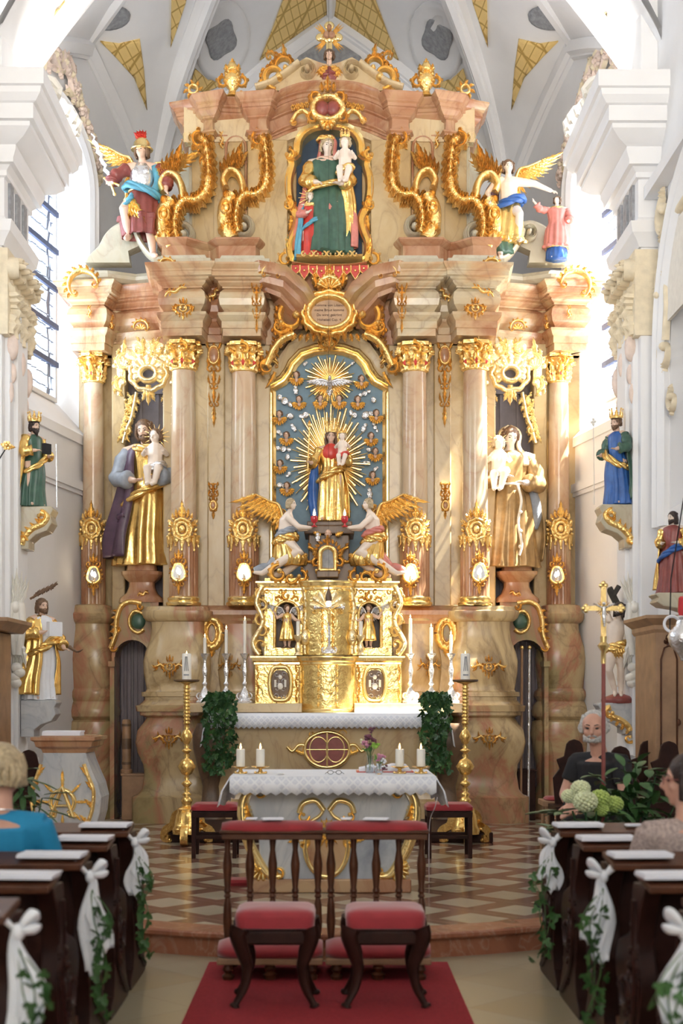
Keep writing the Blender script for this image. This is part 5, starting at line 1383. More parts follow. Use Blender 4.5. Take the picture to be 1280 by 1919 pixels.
def saint(name, label, cat, loc, H, rotz=0, yaw=0, tilt=.15, roll=0, robe_m='robe_gold', under=None, cloak=None, cloak_arc=(-.3, PI+.3), hairm='hair_brown', hl=.4, beardL=None, wid=1.0,
          armL=None, armR=None, sleeve=None, skin_='pale_skin', sway=.03, folds=9, amp=.10, belt=None, sash=None, sash_m=None, collar=None, seed=1, feet=True, hem=0.0, bare=False, headc=None, n_=64, legs=None, lean=0, grp=None):
    """standing robed statue, H high, facing -Y; arms: (elbow, wrist, hand direction) as fractions of H; +x = image right"""
    root = thing(name, label, cat, loc, rotz, grp); S = lambda x, y, z: (x*H, y*H, z*H)
    r = H*.068; hc = headc or (sway*.5+lean, -.03, .925); mb = MB()
    m = head(mb, S(*hc), r, yaw, tilt, roll, S(sway+lean*.8, .0, .82))
    shz = .80
    mb.tube([S(sway*1.0+lean*.8, 0, .83), S(sway+lean*.6, 0, .76), S(sway+lean*.5, -.005, .66), S(sway+lean*.3, 0, .56)], [H*.045, H*.095*wid, H*.085*wid, H*.08*wid], 12, .75, up=(0, 1, 0))
    arms = []
    for sg, a in ((-1, armL), (1, armR)):
        if a is None: a = ((sg*.17, -.02, .62), (sg*.08, -.14, .60), (-sg*.6, -.6, .2))
        sh = (sg*.115*wid+sway+lean*.8, .0, shz-.015); e, w, d = a; arms.append((sg, sh, e, w))
        mb.tube([S(sg*.04+lean*.8, 0, .80), S(*sh), S(*e), S(*w)], [H*.045, H*.046, H*.034, H*.020], 10)
        mb.tube([S(*e), S(*w)], [H*.034, H*.02], 10)
        hand(mb, S(*w), d, H*.085, (0, -.3, -1) if abs(d[2]) < .7 else (0, -1, 0), .5, -sg)
    lg = legs or [((-.06+sway, 0, .50), (-.08, -.05, .28), (-.07, -.01, .05), (-.10, -.12, .015)), ((.06+sway, 0, .50), (.07, -.02, .28), (.06, 0, .05), (.09, -.11, .015))]
    for a, b, c, d in lg:
        mb.tube([S(*a), S((a[0]+b[0])/2, (a[1]+b[1])/2-.005, (a[2]+b[2])/2), S(*b), S((b[0]+c[0])/2, (b[1]+c[1])/2+.012, (b[2]*.6+c[2]*.4)), S(*c)], [H*.075, H*.062, H*.042, H*.040, H*.025], 10)
        mb.tube([S(*c), S((c[0]+d[0])/2, (c[1]+d[1])/2, d[2]+.015), S(*d)], [H*.026, H*.028, H*.016], 8, 1.0)
    body = mb.skin('body', skin_, root, max(.008, H*.009), 2)
    eyes(body, m, r)
    mb = MB(); hair(mb, m, r, hl, 1.04, True, seed)
    if beardL is not None: beard(mb, m, r, beardL)
    mb.build('hair', hairm, body, ang=0)
    if robe_m:
        q = wid; top = .60 if bare else .83
        secs = [(hem, lean*.0, 0, .17*q, .135*q, amp*1.35), (hem+.04, 0, 0, .165*q, .13*q, amp*1.3), (.2, 0, 0, .15*q, .12*q, amp*1.1), (.36, sway*.6, -.01, .14*q, .11*q, amp), (.5, sway+lean*.3, -.005, .125*q, .10*q, amp*.7), (.58, sway+lean*.4, 0, .10*q, .085*q, amp*.4)]
        if not bare: secs += [(.66, sway+lean*.5, 0, .105*q, .085*q, amp*.4), (.75, sway+lean*.7, 0, .12*q, .08*q, amp*.25), (.80, sway+lean*.8, 0, .115*q, .068*q, amp*.2), (.83, sway+lean*.8, 0, .055, .048, .02)]
        secs = [(z*H, x*H, y*H, a*H, b*H, am) for z, x, y, a, b, am in secs]
        mb = MB(); robe(mb, secs, n_, 5, folds, seed); mb.build('robe', robe_m, root, ang=0)
        if not bare or sleeve:
            for sg, sh, e, w in arms:
                mb = MB(); pts = [Vector(S(*sh)), Vector(S(*e)), Vector(S(*w))]; wq = pts[1]+(pts[2]-pts[1])*.72
                P_ = cr([pts[0], pts[1], wq], 5); n = len(P_)
                mb.tube(P_, [H*(.052+.010*sin(k*1.9+seed)+.008*k/n) for k in range(n)], 12); mb.build('sleeve', sleeve or robe_m, root, ang=0)
    if under: mb = MB(); robe(mb, [(z*H, x*H, y*H, a*H, b*H, am) for z, x, y, a, b, am in [(0, 0, -.005, .13*wid, .12*wid, .1), (.1, 0, -.005, .13*wid, .12*wid, .1), (.25, 0, 0, .10*wid, .09*wid, .1)]], 48, 4, 11, seed+3); mb.build('underskirt', under, root, ang=0)
    if cloak:
        q = wid*1.22
        secs = [(.05, -.02, .015, .17*q, .14*q, amp*1.6), (.2, -.01, .01, .17*q, .13*q, amp*1.5), (.38, sway, .01, .16*q, .12*q, amp*1.2), (.55, sway+lean*.4, .005, .135*q, .10*q, amp), (.70, sway+lean*.6, .005, .135*q, .09*q, amp*.6), (.79, sway+lean*.8, .01, .115*q, .065*q, amp*.3), (.835, sway+lean*.8, .01, .055*q, .045*q, .03)]
        secs = [(z*H, x*H, y*H, a*H, b*H, am) for z, x, y, a, b, am in secs]
        mb = MB(); robe(mb, secs, 48, 5, 8, seed+5, cloak_arc, .012); mb.build('cloak', cloak, root, ang=0)
    if sash: mb = MB(); swag(mb, S(sway, -.01, sash[0]), H*.14*wid, H*.12*wid, H*sash[1], H*sash[2], drop_=0); mb.build('sash', sash_m or robe_m, root, ang=0)
    if collar: mb = MB(); swag(mb, S(sway+lean*.8, -.005, .80), H*.085*wid, H*.06, 0, H*.026); mb.build('collar', collar, root, ang=0)
    if belt: mb = MB(); mb.tube([(H*(sway+lean*.4)+cos(a)*H*.108*wid, sin(a)*H*.094*wid, H*.585) for a in [2*PI*i/24 for i in range(25)]], H*.009, 6); mb.build('belt', belt, root)
    return root, m, r, S
def add(root, fn, name, mat, ang=60):
    mb = MB(); fn(mb); return mb.build(name, mat, root, ang=ang)
# NB: parts of a figure are modelled round the root's origin, so parent without offset
_par = par
def par(o, p, keep=True):
    w = WM(p); base = w
    o.parent = p
    if not keep or getattr(p, 'name', '') in LOCAL or (p.parent and p.parent.name in LOCAL): o.matrix_parent_inverse = Matrix.Identity(4)
    else: o.matrix_parent_inverse = w.inverted()
LOCAL = set()
_thing = thing
def thing_local(*a, **k):
    o = _thing(*a, **k); LOCAL.add(o.name); return o
thing = thing_local

# bearded saint with infant (left niche)
r_, m, r, S = saint('saint_statue', 'bearded saint statue in gold robe and purple cloak carrying an infant, left niche', 'statue', (X(266, 161), 16.25, Z(1060, 160)), 1.70, 0, -.15, .25, -.12, 'robe_gold', None, 'purple', (.3, PI+1.15), 'hair_brown', .35, .6, 1.08,
    ((-.17, -.05, .60), (-.03, -.17, .56), (.7, -.4, .1)), ((.20, -.05, .62), (.09, -.19, .58), (-.8, -.3, .1)), 'grey_cloth', 'skin', .02, 8, .14, None, (.50, .08, .03), 'robe_gold', 'gold', 4)
child(r_, (.17, -.20, 1.10), -.4, .62, cloth='silver', hairm='hair_brown'); halo(r_, (.18, -.20, 1.48), .09, 14, .06)
add(r_, lambda mb: swag(mb, (0, -.03, .74), .27, .22, .22, .06, a0=-.2, a1=PI+.9), 'cloak_fold', 'purple', 0)
# friar with infant (right niche)
r_, m, r, S = saint('friar_statue', 'hooded friar statue with rope belt holding an infant in the right niche', 'statue', (X(958, 161), 16.25, Z(1064, 160)), 1.64, 0, .15, .30, .1, 'bronze_brown', None, 'bronze_brown', (.2, PI-.2), 'hair_brown', .05, None, 1.12,
    ((-.19, -.06, .62), (-.06, -.19, .62), (.7, -.4, .1)), ((.20, -.04, .60), (.07, -.18, .58), (-.8, -.3, .1)), 'bronze_brown', 'pale_skin', .0, 10, .13, 'stucco_white', None, None, None, 9)
child(r_, (-.16, -.20, 1.06), .3, .60, cloth='stucco_white'); halo(r_, (-.17, -.20, 1.45), .07, 10, .06)
def cowl(mb): robe(mb, [(1.18, 0, .0, .23, .17, .05), (1.30, 0, 0, .215, .15, .05), (1.38, 0, .01, .15, .115, .03), (1.44, 0, .03, .13, .11, .02), (1.55, .0, .04, .145, .12, .02), (1.63, 0, .05, .11, .1, .02), (1.68, 0, .06, .03, .03, .01)], 48, 4, 6, 2, (-.9, PI+.9), .03)
add(r_, cowl, 'hood', plain('pale_brown_habit_paint', (.62, .50, .33), .35, .2, var=.15), 0)
add(r_, lambda mb: (mb.tube(cr([(.06, -.20, .94), (.10, -.24, .75), (.06, -.26, .5), (.10, -.27, .25), (.07, -.27, .12)], 5), .016, 8), [mb.ball((.085, -.265, z), .024, 8, 6) for z in (.62, .40, .22)]), 'rope', 'stucco_white')
add(r_, lambda mb: robe(mb, [(.45, .26, .02, .06, .05, .2), (.6, .27, .0, .09, .06, .2), (.8, .25, -.02, .09, .07, .15), (.95, .22, -.03, .06, .05, .1)], 24, 5, 5, 3), 'hanging_sleeve', 'grey_cloth', 0)

# archangel with raised sword (upper left)
aY = 16.0
legsM = [((-.06, 0, .50), (-.13, -.13, .40), (-.10, -.06, .18), (-.12, -.14, .15)), ((.06, 0, .50), (.07, -.02, .28), (.10, 0, .05), (.14, -.10, .02))]
r_, m, r, S = saint('archangel_statue', 'helmeted archangel statue with raised silver sword and gold wings on the left parapet', 'statue', (X(266, 162), aY, Z(492, 162)), 1.36, 0, -.35, .1, -.05, 'maroon', None, None, None, 'hair_brown', .3, None, 1.05,
    ((-.22, -.04, .70), (-.25, -.06, .62), (-.6, -.2, .7)), ((.21, -.03, .70), (.22, -.10, .56), (.3, -.4, -.4)), 'maroon', 'skin', .01, 8, .12, 'gold', (.58, -.05, .03), 'sky_blue', None, 6, legs=legsM, hem=.33, bare=True)
add(r_, lambda mb: (mb.ball((0.01, -.01, .95), (.145, .11, .19), 16, 10), mb.ball((-.05, -.06, 1.0), (.06, .06, .06)), mb.ball((.06, -.06, 1.0), (.06, .06, .06))), 'breastplate', 'silver')
add(r_, lambda mb: (mb.xf(Matrix.Identity(4)), mb.lathe([(.125, 1.27), (.13, 1.28), (.10, 1.30), (.095, 1.35), (.06, 1.40), (.01, 1.42)], .01, -.02, 20)), 'helmet', 'smooth_gold')
add(r_, lambda mb: [mb.leaf(.0, 1.38, PI/2+q*.3, .13, .03, .3, .05, -.02) for q in (-2, -1, 0, 1, 2)], 'helmet_plume', 'red')
def sword(mb):
    a, b = Vector((-.33, -.09, .86)), Vector((-.56, -.09, 1.45)); d = (b-a).normalized()
    pts = [a+d*(.62*k/14)+Vector((cos(k*2.4)*.018, 0, 0)) for k in range(15)]; mb.tube(pts, [.028]*12+[.022, .015, .004], 6, .4)
add(r_, sword, 'sword_blade', 'silver'); add(r_, lambda mb: (mb.tube([(-.42, -.09, .93), (-.24, -.09, .84)], .014, 6), mb.tube([(-.345, -.09, .885), (-.30, -.08, .76)], .016, 6), mb.ball((-.295, -.08, .745), .022)), 'sword_hilt', 'gold')
add(r_, lambda mb: wing(mb, (-.07, 1.0), -1, .34, .30, 11, .03, .06), 'wing', 'gold'); add(r_, lambda mb: wing(mb, (.08, 1.02), 1, .40, .16, 11, .03, .06), 'wing', 'gold')
add(r_, lambda mb: (swag(mb, (-.1, -.1, .66), .09, .10, .1, .035, a0=.5, a1=5), mb.tube(cr([(.16, -.03, 1.08), (.20, -.05, .9), (.16, -.08, .78)], 4), .05, 8)), 'blue_drape', 'sky_blue', 0)
add(r_, lambda mb: [mb.leaf(-.14+.02*k, .72-.02*k, -PI/2+.1*k, .30, .04, .2, .05, -.16) for k in range(5)], 'gold_lining', 'robe_gold')
# guardian angel pointing (upper right)
legsG = [((-.06, 0, .50), (-.10, -.06, .28), (-.07, -.01, .05), (-.08, -.1, .015)), ((.06, 0, .50), (.10, -.15, .42), (.10, -.06, .20), (.12, -.13, .17))]
r_, m, r, S = saint('guardian_angel_statue', 'bare chested angel statue pointing right with gold wings on the right parapet', 'statue', (X(950, 162), aY, Z(492, 162)), 1.16, 0, .1, .05, .05, 'robe_gold', None, None, None, 'hair_brown', .25, None, 1.0,
    ((-.20, -.02, .66), (-.18, -.12, .55), (-.2, -.6, -.3)), ((.26, -.03, .76), (.43, -.05, .68), (.9, -.2, -.3)), None, 'pale_skin', .01, 7, .16, None, (.56, .05, .04), 'blue', None, 8, bare=True, legs=legsG, hem=.18)
add(r_, lambda mb: wing(mb, (.08, .90), 1, .36, .26, 12, .03, .06), 'wing', 'gold'); add(r_, lambda mb: wing(mb, (-.08, .90), -1, .22, .2, 10, .03, .06), 'wing', 'gold')
add(r_, lambda mb: robe(mb, [(.5, -.20, .02, .07, .05, .2), (.65, -.20, .02, .09, .06, .2), (.85, -.16, .02, .07, .06, .15), (.95, -.10, .02, .04, .04, .1)], 24, 5, 5, 3), 'dark_drape', 'purple', 0)
add(r_, lambda mb: robe(mb, [(.10, -.06, .03, .12, .09, .2), (.3, -.10, .02, .13, .1, .2), (.5, -.12, 0, .10, .09, .15)], 30, 5, 6, 5), 'green_drape', 'green', 0)
r_, m, r, S = saint('tobias_statue', 'small boy statue in red coat with gold trim reaching up at the right parapet end', 'statue', (X(1042, 161), 16.1, Z(490, 161)), .74, 0, -.5, -.2, 0, 'rose_cloth', 'blue', None, None, 'hair_brown', .15, None, 1.25,
    ((-.26, -.04, .78), (-.36, -.08, .88), (-.5, -.1, .8)), ((.20, -.03, .66), (.16, -.12, .56), (-.3, -.6, .1)), 'rose_cloth', 'pale_skin', .0, 8, .12, None, None, None, 'gold', 3, hem=.18)
add(r_, lambda mb: mb.tube([(cos(a)*.125, sin(a)*.10, .14) for a in [2*PI*i/20 for i in range(21)]], .014, 6), 'gold_hem', 'gold')

# upper niche: woman with girl and crowned child
r_, m, r, S = saint('mother_saint_statue', 'veiled woman statue in green dress and gold cloak holding a child in the upper niche', 'statue', (X(622, 164), 16.0, Z(470, 164)), 1.34, 0, .25, .25, .12, 'green', None, 'rose_cloth', (-.4, PI+.2), 'hair_gold', .3, None, 1.2,
    ((-.19, -.05, .62), (-.08, -.15, .57), (.3, -.5, -.2)), ((.19, -.04, .62), (.10, -.17, .55), (-.7, -.4, .1)), 'robe_gold', 'pale_skin', .0, 9, .14, None, (.56, .03, .025), 'robe_gold', 'skin', 11)
r_.location.x -= .05
b, mm, rr = child(r_, (.20, -.18, .90), -.3, .52, cloth='gold'); crown(r_, (.20, -.20, 1.27), .045, .07)
def veil(mb): robe(mb, [(1.0, 0, .02, .15, .08, .05), (1.10, -.01, .03, .12, .085, .04), (1.2, .0, .02, .105, .10, .03), (1.30, .01, .01, .10, .10, .02), (1.37, .02, .01, .05, .06, .01), (1.385, .02, .01, .01, .01, 0)], 36, 4, 5, 3, (-.75, PI+.75), .02)
add(r_, veil, 'veil', 'rose_cloth', 0)
add(r_, lambda mb: swag(mb, (-.02, .0, 1.33), .09, .08, .0, .025), 'gold_turban', 'gold', 0)
add(r_, lambda mb: robe(mb, [(.12, .22, .0, .07, .06, .25), (.3, .24, -.02, .08, .06, .25), (.55, .24, -.04, .08, .06, .2), (.78, .2, -.06, .08, .07, .15)], 30, 5, 6, 5), 'gold_mantle', 'robe_gold', 0)
r_, m, r, S = saint('girl_statue', 'small girl statue in red dress with ray halo at the left of the upper niche', 'statue', (X(581, 167), 15.92, Z(472, 167)), .80, 0, .3, -.05, 0, 'red', None, 'sky_blue', (.6, PI+.9), 'hair_gold', .25, None, 1.0,
    ((-.15, -.04, .66), (-.02, -.16, .66), (.6, -.4, .3)), ((.20, -.04, .72), (.34, -.08, .80), (.8, -.2, .5)), 'rose_cloth', 'pale_skin', .0, 9, .12, None, (.52, .1, .03), 'sky_blue', 'gold', 12)
halo(r_, (.01, .0, .75), .07, 16, .08)

# crowned madonna in front of the sunburst
ML = Vector((X(620, 167), 15.75, Z(974, 167)))
r_, m, r, S = saint('madonna_statue', 'crowned madonna statue in gold robe and red bodice holding a child before the sunburst', 'statue', tuple(ML), 1.04, 0, .1, .05, 0, 'robe_gold', None, 'robe_gold', (.1, PI-.1), 'hair_brown', .7, None, 1.0,
    ((-.19, -.04, .64), (-.22, -.12, .62), (-.4, -.6, .3)), ((.19, -.04, .66), (.13, -.16, .62), (-.6, -.4, .1)), 'robe_gold', 'skin', .0, 8, .16, None, (.52, .07, .035), 'robe_gold', None, 13)
add(r_, lambda mb: mb.ball((0, -.035, .775), (.10, .075, .11), 16, 12), 'bodice', 'red')
add(r_, lambda mb: robe(mb, [(.02, -.17, .0, .05, .05, .25), (.25, -.20, -.0, .055, .05, .25), (.5, -.19, -.02, .05, .05, .2), (.66, -.17, -.02, .03, .03, .1)], 24, 5, 5, 3), 'blue_mantle', 'blue', 0)
child(r_, (.13, -.16, .72), -.2, .36, cloth='red'); crown(r_, (.13, -.18, .97), .036, .05); crown(r_, (.005, -.025, 1.005), .062, .10)
add(r_, lambda mb: (mb.tube([(-.26, -.14, .55), (-.24, -.14, 1.05)], .008, 6), mb.ball((-.24, -.14, 1.07), .022), mb.leaf(-.24, 1.07, PI/2, .06, .015, 0, .02, -.14)), 'sceptre', 'gold')
# stepped marble plinth under the madonna
MP = thing('marble_plinth', 'brown stepped marble plinth carrying the madonna behind the relic frame', 'plinth', (X(616, 168), 15.6, Z(1088, 168)))
LOCAL.discard(MP.name)
def sbx(mb, a, b, c, d, s, y0, y1): mb.box(X(a, s), X(b, s), y0, y1, Z(d, s), Z(c, s))
mb = MB()
for a, b, c, d, y in ((575, 660, 975, 984, 15.55), (570, 664, 984, 1000, 15.5), (578, 655, 1000, 1052, 15.56), (566, 668, 1052, 1090, 15.46)): sbx(mb, a, b, c, d, 168, y, 16.1)
mb.build('plinth_steps', 'dark_marble', MP, bev=.012)
mb = MB(); i0 = 0; m = head(mb, (X(615, 169), 15.42, Z(1000, 169)), .05, 0, 0); mb.build('carved_head', 'skin', MP)
mb = MB()
for sg in (-1, 1): mb.scroll(X(615+sg*38, 170), Z(1040, 170), .10, PI/2, sg*5, .03, .06, 15.45, 4, .5); mb.leaf(X(615+sg*14, 170), Z(1000, 170), PI/2-sg*1.3, .10, .03, sg*.4, .03, 15.45)
mb.box(X(600, 170), X(630, 170), 15.42, 15.5, Z(1050, 170), Z(1046, 170)); mb.build('plinth_scroll', 'gold', MP)
# relic frame on the plinth
RF = thing('relic_frame', 'small arched gilt frame with grey relief panel above the tabernacle', 'reliquary', (X(614, 171), 15.3, Z(1082, 171))); LOCAL.discard(RF.name)
c = Vector((X(614, 171), 15.3, Z(1045, 171)))
ar = [(-.085, -.13), (-.085, .04)]+[(.085*cos(a), .04+.085*sin(a)) for a in [PI-PI*i/10 for i in range(11)]]+[(.085, -.13)]
mb = MB(); mb.prism([(c.x+x, c.z+z) for x, z in ar], 15.28, 15.34); mb.build('relief_panel', 'grey_relief', RF, False)
mb = MB(); mb.ribbon(ar+[ar[0]], .028, .06)
for k in range(12): a = -.2+(PI+.4)*k/11; mb.leaf(.12*cos(a), .05+.12*sin(a), a+.4, .06, .018, .6, .05)
for sg in (-1, 1): mb.scroll(sg*.12, -.05, .05, PI/2, -sg*5, .02, .05, 0, 3); mb.scroll(sg*.11, -.14, .05, PI/2, sg*5, .02, .05, 0, 3)
mb.leaf(0, .15, PI/2, .12, .03, 0, .06); mb.move(c.x, 15.28, c.z); mb.build('gilt_border', 'gold', RF)
mb = MB(); mb.box(c.x-.12, c.x+.12, 15.2, 15.4, Z(1082, 171), Z(1070, 171)); mb.build('foot', 'dark_marble', RF, bev=.01)
# kneeling candle bearing angels
def kneeler(sg, label, gm, px, py, rz):
    root = thing('candle_angel_statue', label, 'statue', (X(px, 169), 15.42, Z(py, 169)), 0); f = lambda x, y, z: (-sg*x, y, z)   # sg=-1: left figure facing right
    q = -sg; mb = MB(); r = .062; yw = q*1.15
    m = head(mb, (.02*q, -.02, .80), r, yw, .0, 0, (-.01*q, 0, .70))
    mb.tube([(-.01*q, 0, .71), (-.03*q, 0, .62), (-.05*q, 0, .50), (-.06*q, 0, .40)], [.04, .09, .08, .085], 12, .8, up=(0, 1, 0))
    for dy, el, wr in ((-.08, (.10*q, -.12, .54), (.23*q, -.12, .53)), (.06, (.10*q, .03, .53), (.20*q, -.03, .52))):
        mb.tube([(-.03*q, dy*.8, .66), el, wr], [.042, .032, .02], 10); hand(mb, wr, (q, -.1, .2), .075, (0, 0, 1), .6, 1)
    mb.tube([(-.06*q, -.03, .40), (.10*q, -.10, .26), (-.12*q, -.10, .14), (-.30*q, -.08, .03)], [.09, .07, .05, .03], 10); mb.tube([(-.30*q, -.08, .03), (-.40*q, -.08, .04)], [.03, .018], 8)
    mb.tube([(-.06*q, .05, .40), (.14*q, .03, .20), (-.05*q, .06, .06), (-.24*q, .06, .0)], [.09, .07, .05, .03], 10)
    b = mb.skin('body', 'pale_skin', root, .009, 2); eyes(b, m, r)
    mb = MB(); hair(mb, m, r, .25, 1.05, True, 3); mb.build('hair', 'hair_gold', b, ang=0)
    mb = MB(); swag(mb, (-.05*q, 0, .42), .11, .10, .02, .045); robe(mb, [(.12, -.0*q, -.0, .17, .13, .2), (.22, .01*q, -.02, .17, .13, .2), (.36, -.04*q, 0, .12, .11, .15), (.46, -.05*q, 0, .09, .09, .1)], 48, 5, 8, 4); mb.build('drapery', 'robe_gold', root, ang=0)
    mb = MB(); swag(mb, (-.04*q, 0, .50), .10, .09, .03, .03); mb.tube(cr([(-.10*q, .02, .3), (-.22*q, .0, .12), (-.30*q, -.02, .10), (-.38*q, 0, .06)], 4), .05, 8); mb.build('cloth', gm, root, ang=0)
    mb = MB(); wing(mb, (-.07*q, .62), -q, .36, .30, 12, .03, .10, .1, 1.2); mb.build('wing', 'gold', root, ang=60)
    mb = MB(); wing(mb, (-.02*q, .62), -q, .22, .2, 9, .03, .16, 0, .8); mb.build('wing', 'gold', root, ang=60)
    return root
kneeler(-1, 'kneeling angel statue with grey cloth holding a red candle left of the relic frame', 'grey_cloth', 543, 1080, 0)
kneeler(1, 'kneeling angel statue with rose cloth holding a red candle right of the relic frame', 'rose_cloth', 692, 1080, 0)
for px, w in ((589, 'left'), (646, 'right')):
    t = thing('red_votive_candle', 'lit red glass candle held by the %s kneeling angel' % w, 'candle', (X(px, 170), 15.28, Z(988, 170)))
    mb = MB(); mb.lathe([(.03, 0), (.035, .01), (.012, .02), (.012, .04), (.035, .06), (.042, .09), (.036, .12), (.001, .12)], 0, 0, 14); mb.build('glass', 'red_wax', t)
    mb = MB(); mb.lathe([(.003, .12), (.017, .135), (.014, .16), (.002, .20)], 0, 0, 10); mb.build('flame', 'flame', t)

# crowning bust with trefoil glory on the gable
t = thing('angel_bust', 'small veiled bust with gold wings on the gable top below the trefoil cross', 'statue', (X(617, 160), 16.15, Z(160, 160)))
mb = MB(); m = head(mb, (0, -.06, .28), .065, 0, .0, 0, (0, -.02, .18)); mb.build('head', 'skin', t)
mb = MB(); hair(mb, m, .065, .2, 1.1, True, 2); mb.build('hair', 'hair_brown', t, ang=0)
mb = MB(); mb.ball((0, 0, .06), (.12, .09, .12), 14, 10); swag(mb, (0, 0, .08), .08, .07, .02, .035); mb.build('robe', 'maroon', t)
mb = MB()
for sg in (-1, 1):
    for k in range(5): mb.leaf(sg*.03, .15, -PI/2+sg*(.3+.22*k), .15, .03, -sg*.4, .04, -.05)
mb.build('wing', 'gold', t)
t = thing('trefoil_cross', 'gold trefoil cross with heart and rays crowning the whole altar', 'cross', (X(617, 160), 16.25, Z(128, 160)))
mb = MB(); mb.box(-.035, .035, -.02, .02, .0, .45)
for x, z in ((-.10, .36), (.10, .36), (0, .50)): mb.ball((x, 0, z), (.06, .03, .05), 12, 8)
mb.ball((0, 0, .36), (.08, .04, .08)); mb.build('cross', 'smooth_gold', t)
mb = MB()
for k in range(4):
    for q in (-.14, 0, .14):
        a = PI/4+PI/2*k+q; mb.leaf(.06*cos(a), .36+.06*sin(a), a, .16, .012, 0, .02)
mb.build('rays', 'gold', t)
mb = MB(); mb.ball((-.03, -.05, .37), (.04, .03, .045)); mb.ball((.03, -.05, .37), (.04, .03, .045)); mb.ball((0, -.05, .46), (.03, .03, .035)); mb.build('heart', 'rose_marble', t)

# ---- statues on the side piers
def console(name, label, px, py, s, y, side, mat='grey_marble', w=.26, h=.42, gold=True):
    r_ = thing(name, label, 'console', (X(px, s), y, Z(py, s)))
    q = 1 if side == 'left' else -1; mb = MB()       # wall on the left for 'left'
    pts = [(-.16, 0), (.20, 0), (.22, -.03), (.19, -.09), (.21, -.16), (.16, -.24), (.05, -.28), (-.02, -.34), (-.02, -.42), (-.16, -.42)]
    mb.prism([(q*x*w/.26, z*h/.42) for x, z in pts], -.14, .14); mb.build('bracket', mat, r_, ang=30, bev=.008)
    if gold:
        mb = MB(); i = [(q*x*w/.26, z*h/.42) for x, z in ((.10, -.06), (.16, -.1), (.12, -.17), (.02, -.22), (-.06, -.3), (-.09, -.38))]
        mb.ribbon([(p.x, p.y) for p in cr([(a, b, 0) for a, b in i], 5)], .03, .03, -.14); mb.scroll(q*.10, -.10, .06, PI/2, -q*5, .022, .04, -.14); mb.scroll(-q*.08, -.34, .05, 0, q*5, .02, .04, -.14)
        for k in range(4): mb.leaf(q*(.1-.05*k), -.18-.04*k, PI/2+q*.6, .09, .018, .5, .03, -.14)
        mb.build('gilt_scroll', 'gold', r_)
    return r_
console('wall_console', 'grey bracket with gold scroll under the crowned king statue on the left pier', 63, 952, 189, 13.76, 'left')
r_, m, r, S = saint('king_statue', 'crowned bearded king statue in gold cloak and green robe on the left pier', 'statue', (X(62, 189), 13.72, Z(951, 189)), .86, .95, 0, .05, 0, 'green', None, 'robe_gold', (.2, PI+.2), 'hair_dark', .3, 1.0, 1.0,
    ((-.19, -.05, .62), (-.10, -.18, .62), (.2, -.8, .0)), ((.18, -.03, .62), (.14, -.14, .58), (-.2, -.7, .1)), 'robe_gold', 'skin', .02, 8, .13, None, (.5, .1, .03), 'robe_gold', None, 21)
crown(r_, (.01, -.02, .84), .055, .08)
add(r_, lambda mb: mb.box(-.06, .03, -.24, -.20, .50, .60), 'book', 'black')
add(r_, lambda mb: mb.tube([(.14, -.2, .0), (.13, -.2, .62)], .006, 6), 'staff', 'silver')
console('wall_console', 'grey bracket with gold scroll under the king statue in blue on the right pier', 1161, 948, 192, 13.55, 'right')
r_, m, r, S = saint('king_statue', 'crowned king statue in blue robe and green gold cloak on the right pier', 'statue', (X(1158, 192), 13.52, Z(947, 192)), .86, -.95, 0, .05, 0, 'blue', None, 'green', (-.2, PI-.2), 'hair_brown', .1, .5, 1.0,
    ((-.19, -.03, .62), (-.14, -.14, .56), (.1, -.8, .0)), ((.18, -.05, .64), (.12, -.18, .60), (-.2, -.7, .1)), 'green', 'skin', -.02, 8, .13, None, (.52, -.1, .035), 'robe_gold', None, 22)
crown(r_, (-.01, -.02, .84), .055, .08)
add(r_, lambda mb: (mb.tube([(-.13, -.2, .0), (-.14, -.2, .80)], .005, 6), mb.ball((-.14, -.2, .81), .02), [mb.ball((-.14+.025*cos(a), -.2, .81+.025*sin(a)), .014, 6, 5) for a in (0, 1.57, 3.14, 4.7)]), 'sceptre', 'stucco_white')
# apostle in gold lower left with its console
r_, m, r, S = saint('apostle_statue', 'brown haired apostle statue in gold cloak holding a grey book, lower left pier', 'statue', (X(74, 190), 13.7, Z(1311, 190)), 1.00, .8, 0, .1, 0, 'white_cloth', None, 'robe_gold', (-.9, PI+1.2), 'hair_brown', .45, .4, 1.0,
    ((-.19, -.05, .64), (-.06, -.17, .66), (.6, -.4, .3)), ((.2, -.05, .60), (.18, -.16, .50), (.2, -.8, -.1)), 'robe_gold', 'skin', .02, 9, .15, None, (.55, .08, .04), 'robe_gold', None, 23)
add(r_, lambda mb: (mb.tube([(-.10, .02, .99), (.10, -.16, 1.14)], [.012, .008], 6), [mb.leaf(-.08+.03*k, 1.0+.02*k, PI/4, .12, .015, .1, .02, .0-.03*k) for k in range(5)]), 'feather_halo', 'hair_brown')
add(r_, lambda mb: mb.box(-.05, .10, -.24, -.19, .62, .76), 'book', 'white_cloth'); add(r_, lambda mb: mb.tube(cr([(.18, -.24, .52), (.20, -.34, .47), (.2, -.44, .49)], 4), [.02, .018, .016, .014, .012, .01, .008, .005, .003], 6), 'knife', 'hair_brown')
console('wall_console', 'blue grey marble console with red base under the gold cloaked apostle, lower left', 72, 1312, 190, 13.7, 'left', 'blue_marble', .24, .36, False)
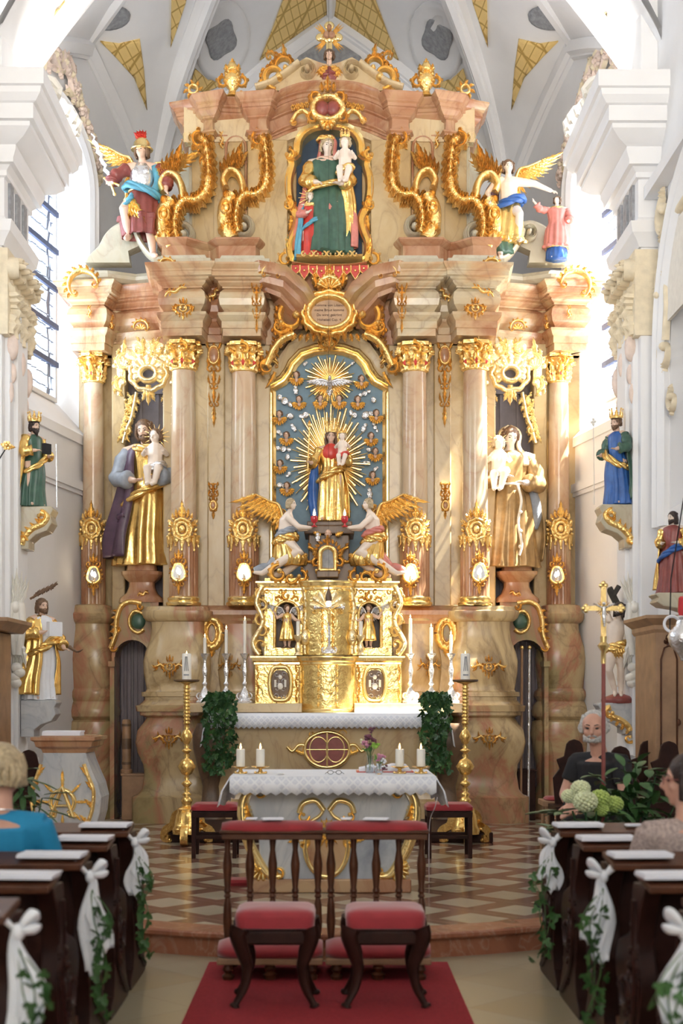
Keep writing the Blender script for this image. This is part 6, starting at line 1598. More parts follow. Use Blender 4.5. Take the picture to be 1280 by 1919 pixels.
# martyr bound to a tree, lower right
t = thing('martyr_statue', 'bare martyr statue with gold loincloth bound to a dark tree on the right pier', 'statue', (X(1148, 192), 13.52, Z(1308, 192)))
mb = MB(); r = .062; m = head(mb, (.04, -.08, .86), r, -.7, .1, .1, (.05, -.02, .77))
mb.tube([(.05, 0, .78), (.04, 0, .70), (.02, -.01, .58), (.03, 0, .50)], [.035, .09, .075, .08], 12, .75, up=(0, 1, 0))
mb.tube([(-.03, 0, .74), (-.07, .02, .88), (-.06, .04, 1.03)], [.036, .028, .018], 10); hand(mb, (-.06, .04, 1.03), (.1, 0, 1), .07, (0, -1, 0), .5, 1)
mb.tube([(.12, 0, .74), (.17, .0, .60), (.22, -.08, .50)], [.036, .03, .018], 10); hand(mb, (.22, -.08, .50), (.5, -.3, -.4), .07, (0, -1, 0), .5, -1)
for x0, x1, x2, yk in ((-.01, -.05, .02, -.05), (.07, .07, .08, -.03)): mb.tube([(x0, 0, .50), ((x0+x1)/2, yk, .38), (x1, yk, .27), ((x1+x2)/2, .0, .18), (x2, .0, .06)], [.065, .055, .038, .036, .022], 10); mb.tube([(x2, 0, .05), (x2-.02, -.09, .02)], [.025, .015], 8)
b = mb.skin('body', 'pale_skin', t, .009, 2); eyes(b, m, r); mb = MB(); hair(mb, m, r, .5, 1.05, True, 3); beard(mb, m, r, .3); mb.build('hair', 'hair_dark', b, ang=0)
add(t, lambda mb: (swag(mb, (.03, 0, .50), .095, .08, .02, .04), [mb.leaf(.0+.02*k, .50, -PI/2+.1*k, .12, .03, .2, .04, -.08) for k in range(5)]), 'loincloth', 'robe_gold', 0)
add(t, lambda mb: (mb.tube(cr([(.18, .12, 0), (.16, .12, .4), (.15, .12, .75), (.05, .12, .95), (-.02, .1, 1.08)], 5), [.05]*8+[.045]*6+[.035]*7, 8), mb.tube(cr([(.16, .12, .75), (.18, .12, .95), (.16, .1, 1.18)], 4), [.045]*3+[.035]*6, 8), mb.tube([(.02, .1, 1.0), (.08, .1, 1.1)], .025, 6)), 'tree', 'tree_bark')
add(t, lambda mb: mb.lathe([(.16, -.05), (.17, -.02), (.16, 0), (.05, .04)], .06, .03, 20), 'base', 'maroon')
console('wall_console', 'grey green rocky console below the martyr statue on the right pier', 1158, 1317, 192, 13.55, 'right', 'blue_marble', .26, .3, True)
# ivory palm-like reliefs on the pier corners
for nm, px, lab in (('a', 34, 'ivory stucco figure relief with long rays on the left pier'), ('b', 1184, 'ivory stucco figure relief with long rays on the right pier')):
    t = thing('stucco_relief', lab, 'wall relief', (X(px, 193), 13.42, Z(1170, 193))); mb = MB()
    for k in range(7): mb.leaf(.0, .12, PI/2+(k-3)*.13, .42-.03*abs(k-3), .03, 0, .05)
    mb.ball((0, -.02, 0), (.09, .05, .25)); mb.ball((0, -.05, .16), (.045, .05, .06)); mb.ribbon([(-.03, .2), (-.05, 0), (-.01, -.3)], .035, .08); mb.ribbon([(.04, .2), (.06, 0), (.02, -.3)], .035, .08)
    for k in range(5): mb.leaf(.02*(k-2), -.18, -PI/2+(k-2)*.1, .25, .03, 0, .05)
    mb.build('relief', 'stucco_white', t); mb = MB()
    for k in range(4): mb.ball((.03*sin(k*2), -.02, -.42-.05*k), (.06, .05, .05))
    mb.build('cloud_base', 'stucco_white', t)
# seated red and gold statue at the right edge with its corbel
r_, m, r, S = saint('bearded_statue', 'dark haired statue in red and gold robe at the right edge above the confessional', 'statue', (X(1260, 218), 11.9, Z(1112, 218)), .70, -.6, -.5, .1, 0, 'maroon', None, 'robe_gold', (-.3, PI+.3), 'hair_dark', .5, .5, 1.1, None, None, 'robe_gold', 'pale_skin', .0, 8, .14, None, (.5, .08, .04), 'blue', None, 31)
console('wall_console', 'small stone corbel under the red and gold statue at the right edge', 1275, 1113, 218, 11.9, 'right', 'grey_marble', .3, .2, False)
# ================================================================= TABERNACLE AND HIGH ALTAR TABLE
def wthing(name, label, cat, loc, group=None):
    o = thing(name, label, cat, loc, 0, group); LOCAL.discard(o.name); return o      # parts modelled in world space
TS = 169
TB = wthing('tabernacle', 'large gilded tabernacle with two niches and a bowed centre on the high altar', 'tabernacle', (X(616, TS), 15.4, Z(1335, TS)))
def tb(a, b, c, d, y0, y1, mb): mb.box(X(a, TS), X(b, TS), y0, y1, Z(d, TS), Z(c, TS))
mb = MB(); tb(478, 752, 1244, 1320, 15.32, 15.9, mb); mb.build('lower_case', 'case_gold', TB, bev=.01)
cx0 = X(614, TS)
def bow(za, zb, w, d, mb, y=15.32):
    n = 20; pts = [(cx0+w*cos(PI+PI*i/n), y+d*sin(PI+PI*i/n)) for i in range(n+1)]; mb.plate(pts+[(cx0+w, y+.3), (cx0-w, y+.3)], za, zb)
mb = MB(); bow(Z(1335, TS), Z(1236, TS), .30, .17, mb); mb.build('lower_bow', 'case_gold', TB, ang=50)
mb = MB(); bow(Z(1228, TS), Z(1090, TS), .28, .15, mb, 15.36); mb.build('upper_bow', 'case_gold', TB, ang=50)
prof = [(-.1, 0), (0, 0), (.012, .01), (.012, .03), (.03, .045), (.035, .075), (.05, .08), (.05, .095), (-.1, .1)]
def tcorn(z, xw, y, bw, bd, k=1.0, name='tabernacle_cornice'):
    path = [(cx0-xw, y+.3), (cx0-xw, y), (cx0-bw, y)]+[(cx0+bw*cos(PI+PI*i/14), y+bd*sin(PI+PI*i/14)) for i in range(1, 14)]+[(cx0+bw, y), (cx0+xw, y), (cx0+xw, y+.3)]
    mb = MB(); sweep(mb, path, [(o*k, z+h*k) for o, h in prof]); return mb.build(name, 'smooth_gold', TB, ang=35)
tcorn(Z(1247, TS), .80, 15.32, .30, .17, 1.05); tcorn(Z(1108, TS), .74, 15.36, .28, .15, 1.1); tcorn(Z(1335, TS), .82, 15.31, .31, .17, .5, 'tabernacle_base')
# upper case with niches
def upcase(sg):
    mb = MB(); a, b = ((496, 576) if sg < 0 else (655, 734)); n0, n1 = ((515, 560) if sg < 0 else (672, 714))
    mb2 = []
    for q in ((a, n0, 1100, 1228), (n1, b, 1100, 1228), (n0, n1, 1214, 1228)): tb(*q, 15.36, 15.8, mb)
    c = (X(n0, TS)+X(n1, TS))/2; r_ = (X(n1, TS)-X(n0, TS))/2; zs = Z(1150, TS)
    for i in range(12):
        a0, a1 = PI-PI*i/12, PI-PI*(i+1)/12; mb.prism([(c+r_*cos(a0), zs+r_*sin(a0)), (c+r_*cos(a1), zs+r_*sin(a1)), (c+r_*cos(a1), Z(1098, TS)), (c+r_*cos(a0), Z(1098, TS))], 15.36, 15.8)
    mb.build('niche_case', 'case_gold', TB, False)
    mb = MB(); tb(n0-2, n1+2, 1120, 1216, 15.62, 15.66, mb); mb.build('niche_back', 'dark_marble', TB, False)
    mb = MB(); pts = [(X(n0, TS), Z(1214, TS))]+[(c+r_*cos(t), zs+r_*sin(t)) for t in [PI-PI*i/10 for i in range(11)]]+[(X(n1, TS), Z(1214, TS))]; mb.ribbon(pts, .018, .03, 15.35)
    mb.scroll(c, zs+r_+.06, .05, PI/2, 5, .02, .03, 15.35, 4); mb.scroll(c-.1, zs+r_+.02, .04, 0, 5, .015, .03, 15.35, 3); mb.scroll(c+.1, zs+r_+.02, .04, PI, -5, .015, .03, 15.35, 3); mb.build('niche_border', 'gold', TB)
    mb = MB()
    ex = X(490 if sg < 0 else 742, TS)
    for k in range(5): mb.scroll(ex, Z(1112+k*24, TS), .07-.004*(k % 2), PI/2*(1 if k % 2 else -1), sg*5, .026, .06, 15.34, 3, .6)
    mb.ribbon([(p.x, p.y) for p in cr([(ex-.01*sg, Z(1100, TS), 0), (ex+.05*sg, Z(1130, TS), 0), (ex-.02*sg, Z(1165, TS), 0), (ex+.09*sg, Z(1205, TS), 0), (ex+.02*sg, Z(1228, TS), 0)], 5)], .03, .07, 15.34)
    mb.build('side_volute', 'pale_gold', TB)
    mb = MB()
    for k in range(5):
        for xx in (X(483 if sg < 0 else 748, TS), X(556 if sg < 0 else 672, TS)): mb.leaf(xx, Z(1316-k*14, TS), PI/2, .10, .014, .5*(-1)**k, .02, 15.315)
    for k in range(3): mb.scroll(X((500 if sg < 0 else 676)+k*27, TS), Z(1110, TS), .03, k, 5, .01, .02, 15.35)
    mb.build('case_relief', 'gold', TB)
    mb = MB(); ix = X(572 if sg < 0 else 660, TS)
    for k in range(6): mb.scroll(ix, Z(1108+k*19, TS), .045, PI/2*(1 if k % 2 else -1), 5, .02, .05, 15.33, 2, .6)
    mb.ribbon([(ix-.02, Z(1098, TS)), (ix+.02, Z(1140, TS)), (ix-.01, Z(1180, TS)), (ix, Z(1226, TS))], .028, .05, 15.33); mb.ball((ix, 15.27, Z(1195, TS)), (.05, .05, .09)); mb.build('inner_volute', 'pale_gold', TB)
    mb = MB(); q = X(537 if sg < 0 else 693, TS); w_ = X(600, TS)
    mb.scroll(q+sg*.08, Z(1076, TS), .10, PI/2, -sg*6, .035, .06, 15.30, 7, .35); mb.scroll(q-sg*.16, Z(1082, TS), .07, PI/2, sg*5, .025, .06, 15.30, 4); mb.box(q-.24, q+.24, 15.34, 15.5, Z(1096, TS), Z(1084, TS)); mb.scroll(q-sg*.05, Z(1084, TS), .07, 0, sg*5, .025, .05, 15.3, 4)
    mb.build('top_scroll', 'gold', TB)
    # reliquary in a gold frame on the lower case
    q = X(526 if sg < 0 else 702, TS); zc = Z(1281, TS)
    sp_ = lambda v, e: math.copysign(abs(v)**e, v)
    out = [(.12*sp_(cos(t), .55)*(1-.10*abs(sin(2*t))+.08*sin(t)*-1*0), .185*sp_(sin(t), .55)) for t in [2*PI*i/40 for i in range(40)]]; R = wthing('reliquary', 'dark oval reliquary with white relics in a gold frame, %s of the tabernacle door' % ('left' if sg < 0 else 'sunlit, right'), 'reliquary', (q, 15.3, zc-.18))
    mb = MB(); mb.prism([(q+x*.8, zc+z*.8) for x, z in out], 15.28, 15.31); mb.build('dark_panel', 'dark_marble', R, False)
    mb = MB(); mb.ribbon(out+[out[0]], .025, .05); mb.move(q, 15.3, zc); mb.shell(q, zc+.17, .05, 5, 0, PI, .05, 15.3); mb.build('gilt_border', 'smooth_gold', R)
    mb = MB(); mb.ball((q, 15.275, zc-.03), (.032, .02, .036)); mb.ball((q, 15.275, zc+.07), (.022, .02, .025)); mb.tube([(q-.055, 15.27, zc-.04), (q-.055, 15.27, zc+.04)], .013, 8); mb.tube([(q+.055, 15.27, zc-.04), (q+.055, 15.27, zc+.04)], .013, 8); mb.build('relics', 'wax', R)
    mb = MB()
    for s_ in (-1, 1):
        for k in range(4): mb.scroll(q+s_*.04, zc+.10-.08*k, .03, k, s_*5, .008, .015, 15.28)
    mb.build('filigree', 'silver', R)
for sg in (-1, 1): upcase(sg)
mb = MB()
for k in range(7):
    a = PI*(k+.5)/7; mb.ribbon([(cx0+cos(a)*L, Z(1142, TS)+sin(a)*L) for L in (.03, .10, .17, .2)], [.01, .03, .04, .02], .03, 15.215)
for sg in (-1, 1): mb.scroll(cx0+sg*.15, Z(1146, TS), .05, PI/2, sg*5, .018, .04, 15.24); mb.leaf(cx0+sg*.1, Z(1105, TS), 0 if sg > 0 else PI, .12, .02, .3, .03, 15.24)
mb.build('shell_ornament', 'pale_gold', TB)
mb = MB()
for sg in (-1, 1):
    for k in range(6): mb.leaf(cx0+sg*.06, Z(1220-k*14, TS), PI/2, .09, .018, .4*sg, .02, 15.22); mb.leaf(cx0+sg*.10, Z(1325-k*14, TS), PI/2, .09, .018, .4*sg, .02, 15.17)
    mb.tube([(cx0+sg*.30, 15.3, Z(1333, TS)), (cx0+sg*.30, 15.3, Z(1250, TS))], .022, 8)
mb.build('door_relief', 'gold', TB)
# small candle bearing angels in the niches
def tang(sg, label):
    px = 538 if sg < 0 else 691; t = thing('niche_angel_statue', label, 'statue', (X(px, 170), 15.34, Z(1214, 170))); q = -sg
    mb = MB(); r = .038; m = head(mb, (0, -.02, .44), r, q*.4, .1, 0, (0, 0, .39))
    mb.tube([(0, 0, .39), (0, 0, .32), (0, 0, .25)], [.02, .05, .045], 10)
    mb.tube([(q*.04, 0, .37), (q*.09, -.03, .31), (q*.13, -.06, .30)], [.024, .02, .013], 8); hand(mb, (q*.13, -.06, .30), (q, 0, .2), .045, (0, 0, 1), .5)
    mb.tube([(-q*.04, 0, .37), (-q*.11, -.03, .33), (-q*.14, -.05, .39)], [.024, .02, .013], 8); hand(mb, (-q*.14, -.05, .39), (-q, 0, 1), .045, (0, -1, 0), .4)
    for s_ in (-1, 1): mb.tube([(s_*.03, 0, .22), (s_*.03, -.02, .12), (s_*.02, 0, .02), (s_*.03, -.05, .01)], [.035, .025, .014, .01], 8)
    b = mb.skin('body', 'skin', t, .006, 2); mb = MB(); hair(mb, m, r, .2, 1.05, True, 5); mb.build('hair', 'hair_brown', b, ang=0)
    mb = MB(); robe(mb, [(.08, 0, 0, .085, .07, .2), (.2, 0, 0, .07, .06, .15), (.29, 0, 0, .05, .045, .08), (.36, 0, 0, .058, .045, .06), (.395, 0, 0, .02, .02, .01)], 40, 4, 7, 3); mb.build('dress', 'robe_gold', t, ang=0)
    for s_ in (-1, 1): mb = MB(); wing(mb, (s_*.03, .38), s_, .19, .10, 9, .02, .03, .3, 1.7); mb.build('wing', 'silver', t, ang=60)
    mb = MB(); mb.lathe([(.07, -.0), (.05, .015)], 0, 0, 14); mb.build('base', 'dark_marble', t)
    return t
tang(-1, 'small gilt angel with silver wings holding a candle in the left tabernacle niche'); tang(1, 'small gilt angel with silver wings holding a candle in the right tabernacle niche')
for px, w in ((559, 'left'), (676, 'right')):
    t = thing('short_candle', 'short white candle in a gilt holder beside the %s niche angel' % w, 'candle', (X(px, 170), 15.24, Z(1228, 170)))
    mb = MB(); mb.lathe([(.05, 0), (.03, .03), (.04, .08), (.02, .14), (.05, .20), (.05, .22)], 0, 0, 14); mb.build('holder', 'pale_gold', t); mb = MB(); mb.lathe([(.022, .22), (.022, .37), (.001, .375)], 0, 0, 12); mb.build('candle', 'wax', t)
# altar cross
t = thing('altar_crucifix', 'slim silver and gold altar crucifix in front of the tabernacle centre', 'crucifix', (X(617, 171), 15.12, Z(1225, 171)))
mb = MB(); mb.lathe([(.09, 0), (.085, .02), (.05, .05), (.02, .08)], 0, 0, 16); mb.tube([(0, 0, .06), (0, 0, .62)], .014, 8); mb.tube([(-.14, 0, .50), (.14, 0, .50)], .012, 8)
for x, z in ((-.15, .5), (.15, .5), (0, .63)): mb.ball((x, 0, z), .024, 8, 6)
mb.build('cross', 'silver', t)
mb = MB(); mb.tube([(0, -.03, .48), (0, -.035, .40), (.01, -.03, .30)], [.014, .02, .01], 8); mb.tube([(-.10, -.025, .52), (0, -.03, .47), (.10, -.025, .52)], .008, 6); mb.ball((0, -.04, .505), .017, 8, 6); mb.build('corpus', 'gold', t)
mb = MB(); [mb.scroll(sg*.05, .03, .035, PI/2, -sg*5, .012, .02, -.07) for sg in (-1, 1)]; mb.tube([(-.06, -.07, .01), (.06, -.07, .01)], .008, 6); mb.build('foot_scroll', 'silver', t)
# hanging sanctuary lamp
t = thing('sanctuary_lamp', 'small dark drop shaped lamp hanging on a thin cord before the tabernacle', 'hanging lamp', (X(616, 178), 14.6, Z(1130, 178)))
mb = MB(); mb.lathe([(.001, 0), (.035, .02), (.038, .05), (.025, .10), (.008, .15), (.006, .17)], 0, 0, 14); mb.build('lamp_body', 'dark_marble', t)
mb = MB(); mb.tube([(0, 0, .16), (0, 0, 7.5)], .0015, 5); mb.build('cord', 'black', t)
mb = MB(); mb.ball((0, 0, -.01), .03, 8, 6); mb.build('light', 'bulb', t)

# mensa, gradine, antependium
HA = wthing('high_altar_table', 'marbled sarcophagus altar table with gold cross cartouche below the tabernacle', 'altar', (XC, 15.3, .25))
mb = MB(); mb.box(X(345, 172), X(566, 172), 15.0, 15.85, Z(1335, 172), Z(1318, 172)); mb.box(X(664, 172), X(868, 172), 15.0, 15.85, Z(1335, 172), Z(1318, 172)); mb.box(X(560, 172), X(670, 172), 15.3, 15.85, Z(1335, 172), Z(1320, 172)); mb.build('candle_shelf', 'cream_marble', HA, bev=.008)
mb = MB(); mb.box(X(388, 175), X(838, 175), 14.82, 15.7, 1.30, 1.385); mb.build('altar_slab', 'cream_marble', HA, bev=.01)
mb = MB(); pr = [(14.95, .25), (14.93, .42), (14.98, .46), (15.0, .55), (14.97, .75), (14.90, 1.0), (14.88, 1.2), (14.86, 1.3)]
vs = []; W0 = [.95+.0*k for k in range(len(pr))]
n = len(pr)
for sx in (-1, 1): vs += [(XC+sx*(1.13+.10*sin(k*.55)), y, z) for k, (y, z) in enumerate(pr)]+[(XC+sx*(1.13+.10*sin(k*.55)), 15.6, z) for k, (y, z) in enumerate(pr)]
fs = []
for k in range(n-1):
    fs += [(k, k+1, 2*n+k+1, 2*n+k), (k, n+k, n+k+1, k+1), (2*n+k, 2*n+k+1, 3*n+k+1, 3*n+k)]
fs.append((n-1, 2*n-1, 4*n-1, 3*n-1)); mb.add(vs, fs); mb.build('altar_front', 'cream_marble', HA, ang=30)
def hleg():
    mb = MB(); mb.lathe([(.17, .25), (.16, .35), (.10, .45), (.09, .6), (.14, .8), (.19, 1.0), (.2, 1.15), (.15, 1.28)], XC-1.28, 15.05, 28, 4); return mb
both(hleg, 'scroll_leg', 'dark_marble', HA)
mb = MB()
fr = lambda rx, rz, n=28: [(rx*cos(2*PI*i/n), rz*sin(2*PI*i/n)) for i in range(n+1)]
for sg in (-1, 1): mb.ribbon([(sg*.09+x*.75, z*.9+.0) for x, z in fr(.13, .15)], .016, .035)
mb.ribbon(fr(.24, .19), .024, .04); mb.ribbon([(0, .18), (0, -.18)], .018, .04); mb.ribbon([(-.22, 0), (.22, 0)], .016, .035)
for sg in (-1, 1):
    mb.ribbon([(p.x, p.y) for p in cr([(sg*.22, .04, 0), (sg*.30, .05, 0), (sg*.37, -.02, 0), (sg*.43, .03, 0)], 4)], .02, .03); mb.leaf(sg*.24, -.05, PI/2-sg*1.2, .14, .025, 0, .03); mb.scroll(sg*.16, .17, .05, 0, sg*5, .015, .03)
mb.move(X(613, 175), 14.90, Z(1405, 175)); mb.build('cross_cartouche', 'smooth_gold', HA)
mb = MB(); mb.prism([(X(613, 175)+x, Z(1405, 175)+z) for x, z in fr(.22, .17)[:-1]], 14.87, 14.93); mb.build('cartouche_field', 'maroon', HA)
# altar step platform
mb = MB(); mb.box(-1.62, 1.58, 13.5, 15.6, .15, .25); P_ = tag(mb.build('altar_platform', 'wood', None, False, bev=.01), 'low dark wooden platform in front of the high altar', 'platform')
def cloth(name, label, x0, x1, y0, y1, z, dropf, drops, mat_top='white_cloth', teeth=24, sag=0):
    """altar cloth: plain top with a scalloped lace border hanging in front and longer at the sides"""
    t = wthing(name, label, 'tablecloth', ((x0+x1)/2, (y0+y1)/2, z))
    mb = MB(); mb.box(x0, x1, y0, y1, z, z+.006); mb.build('cloth_top', mat_top, t, False)
    n = teeth*8; top = []; bot = []
    for i in range(n+1):
        u = i/n; x = x0+(x1-x0)*u; tooth = abs(((u*teeth) % 1)-.5)*2
        wv = .008*sin(u*55)+.006*sin(u*23); top.append((x, y0-.004, z+.004)); bot.append((x, y0-.02+wv, z-dropf+.022*tooth))
    mid = [((a[0]+b[0])/2, (a[1]*.6+b[1]*.4)-.012, (a[2]*.5+b[2]*.5)) for a, b in zip(top, bot)]
    rings = [top, mid, bot, [(x, y+.008, zz) for x, y, zz in bot], [(x, y+.012, zz) for x, y, zz in mid], [(x, y+.01, zz-.004) for x, y, zz in top]]
    mb = MB(); mb.loft([list(r) for r in zip(*rings)]); mb.build('lace_border', 'lace', t, ang=0)
    for sx, xx in ((-1, x0), (1, x1)):
        mb = MB(); N = 40; tp = []; bt = []
        for i in range(N+1):
            u = i/N; y = y0+(y1-y0)*u; tooth = abs(((u*7) % 1)-.5)*2; w = .02*sin(u*18)
            tp.append((xx, y, z+.004)); bt.append((xx+sx*(.05+w+.03*(1-u)), y-.01, z-drops+.02*tooth))
        md = [((a[0]+b[0])/2+sx*.02, a[1], (a[2]+b[2])/2) for a, b in zip(tp, bt)]
        mb.loft([list(r) for r in zip(tp, md, bt, [(x-sx*.008, y, q) for x, y, q in bt], [(x-sx*.012, y, q) for x, y, q in md], [(x-sx*.01, y, q-.003) for x, y, q in tp])]); mb.build('side_fall', 'lace', t, ang=0)
    return t
cloth('high_altar_cloth', 'white lace edged cloth on the high altar table', X(392, 175), X(836, 175), 14.80, 15.28, 1.386, .16, .36, teeth=44)
# silver candlesticks
CS = []
def candlestick(px, py0, s, h, lab):
    t = thing('silver_candlestick', lab, 'candlestick', (X(px, s), FPX/s, Z(1317, s)), 0, 'silver candlesticks on the high altar')
    mb = MB(); mb.lathe([(.095, .0), (.10, .015), (.075, .04), (.07, .08), (.045, .13), (.02, .17), (.02, .19), (.035, .21), (.018, .24), (.022, .30), (.032, .36), (.018, .42), (.018, .47), (.03, .5), (.05, .53), (.055, .545), (.02, .55)], 0, 0, 24, 3.2); mb.build('stem', 'silver', t)
    mb = MB()
    for k in range(4):
        a = PI/4+PI/2*k; mb.ball((cos(a)*.10, sin(a)*.10, .01), (.022, .022, .018), 8, 6)
    mb.lathe([(.098, -.004), (.10, .006), (.09, .012)], 0, 0, 24, 3.2)
    for sg in (-1, 1): mb.scroll(sg*.05, .07, .04, PI/2, -sg*5, .014, .02, -.07)
    mb.build('foot', 'silver', t)
    mb = MB(); mb.lathe([(.018, .55), (.018, .55+h), (.004, .56+h)], 0, 0, 12); mb.build('candle', 'wax', t)
    mb = MB(); mb.lathe([(.002, .56+h), (.009, .575+h), (.001, .60+h)], 0, 0, 8); mb.build('flame', 'flame', t)
for px, h, w in ((384, .17, 'shortest candle, outermost left'), (424, .26, 'middle height candle, second from left'), (459, .36, 'tall candle, left beside the tabernacle'), (769, .38, 'tall candle, right beside the tabernacle'), (808, .28, 'middle height candle, second from right'), (845, .20, 'shortest candle, outermost right')):
    candlestick(px, 0, 169, h, 'silver candlestick with %s' % w)

# ================================================================= FREESTANDING ALTAR
FA = wthing('front_altar', 'small grey blue marble altar with gilded corner scrolls and sun medallion', 'altar', (0, 10.4, .15))
s = 255; Y0 = 10.12
mb = MB(); pts = [(-.56, .24), (-.52, .40), (-.53, .60), (-.60, .80), (-.56, .92), (-.56, .955), (.52, .955), (.52, .92), (.58, .80), (.50, .60), (.50, .40), (.54, .24)]
mb.prism(pts, Y0, 10.75); mb.build('altar_block', 'blue_marble', FA, False, bev=.01)
mb = MB(); mb.box(-.60, .585, Y0-.03, 10.8, .15, .25); mb.build('plinth', 'rose_marble', FA, bev=.01)
mb = MB(); mb.box(-.70, .74, Y0-.12, 10.86, .955, 1.0); mb.build('altar_slab', 'blue_marble', FA, bev=.008)
def cscr():
    mb = MB()
    mb.ribbon([(p.x, p.y) for p in cr([(-.52, .92, 0), (-.62, .86, 0), (-.645, .72, 0), (-.60, .52, 0), (-.52, .36, 0), (-.45, .28, 0), (-.36, .27, 0)], 6)], [.02+.022*sin(PI*k/36) for k in range(37)], .05, Y0-.0)
    mb.scroll(-.52, .88, .055, PI/2, -5, .02, .05, Y0); mb.scroll(-.385, .30, .045, -PI/2, 5, .018, .05, Y0)
    for k in range(7): mb.leaf(-.615+.025*max(0, k-3), .80-.07*k, -PI/2+.2, .12, .024, .5, .06, Y0)
    mb.shell(-.50, .33, .09, 6, PI*.8, PI*1.6, .05, Y0); mb.v = [(x, y, z) for x, y, z in mb.v]; return mb
for sg in (0, 1):
    mb = cscr(); 
    if sg: mb.v = [(-x-.025, y, z) for x, y, z in mb.v]
    mb.build('gilt_corner_scroll', 'smooth_gold', FA)
mc = (X(612, 256), .53)
mb = MB(); mb.prism([(mc[0]+.15*cos(a), mc[1]-.05+.20*sin(a)) for a in [2*PI*i/32 for i in range(32)]], Y0-.025, Y0+.02); mb.build('medallion', 'rose_marble', FA)
mb = MB(); mb.ribbon([(mc[0]+.155*cos(a), mc[1]-.05+.21*sin(a)) for a in [PI*.8+PI*1.4*i/24 for i in range(25)]], .022, .04, Y0)
for k in range(16): mb.leaf(mc[0]+.02*cos(k*PI/8), mc[1]+.06+.02*sin(k*PI/8), k*PI/8, .10, .01, 0, .02, Y0-.03)
mb.ball((mc[0], Y0-.04, mc[1]+.06), (.03, .02, .03))
for sg in (-1, 1):
    mb.ribbon([(p.x, p.y) for p in cr([(mc[0]+sg*.02, mc[1]+.22, 0), (mc[0]+sg*.08, mc[1]+.29, 0), (mc[0]+sg*.17, mc[1]+.27, 0), (mc[0]+sg*.20, mc[1]+.20, 0)], 5)], .022, .04, Y0)
    mb.scroll(mc[0]+sg*.17, mc[1]+.18, .045, 0 if sg < 0 else PI, sg*5, .016, .04, Y0); mb.ribbon([(p.x, p.y) for p in cr([(mc[0]+sg*.02, mc[1]+.23, 0), (mc[0]+sg*.05, mc[1]+.18, 0), (mc[0]+sg*.12, mc[1]+.13, 0), (mc[0]+sg*.15, mc[1]+.05, 0)], 5)], .014, .035, Y0)
    mb.scroll(mc[0]+sg*.17, mc[1]-.02, .05, PI/2, sg*5, .018, .04, Y0); mb.leaf(mc[0]+sg*.2, mc[1]-.0, 0 if sg > 0 else PI, .09, .02, .4, .03, Y0)
mb.build('sun_ornament', 'smooth_gold', FA)
cloth('front_altar_cloth', 'white cloth with deep lace border on the freestanding altar', X(432, 259), X(816, 259), 9.96, 10.9, 1.0, .13, .22, teeth=20)
# candles on brass feet
def altcandle(px, py, s, lab):
    t = thing('altar_candle', lab, 'candle', (X(px, s), FPX/s, 1.007), 0, 'white pillar candles on the front altar')
    mb = MB(); mb.lathe([(.05, 0), (.048, .006), (.02, .012), (.012, .03), (.02, .036), (.06, .046), (.07, .052), (.06, .05)], 0, 0, 20)
    for k in range(3): a = 2*PI*k/3+.5; mb.ball((cos(a)*.045, sin(a)*.045, .006), .010, 6, 5)
    mb.build('brass_foot', 'brass', t); mb = MB(); mb.lathe([(.031, .052), (.032, .06), (.032, .178), (.028, .182), (.004, .178)], 0, 0, 20); mb.build('wax_body', 'wax', t)
    mb = MB(); mb.lathe([(.002, .178), (.008, .192), (.006, .205), (.001, .225)], 0, 0, 10); mb.build('flame', 'flame', t)
altcandle(451, 0, 252, 'lit white pillar candle, outermost left on the front altar'); altcandle(488, 0, 252, 'lit white pillar candle, second from left on the front altar')
altcandle(749, 0, 252, 'lit white pillar candle in front of the open book'); altcandle(789, 0, 252, 'lit white pillar candle, outermost right on the front altar')
# vases with flowers
def vase(px, h, r, lab, specs, s=250):
    t = thing('flower_vase', lab, 'vase of flowers', (X(px, s), FPX/s-.02, 1.007)); rnd = random.Random(px)
    mb = MB(); mb.lathe([(r*.8, 0), (r, .01), (r*1.05, h*.4), (r*.6, h*.7), (r*.75, h), (r*.68, h), (r*.5, h*.7), (r*.9, h*.4), (r*.8, .012)], 0, 0, 20); mb.build('glass_vase', 'glass', t)
    st = MB(); fl = {}
    for (dx, dz, q, m_) in specs:
        st.tube([(0, 0, .02), (dx*.3, 0, h), (dx, 0, h+dz)], .0025, 5); f = fl.setdefault(m_, MB())
        for k in range(9): a = rnd.random()*6.3; b = rnd.uniform(-1, 1); f.ball((dx+q*cos(a)*.8, q*sin(a)*.8, h+dz+q*b*.8), (q*.5, q*.5, q*.38), 6, 5)
    st.build('stems', 'leaf', t)
    for m_, f in fl.items(): f.build('blossoms', m_, t)
    mb = MB()
    for k in range(5): mb.leaf(rnd.uniform(-.02, .02), h+rnd.uniform(0, .04), rnd.uniform(.3, 2.8), .05, .008, .4, .006, rnd.uniform(.0, .04))
    mb.build('leaves', 'leaf_light', t)
vase(693, .13, .034, 'glass bottle vase with tall plum, pink and green flowers on the front altar', [(0, .14, .034, 'plum_petal'), (-.03, .08, .03, 'pink_petal'), (.015, .19, .022, 'plum_petal'), (.04, .07, .03, 'green_petal'), (-.05, .11, .018, 'hydrangea'), (.02, .1, .025, 'plum_petal')])
vase(710, .08, .03, 'small glass vase with pink and white blossoms beside the taller vase', [(.02, .05, .026, 'pink_petal'), (-.01, .04, .022, 'pink_petal'), (.035, .02, .02, 'white_cloth'), (.045, -.03, .018, 'plum_petal')], 254)
